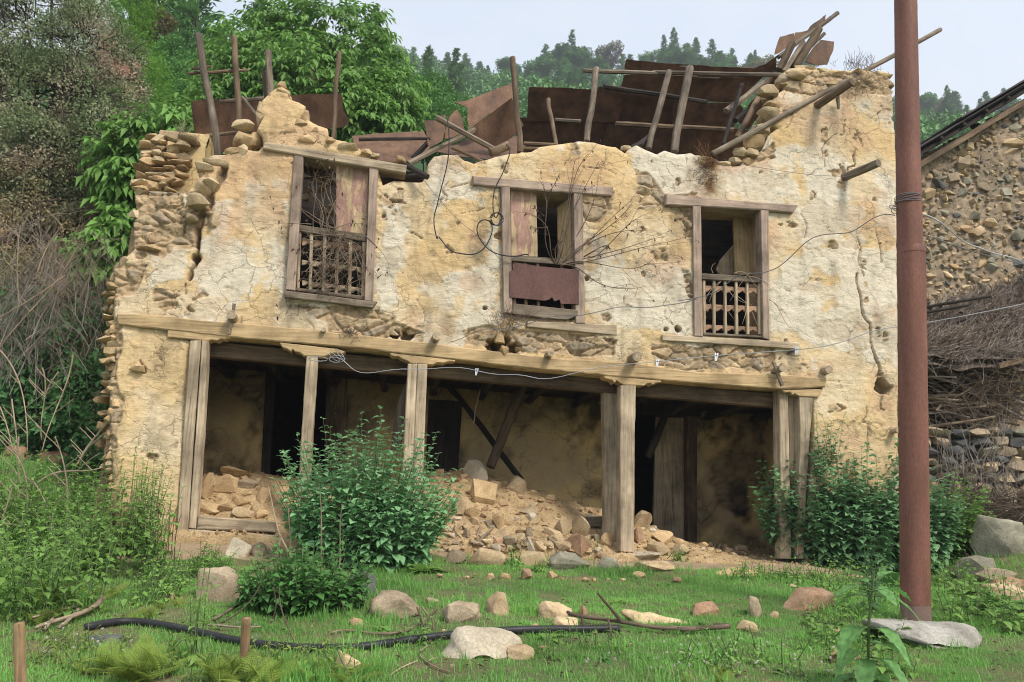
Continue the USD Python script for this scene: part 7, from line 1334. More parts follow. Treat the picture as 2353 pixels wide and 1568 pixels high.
gp_ = gp_[ok]; gz_ = terrain(gp_[:, 0], gp_[:, 1]); lush = fbm(np.c_[gp_ * 1.1, np.zeros(len(gp_))], 3, 62) + .25 * sm((dd_[ok] + .9) / .6)
instancer('grass', [tuft(26, .034, .035), tuft(26, .042, .04), tuft(22, .028, .04), tuft(24, .075, .03, .0040), tuft(20, .11, .035, .0046)], np.c_[gp_, gz_ - .004], rgz, .75, 1.3, 'short green lawn grass in front of the ruined house', 'grass', 'grass_blade', pid=np.where(rgz.random(len(gp_)) < np.clip((lush - .58) * 2.4, .015, .5), rgz.integers(3, 5, len(gp_)), rgz.integers(0, 3, len(gp_))))
clv = []
for u0, u1, v0, v1, n_ in ((1500, 2050, 1490, 1566, 42), (1270, 1700, 1520, 1566, 16), (90, 330, 1460, 1530, 16), (500, 640, 1440, 1500, 6)):
    for _ in range(n_): clv.append(hit(rgz.uniform(u0, u1), rgz.uniform(v0, v1)) + np.array([0, 0, rgz.uniform(.04, .07)]))
cm_ = trimesh.creation.icosphere(1, .010); cvv = []
for c in clv:
    d = unit(rgz, 26); d[:, 2] = np.abs(d[:, 2]) * 1.1 - .2; cvv.append(leaf_cards(np.tile(c, (26, 1)), d, np.tile([0, 0, 1.0], (26, 1)) + .1, .013, .005, .1, .1)); 
put('clover_flowers', join(cvv), 'petal', None, 'tiny white clover flowers dotted through the grass', 'flowers', kind='stuff')
lt = [];
for _ in range(420):
    u, v = rgz.uniform(0, 2350), rgz.uniform(1330, 1566); p = hit(u, v, None, 4, 12) + [0, 0, .02]; a = rgz.uniform(0, 6.28); lt.append(leaf_cards(p[None], np.array([[math.cos(a), math.sin(a), .1]]), np.array([[0, 0, 1.0]]), rgz.uniform(.02, .05), rgz.uniform(.01, .025), .2, .3))
put('leaf_litter', join(lt), 'leaf_dry', None, 'dry brown leaves scattered in the grass', 'leaves', kind='stuff')

# ------------------------------------------------------------------ dry plants in and on the house
def twigs_in(name, label, lines, o, m_, r0, seed, leaves=0, group=None, cat='dry plant'):
    """Twigs along paths in the picture that stand O before the wall; dead leaves hang from them."""
    rr = np.random.default_rng(seed); ms, lp = [], []
    for k, ln in enumerate(lines):
        q = np.vstack([wallp([p], (o[0] + (o[1] - o[0]) * i / max(1, len(ln) - 1)) + rr.normal(0, .01))[0] for i, p in enumerate(ln)]); q = spline(q, max(6, 4 * len(ln))) if len(q) > 2 else bend(q[0], q[1], 7, .05, k + seed)
        ms.append(tube(q, np.linspace(r0, r0 * .35, len(q)), 4, seed=k, cap=False))
        for t in rr.integers(int(len(q) * .35), len(q), leaves): lp.append(q[t])
        if leaves:
            for _ in range(3):
                t = rr.integers(len(q) // 2, len(q)); d = q[min(t, len(q) - 1)] - q[max(t - 2, 0)]; d = d + rr.normal(0, .6, 3) * np.linalg.norm(d); e = q[t] + d * rr.uniform(.8, 1.8); ms.append(tube(bend(q[t], e, 4, .1, k), r0 * .3, 3, cap=False)); lp.append(e)
    m0 = join(ms); t = thing(name, label, cat, [m0[0][:, 0].mean(), m0[0][:, 1].mean(), m0[0][:, 2].min()], group); put('twigs', m0, m_, t, smooth=True)
    if lp:
        lp = np.array(lp); d = rr.normal(0, .5, lp.shape) + [0, 0, -1.0]; put('dead_leaves', leaf_cards(lp, d, rr.normal(size=lp.shape), rr.uniform(.03, .065, len(lp)), rr.uniform(.012, .025, len(lp)), .3, .2), 'leaf_dry', t)
    return t
root = w2((1080, 1030))[0]
ends = [((1075, 1030), (1020, 850), (985, 700), (850, 600), (790, 590)), ((1075, 1030), (985, 640), (975, 400), (930, 310)), ((990, 560), (1030, 400), (1075, 330)), ((1075, 1020), (1120, 760), (1180, 450), (1230, 150)), ((1080, 1030), (1190, 480), (1310, 130), (1350, 80)), ((1085, 1030), (1200, 620), (1330, 350), (1440, 150)), ((1090, 1035), (1300, 700), (1390, 500), (1430, 270)), ((1100, 1030), (1320, 860), (1540, 640), (1740, 470)), ((1100, 1035), (1350, 830), (1560, 680), (1730, 490)), ((1110, 1040), (1400, 960), (1700, 880), (1880, 820), (2010, 790)), ((1110, 1040), (1450, 980), (1760, 900), (2080, 830)), ((1110, 1045), (1500, 1040), (1800, 1050), (1930, 950)), ((1120, 1040), (1250, 1060), (1400, 1170), (1600, 1235), (1840, 1215)), ((1000, 715), (930, 720), (880, 730)), ((1340, 860), (1580, 760), (1800, 740)), ((1350, 960), (1600, 780), (1750, 650), (1750, 760)), ((1080, 1030), (1090, 850), (1140, 830)), ((970, 620), (900, 560), (880, 540)), ((1300, 970), (1500, 870), (1510, 890))]
twigs_in('dry_sapling', 'dead leafless sapling spreading out of the middle window, a few withered leaves', [w2(*e) for e in ends], (.02, .22), 'twig_brown', .007, 1, 4)
rv = np.random.default_rng(9); L1 = []
for k in range(34):
    x = rv.uniform(1090, 1300); L1.append(w1((x + rv.normal(0, 30), 760), (x, 560), (x + rv.normal(0, 40), 330), (x + rv.normal(0, 60), rv.uniform(220, 330)))) if k < 10 else L1.append(w1(*[(rv.uniform(980, 1530), rv.uniform(740, 1280)) for _ in range(2)][:1], *[(rv.uniform(980, 1530), rv.uniform(740, 1290)) for _ in range(2)]))
for p in [((1250, 720), (1080, 640), (930, 480), (870, 340)), ((1270, 720), (1100, 620), (960, 540), (830, 510)), ((1250, 720), (1380, 690), (1480, 580)), ((1270, 730), (1380, 690), (1560, 690)), ((1300, 740), (1230, 600), (1050, 400)), ((1500, 750), (1640, 880), (1740, 1040), (1730, 1140)), ((1080, 690), (880, 680), (740, 690)), ((1520, 760), (1420, 640), (1300, 560))]: L1.append(w1(*p))
for k in range(40):
    a = np.array([rv.uniform(990, 1530), rv.uniform(800, 1290)]); L1.append(w1(tuple(a), tuple(a + rv.normal(0, 90, 2))))
twigs_in('dry_vine', 'tangle of dry brown vines over the balusters of the left window', L1, (.03, .06), 'twig', .0042, 2, 1)
L3 = [w3(*p) for p in [((660, 900), (560, 1000), (545, 1180)), ((655, 905), (590, 1000), (570, 1060)), ((880, 830), (790, 950), (730, 1050)), ((600, 840), (590, 790), (620, 760)), ((590, 780), (600, 765)), ((760, 840), (900, 900), (960, 960), (1060, 960), (1110, 1020)), ((870, 860), (1020, 920), (1110, 1020)), ((960, 1020), (1060, 1060), (1130, 1120), (1200, 1230)), ((1030, 1040), (1100, 1110), (1130, 1170), (1250, 1290)), ((700, 930), (750, 1010), (900, 1080)), ((540, 1000), (560, 1130), (580, 1060)), ((860, 1110), (820, 1230)), ((900, 1140), (940, 1240)), ((720, 1140), (760, 1190)), ((780, 1010), (860, 1070))]]
twigs_in('dry_vine', 'thin grey vine on the balusters of the right window', L3, (.03, .08), 'twig', .004, 3, 0)
def tuftpx(name, label, c, n_, rx, ry, o, m_, seed, L=(.08, .2), up=.8):
    rr = np.random.default_rng(seed); ms = []
    for k in range(n_):
        p = wallp([(c[0] + rr.normal(0, rx), c[1] + rr.normal(0, ry))], o + rr.uniform(-.03, .03))[0]; d = rr.normal(0, .5, 3) + [0, 0, up]; d /= np.linalg.norm(d); l = rr.uniform(*L); ms.append(tube(bend(p, p + d * l, 4, .1, k), .0022, 3, cap=False))
    return put(name, join(ms), m_, None, label, 'dry plant', smooth=True)
tuftpx('dry_tuft', 'brown tuft of dead grass under the left foot of the middle window', c5((1170, 745))[0], 150, 22, 16, .10, 'twig_brown', 1, (.06, .16), .2)
tuftpx('dry_tuft', 'reddish dry moss hanging on the wall over the right window', c3((325, 1010))[0], 90, 9, 12, .04, 'twig_rust', 2, (.05, .18), .5)
tuftpx('dry_tuft', 'rusty tuft on the white plaster above the right window', c3((330, 1105))[0], 160, 14, 14, .03, 'twig_rust', 3, (.03, .09), .0)
tuftpx('dry_tuft', 'dead weeds growing on the tall right corner of the wall', c3((1300, 430))[0], 90, 22, 7, -.15, 'twig_brown', 4, (.07, .2), .9)
tuftpx('dry_tuft', 'dead weeds hanging below the pole on the tall right corner', c3((1330, 510))[0], 120, 18, 18, .04, 'twig_brown', 5, (.06, .16), .1)
tuftpx('dry_tuft', 'dry grass in the wall under the right window of the upper floor, left of it', c4((2240, 820))[0], 60, 10, 6, .05, 'twig_brown', 6, (.04, .1), .1)
tuftpx('dry_tuft', 'dry grass on the wall stump at the far left', c1((1170, 880))[0], 26, 5, 6, -.95, 'twig', 7, (.12, .25), 1.5)
stalks('dry_stalks', 'row of dead brown stems by the yellow plaster of the left corner', [c7((940 + 22 * k, 760 + (k % 3) * 20), (935 + 24 * k, 600), (945 + 24 * k + (k % 3) * 10, 420 + (k * 37) % 110)) for k in range(9)], 'twig_brown', .006)

# ================================================================== trees behind
def limbs(base, top, ends, r, seed, m_sides=7):
    ms = [tube(bend(base, top, 10, .05, seed), np.linspace(r, r * .35, 10), m_sides + 2, rough=.15, seed=seed)]; tr = bend(base, top, 10, .05, seed); rr = np.random.default_rng(seed)
    for k, e in enumerate(ends):
        t = rr.integers(4, 10); p = tr[t]; ms.append(tube(bend(p, e, 8, .08, seed + k + 1), np.linspace(r * .4, r * .06, 8), 6, rough=.12, seed=seed + k, cap=False))
    return join(ms)
def far_pt(u, v, y): d = ray(u, v); return EYE + d * (y / d[1])
def walnut(name, label, blobs, n_, seed, base, leafL=(.12, .19), m_='leaf_walnut', gap=.40, nlf=7):
    rr = np.random.default_rng(seed); p, d, k = blob_points(rr, blobs, n_, .55, gap, 1.3, seed); n = len(p)
    ax = d * .8 + rr.normal(0, .45, (n, 3)) + [0, -.25, -.35]; ax /= np.linalg.norm(ax, axis=1, keepdims=True); rl_ = rr.uniform(.22, .36, n); s = np.cross(ax, [0, 0, 1.0]); s /= np.linalg.norm(s, axis=1, keepdims=True) + 1e-9; ms = []
    for j in range(nlf):
        t = (j // 2 + 1) / (nlf // 2 + 1) if j < nlf - 1 else 1.0; sg = (-1, 1)[j % 2] if j < nlf - 1 else 0
        pos = p + ax * (rl_ * t)[:, None] - np.array([0, 0, 1]) * (.10 * t * t * rl_)[:, None]; dr = ax * .55 + s * sg * .9 + np.array([0, 0, -.55]) + rr.normal(0, .12, (n, 3)); L = rr.uniform(*leafL, n) * (.75 + .35 * t)
        ms.append(leaf_cards(pos, dr, np.tile([0, -.25, 1.0], (n, 1)) + rr.normal(0, .25, (n, 3)), L, L * .40, .2, .22))
    t = thing(name, label, 'tree', base); put('crown', join(ms), m_, t, smooth=True); c = [np.array(b[0]) for b in blobs]; put('trunk', limbs(np.array(base), np.mean(c, 0), c, .16, seed), 'bark', t, smooth=True)
def Bp(u, v, y, r, rz=None): return (far_pt(u, v, y), (r, r * .8, rz or r))
Yw = 15.0
walnut('walnut_tree', 'bright green walnut tree with drooping leaves behind the left half of the house', [Bp(640, 110, Yw, .85), Bp(720, 75, Yw, .75), Bp(800, 80, Yw + .5, .75), Bp(590, 190, Yw - .5, .8), Bp(700, 190, Yw - 1, .9), Bp(810, 170, Yw, .8), Bp(560, 130, Yw + 1, .7), Bp(860, 150, Yw, .55), Bp(880, 240, Yw - .5, .6), Bp(800, 270, Yw - 1, .75), Bp(920, 200, Yw, .45), Bp(690, 290, Yw - 1, .9), Bp(560, 260, Yw - 1, .8), Bp(860, 310, Yw - 1, .6), Bp(510, 170, Yw, .45), Bp(910, 275, Yw - .5, .45), Bp(760, 40, Yw + .5, .5), Bp(480, 260, Yw - 1, .5)], 5200, 1, [-4.2, Yw, float(terrain(-4.2, Yw))])
walnut('walnut_tree', 'drooping walnut branch with large leaves behind the left wall stump', [Bp(330, 330, 11.6, .36), Bp(280, 380, 11.5, .30), Bp(310, 430, 11.6, .32), Bp(420, 300, 11.8, .42), Bp(370, 370, 11.8, .34), Bp(250, 360, 11.5, .18), Bp(440, 350, 11.9, .38), Bp(330, 480, 11.6, .22)], 620, 2, [-5.2, 12.4, float(terrain(-5.2, 12.4))], (.14, .22), gap=.30)
walnut('walnut_tree', 'low walnut branch hanging beside the crumbling left corner', [Bp(255, 560, 11.2, .24), Bp(215, 570, 11.1, .15), Bp(285, 520, 11.3, .2), Bp(250, 610, 11.2, .16)], 170, 3, [-5.4, 11.9, float(terrain(-5.4, 11.9))], (.14, .22), gap=.2)
def leafy(name, label, cat, blobs, n_, size, m_, seed, base, gap=.42, shell=.5, asp=.5, gs=1.6, trunk=.12, droop=.15, group=None, twig=0):
    rr = np.random.default_rng(seed); p, d, k = blob_points(rr, blobs, n_, shell, gap, gs, seed); n = len(p); D_ = d * .6 + rr.normal(0, .6, (n, 3)); L = rr.uniform(size[0], size[1], n)
    t = thing(name, label, cat, base, group); put('crown', leaf_cards(p, D_, d * .6 + rr.normal(0, .5, (n, 3)) + [0, -.2, .7], L, L * asp, .2, droop), m_, t, smooth=True)
    c = [np.array(b[0]) for b in blobs]; ms = [limbs(np.array(base), np.mean(c, 0), c, trunk, seed)]
    for j in range(twig):
        i = rr.integers(n); c0 = c[k[i]]; ms.append(tube(bend(c0 * .6 + p[i] * .4 + rr.normal(0, .1, 3), p[i] + d[i] * .15, 5, .12, j), np.linspace(.012, .004, 5), 3, cap=False))
    put('trunk', join(ms), 'bark', t, smooth=True)
Yr = 12.6
leafy('red_leaf_tree', 'large bushy tree with tiny reddish brown and grey green leaves at the top left', 'tree', [Bp(60, 60, Yr, 1.0), Bp(180, 110, Yr, .85), Bp(40, 220, Yr - .3, 1.0), Bp(170, 230, Yr - .4, .9), Bp(270, 210, Yr, .55), Bp(280, 130, Yr + .3, .45), Bp(230, 330, Yr - .5, .75), Bp(90, 360, Yr - .7, .9), Bp(-60, 320, Yr, 1.0), Bp(320, 300, Yr, .35), Bp(290, 390, Yr - .3, .45), Bp(-80, 90, Yr, 1.0), Bp(120, -20, Yr, .9)], 115000, (.032, .065), 'leaf_red', 11, [-8.0, 13.4, float(terrain(-8, 13.4))], .43, .5, .5, 2.6, .2, twig=900)
leafy('red_leaf_shrub', 'dense shrub of dull brownish leaves under the reddish tree', 'bush', [Bp(50, 470, 12.0, .85), Bp(160, 460, 12.0, .75), Bp(240, 480, 12.1, .5), Bp(60, 590, 11.8, .8), Bp(180, 570, 11.9, .65), Bp(-60, 500, 12, .9), Bp(220, 640, 11.7, .5), Bp(100, 680, 11.5, .7), Bp(-40, 650, 11.5, .8)], 60000, (.032, .065), 'leaf_redgreen', 12, [-7.6, 12.2, float(terrain(-7.6, 12.2))], .43, .55, .5, 2.8, .1, twig=420)
leafy('dark_bush', 'dark green leafy bush against the left side of the house', 'bush', [Bp(200, 800, 10.6, .55), Bp(215, 900, 10.3, .5), Bp(200, 1000, 10.2, .55), Bp(110, 850, 10.8, .6), Bp(90, 960, 10.5, .6), Bp(10, 830, 11, .7), Bp(0, 960, 10.7, .7), Bp(100, 1050, 10.3, .5), Bp(-80, 900, 11, .8), Bp(230, 730, 10.9, .35), Bp(10, 740, 11.2, .6), Bp(120, 750, 11.1, .5)], 15000, (.06, .12), 'leaf_dark', 13, [-5.9, 10.8, float(terrain(-5.9, 10.8))], .33, .55, .55, 1.8, .06, twig=60)
# brambles on the left
rbm = np.random.default_rng(15)
for b_, (lb, box, Y0, n_, up) in enumerate([('tangle of grey dry brambles at the left edge under the reddish tree', (-40, 500, 140, 860), 10.4, 110, (0.35, 0, 1.0)), ('tangle of dry bramble canes hanging beside the left house corner', (110, 560, 250, 830), 10.5, 120, (.1, 0, .8)), ('dry grey brush between the brambles and the dark bush', (-20, 640, 240, 860), 10.2, 110, (-.3, 0, .7))]):
    ms = []
    for k in range(n_):
        p = far_pt(rbm.uniform(box[0], box[2]), rbm.uniform(box[1], box[3]), Y0 + rbm.normal(0, .3)); d = np.array(up) + rbm.normal(0, .55, 3) * [1, .5, .7]; d /= np.linalg.norm(d); l = rbm.uniform(.35, 1.3); q = bend(p - d * l * .5, p + d * l * .5, 8, .12, int(rbm.integers(900))); q[:, 2] -= (np.linspace(-1, 1, 8) ** 2) * .12 * l
        ms.append(tube(q, np.linspace(.0055, .0025, 8), 3, seed=k, cap=False))
        for _ in range(3): i = rbm.integers(2, 8); e = q[i] + (d + rbm.normal(0, .7, 3)) * l * .22; ms.append(tube(bend(q[i], e, 4, .12, k), .0022, 3, cap=False))
    put('dry_bramble', join(ms), 'twig_grey' if b_ != 1 else 'twig', None, lb, 'bramble', 'dry brambles on the left', smooth=True)
def cane(name, label, lines, Y0, r, m_='twig'):
    ms = []
    for k, ln in enumerate(lines):
        q = spline(np.array([far_pt(u, v, Y0 + .1 * math.sin(k * 3.1)) for u, v in ln]), 14); ms.append(tube(q, np.linspace(r, r * .5, 14), 5, seed=k, rough=.1))
        for i in (5, 8, 11): ms.append(tube(bend(q[i], q[i] + np.array([.16 * (-1) ** i, 0, .14]) * (1 + .3 * math.sin(k + i)), 4, .1, k), r * .45, 4, cap=False))
    put(name, join(ms), m_, None, label, 'stalks', smooth=True)
cane('dry_canes', 'long bare canes rising out of the weeds at the left edge', [c4((0, 930), (110, 1100), (160, 1300), (175, 1568)), c4((465, 960), (430, 1120), (340, 1350), (270, 1568)), c4((270, 1040), (290, 1150), (275, 1300), (265, 1500)), c4((0, 1290), (40, 1400), (80, 1568)), c4((375, 1065), (300, 1190), (280, 1260)), c4((75, 1240), (95, 1400), (115, 1568)), c4((690, 1390), (600, 1490), (540, 1568), (500, 1640))], 8.6, .009)
cane('dry_canes', 'crossing pale canes low in the left weeds', [c7((0, 570), (40, 450), (80, 320)), c7((330, 830), (325, 560), (280, 400), (200, 270)), c7((420, 540), (430, 350), (400, 150), (350, 0)), c7((120, 0), (115, 160), (130, 300)), c7((170, 640), (175, 420), (150, 210), (30, 60)), c7((240, 300), (400, 225), (520, 220), (650, 200)), c7((0, 550), (120, 570), (180, 580)), c7((490, 180), (560, 70), (610, 0)), c7((250, 1085), (160, 960), (60, 870), (0, 830)), c7((0, 1120), (50, 960), (75, 870), (75, 730))], 7.2, .009)
cane('dry_canes', 'long pale cane arching up across the left thicket', [c4((0, 720), (200, 600), (420, 450)), c4((0, 910), (120, 760), (300, 560), (470, 310)), c4((0, 440), (110, 330), (200, 210)), c4((240, 430), (320, 240), (440, 90)), c4((120, 620), (110, 400), (130, 130))], 9.6, .008)
# the trees of the slope at the left and the pines over them
leafy('lime_tree', 'feathery lime green tree between the reddish tree and the pines', 'tree', [Bp(250, 60, 19, 1.1), Bp(290, 150, 19, 1.0), Bp(330, 190, 18.5, .7), Bp(300, -30, 19, 1.0), Bp(340, 270, 18, .7), Bp(230, -20, 19, .8)], 26000, (.05, .11), 'leaf_lime', 21, [-8.6, 19.5, float(terrain(-8.6, 19.5))], .38, .5, .3, 1.2)
for k, (lb, bl, m_, n_, sz, base_) in enumerate([('dark broadleaf tree right of the lime green tree', [Bp(400, 200, 22, .9), Bp(385, 270, 21, .9), Bp(440, 290, 20, .8), Bp(400, 130, 23, .6)], 'leaf_mid', 15000, (.07, .13), (-8.8, 22)), ('grey green shrubs below the pines behind the left rafter poles', [Bp(450, 230, 20, .8), Bp(480, 340, 17, .7), Bp(430, 370, 17, .8), Bp(360, 330, 17, .8), Bp(340, 420, 15, .6), Bp(500, 290, 18, .7)], 'leaf_mid', 17000, (.06, .11), (-6.6, 17.5)), ('orange brown tree standing among the pines at the top left', [Bp(345, 50, 30, .7), Bp(370, 70, 30, .7), Bp(350, 90, 30, .5)], 'leaf_autumn', 5000, (.08, .15), (-12.6, 30)), ('green undergrowth on the slope behind the crumbling left corner', [Bp(300, 620, 13, .6), Bp(250, 700, 12.5, .5), Bp(330, 540, 13.5, .7), Bp(290, 470, 14, .7), Bp(370, 480, 14, .6), Bp(420, 440, 15, .6)], 'leaf_dark', 12000, (.06, .12), (-6.1, 13.2)), ('green shrubs behind the roof beside the walnut tree', [Bp(960, 260, 22, 1.0), Bp(1000, 300, 21, .9), Bp(930, 300, 20, .8), Bp(1050, 290, 24, 1.0), Bp(990, 230, 26, .9)], 'leaf_mid', 16000, (.08, .15), (-2.4, 23))]):
    leafy('broadleaf_tree', lb, 'tree', bl, n_, sz, m_, 30 + k, [base_[0], base_[1], float(terrain(*base_))], .38, .55, .55, .9, .1)
def conifer(h, r, seed, whorls=26, per=7, cards=16, top=.04, droop=.25, ragged=.3, card=(.5, .9), start=.12):
    """A conifer standing at the origin: (crown, trunk)."""
    rr = np.random.default_rng(seed); P_, D_, L_, br = [], [], [], []
    for w in range(whorls):
        t = start + (1 - start) * (w / whorls) ** .9; z = h * t; R0 = r * (1 - t) ** .75 * (1 - ragged * rr.random()) + top * h * .3
        for b in range(per):
            a = rr.uniform(0, 6.28); R = R0 * rr.uniform(.55, 1.1); el = rr.normal(.10, .18) + .5 * t; d = np.array([math.cos(a) * math.cos(el), math.sin(a) * math.cos(el), math.sin(el)]); q = np.array([0, 0, z])
            s = rr.uniform(.18, 1, cards) ** .7; pos = q + d * (R * s)[:, None] + np.array([0, 0, -1]) * (droop * R * s ** 2)[:, None] + rr.normal(0, .05 * R + .06, (cards, 3)); P_.append(pos); D_.append(d + rr.normal(0, .55, (cards, 3)) + [0, 0, .15]); L_.append(rr.uniform(*card, cards) * (.35 + .65 * min(1, R / r * 1.6)))
            br.append(tube(np.array([q, q + d * R * .5, q + d * R * .9 - np.array([0, 0, droop * R * .8])]), [.05, .03, .012], 3, cap=False))
    P_, D_, L_ = np.vstack(P_), np.vstack(D_), np.hstack(L_); n = len(P_)
    return leaf_cards(P_, D_, rr.normal(0, .5, (n, 3)) + [0, 0, 1.0], L_, L_ * .33, .2, .2), join([tube(np.array([[0, 0, -1.5], [0, 0, h * .5], [0, 0, h * .97]]), [.24, .14, .03], 7)] + br)
stage.DefinePrim('/World/Kinds', '')
def kind(name, crown, trunk, m_):
    pth = f'/World/Kinds/{name}'; stage.CreateClassPrim(pth) if False else UsdGeom.Xform.Define(stage, pth); stage.GetPrimAtPath(pth).SetSpecifier(Sdf.SpecifierClass); ORIGIN[pth] = np.zeros(3)
    put('crown', crown, m_, pth, smooth=True); put('trunk', trunk, 'bark', pth, smooth=True); return pth
stage.GetPrimAtPath('/World/Kinds').SetSpecifier(Sdf.SpecifierClass)
con = [kind('fir_a', *conifer(15, 3.0, 1, 30, 7, 14), 'needle'), kind('fir_b', *conifer(13, 3.6, 2, 22, 8, 15, ragged=.5), 'needle'), kind('fir_c', *conifer(16, 2.6, 3, 34, 6, 13, droop=.4), 'needle'), kind('pine_d', *conifer(14, 4.2, 4, 16, 8, 22, ragged=.6, start=.3, droop=.1), 'needle')]
def roundtree(seed, m_, name):
    rr = np.random.default_rng(seed); bl = [((rr.normal(0, 1.6), rr.normal(0, 1.6), 5 + rr.uniform(-1.5, 3.5)), (rr.uniform(1.3, 2.2),) * 3) for _ in range(9)]; p, d, k = blob_points(rr, bl, 5200, .6, .38, .7, seed); n = len(p); L = rr.uniform(.35, .6, n)
    return kind(name, leaf_cards(p, d * .5 + rr.normal(0, .6, (n, 3)), d + [0, 0, .6], L, L * .6, .2, .15), limbs(np.array([0, 0, -1.0]), np.array([0, 0, 5.0]), [np.array(b[0]) for b in bl], .2, seed), m_)
bro = [roundtree(5, 'leaf_mid', 'broad_a'), roundtree(6, 'leaf_autumn', 'broad_b'), roundtree(8, 'leaf_lime', 'broad_c')]
# big pines at the top left
for k, (u, vt, y, kd, sc, lb) in enumerate([(470, -90, 34, 3, .92, 'large dark pine left of the sky gap'), (395, -160, 38, 0, 1.0, 'tall dark pine behind the orange brown tree'), (430, 40, 30, 3, .5, 'small pine below the large dark pine'), (320, -60, 36, 1, .9, 'dark pine behind the lime green tree'), (505, 60, 40, 1, .66, 'pine at the left edge of the sky gap'), (600, -15, 42, 2, .8, 'pine rising behind the walnut tree, left of its top'), (655, 10, 44, 0, .7, 'pine tip just over the walnut tree'), (865, 22, 44, 1, .75, 'pine with a dark spire at the right of the walnut tree'), (885, 70, 40, 2, .6, 'lower pine beside the dark spire')]):
    h0 = [15, 13, 16, 14][kd] * sc; t = far_pt(u, vt, y); refer('pine_tree', con[kd], lb, 'tree', 'big pines on the left slope', t - np.array([0, 0, h0]), 40 * k, (sc, sc, sc))
# the wooded ridge
rh = np.random.default_rng(33); count = 0; spots = []
def ridge_top(u): return np.interp(u, [850, 900, 960, 1010, 1060, 1110, 1150, 1240, 1310, 1380, 1420, 1480, 1550, 1640, 1700, 1760, 1800, 2000, 2110, 2180, 2250, 2353, 2500], [110, 118, 122, 130, 122, 140, 148, 112, 92, 112, 108, 122, 92, 110, 122, 128, 140, 215, 218, 212, 222, 205, 200])
for row in range(7):
    y0 = [172, 150, 128, 108, 92, 78, 66][row]
    for u in np.arange(830, 2480, [25, 29, 34, 40, 50, 62, 78][row]):
        if 1950 < u < 2060: continue
        uu = u + rh.normal(0, 9); y = y0 * rh.uniform(.94, 1.06); vt = ridge_top(uu) + [0, 26, 52, 80, 108, 138, 165][row] + rh.normal(0, 9) + (0 if rh.random() < .75 else 16)
        if uu > 1900: vt += row * 6
        spots.append((uu, vt, y, row))
feature = {3: 1}
for i, (u, vt, y, row) in enumerate(spots):
    t = far_pt(u, vt, y); x = rh.random(); g_ = float(terrain(t[0], t[1]))
    kd = con[rh.integers(0, 4)] if x < .9 else bro[[0, 0, 1, 0, 2][rh.integers(5)]]; isb = x >= .9
    h0 = dict(zip(con + bro, [15, 13, 16, 14, 9.5, 9.5, 9.5]))[kd]; want = y * rh.uniform(.045, .08) * (1.35 if rh.random() < .22 else 1.0); sc = want / h0
    if isb: sc *= .62
    ru = ['left of the bent roof sheets', 'above the bent roof sheets', 'between the tall dark pole and the forked pole', 'above the right roof sheets', 'behind the tall right corner', 'right of the steel pole'][int(np.searchsorted([1000, 1170, 1440, 1760, 2060], u))]; rr_ = ['on the skyline', 'just under the skyline', 'just under the skyline', 'halfway down the ridge', 'halfway down the ridge', 'low on the ridge', 'low on the ridge'][row]
    refer('ridge_broadleaf' if isb else 'ridge_conifer', kd, (f'small broadleaf tree {rr_} {ru}' if isb else f'dark conifer {rr_} {ru}'), 'tree', f'broadleaf trees {rr_} {ru}' if isb else f'conifers {rr_} {ru}', t - np.array([0, 0, h0 * sc]), rh.uniform(0, 360), (sc * rh.uniform(1.1, 1.7), sc * 1.4, sc))
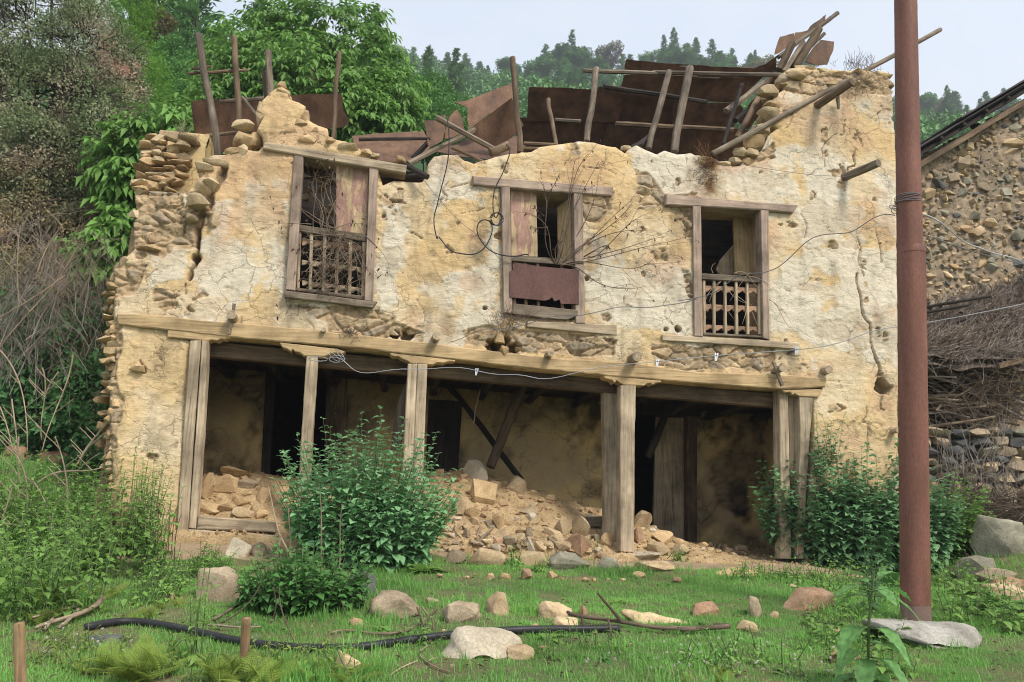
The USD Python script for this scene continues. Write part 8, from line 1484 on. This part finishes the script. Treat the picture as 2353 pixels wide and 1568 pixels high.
for u, vt, y, kd, sc, lb in [(900, 118, 70, 0, .52, 'conifer nearest to the walnut tree on the ridge'), (985, 106, 74, 2, .60, 'pointed conifer with a dark top left of the tall middle pole'), (1050, 112, 78, 1, .68, 'broad conifer left of the tall dark middle pole'), (1315, 68, 165, 2, 1.0, 'tallest conifer on the skyline, left of the long batten'), (1548, 64, 165, 0, 1.0, 'tall conifer pair on the skyline over the right sheets'), (1525, 80, 165, 2, .8, 'lower one of the conifer pair on the skyline over the right sheets'), (1635, 90, 160, 1, .9, 'conifer on the skyline right of the pair'), (1735, 115, 160, 3, .6, 'last conifer of the skyline before the standing sheets'), (2175, 196, 150, 0, .7, 'conifer on the far slope right of the steel pole')]:
    h0 = [15, 13, 16, 14][kd] * sc; refer('pine_tree', con[kd], lb, 'tree', 'conifers on the ridge', far_pt(u, vt, y) - np.array([0, 0, h0]), rh.uniform(0, 360), (sc * .95, sc * .95, sc))

rfu = np.random.default_rng(44); FU = []
for _ in range(900):
    y = rfu.uniform(70, 185); x = y * rfu.uniform(-.30, .75); FU.append((x, y, float(terrain(x, y)) - 1.6))
crown_bits = []
for sd in (91, 92, 93):
    rr = np.random.default_rng(sd); bl = [((rr.normal(0, 1.5), rr.normal(0, 1.5), 2.2 + rr.uniform(-1, 1.6)), (rr.uniform(1.2, 1.9),) * 3) for _ in range(7)]; q_, d_, k_ = blob_points(rr, bl, 2600, .6, .36, .7, sd); L_ = rr.uniform(.35, .6, len(q_)); crown_bits.append(leaf_cards(q_, d_ * .5 + rr.normal(0, .6, (len(q_), 3)), d_ + [0, 0, .6], L_, L_ * .6, .2, .15))
instancer('forest_undergrowth', crown_bits, np.array(FU), rfu, .8, 1.45, 'dense green undergrowth between the conifers of the ridge', 'forest', ['leaf_mid', 'needle', 'needle'], pid=rfu.choice(3, len(FU), p=[.04, .48, .48]))

# ================================================================== air
HZ = trimesh.creation.box((700, 640, 260)); HZ.apply_translation((0, 180, 0)); v = np.array(HZ.vertices); f = np.array(HZ.faces)
zlo = float(gz.min()) - 1.0; v[:, 2] = np.where(v[:, 2] < 0, zlo, float(gz.max()) + 30); v[:, 0] = np.where(v[:, 0] < 0, gx[0] - 5, gx[-1] + 5); v[:, 1] = np.where(v[:, 1] < 150, gy[0] - 5, gy[-1] + 5)
MAT['air'] = usdkit.material(stage, '/World/Looks/air', {'v': ('principled_volume', {'color': (0.86, 0.92, 1.0), 'density': HAZE, 'anisotropy': 0.3})}, [], volume='v.volume')
put('haze', (v, f), 'air', None, kind='stuff', base=(0, 0, zlo))
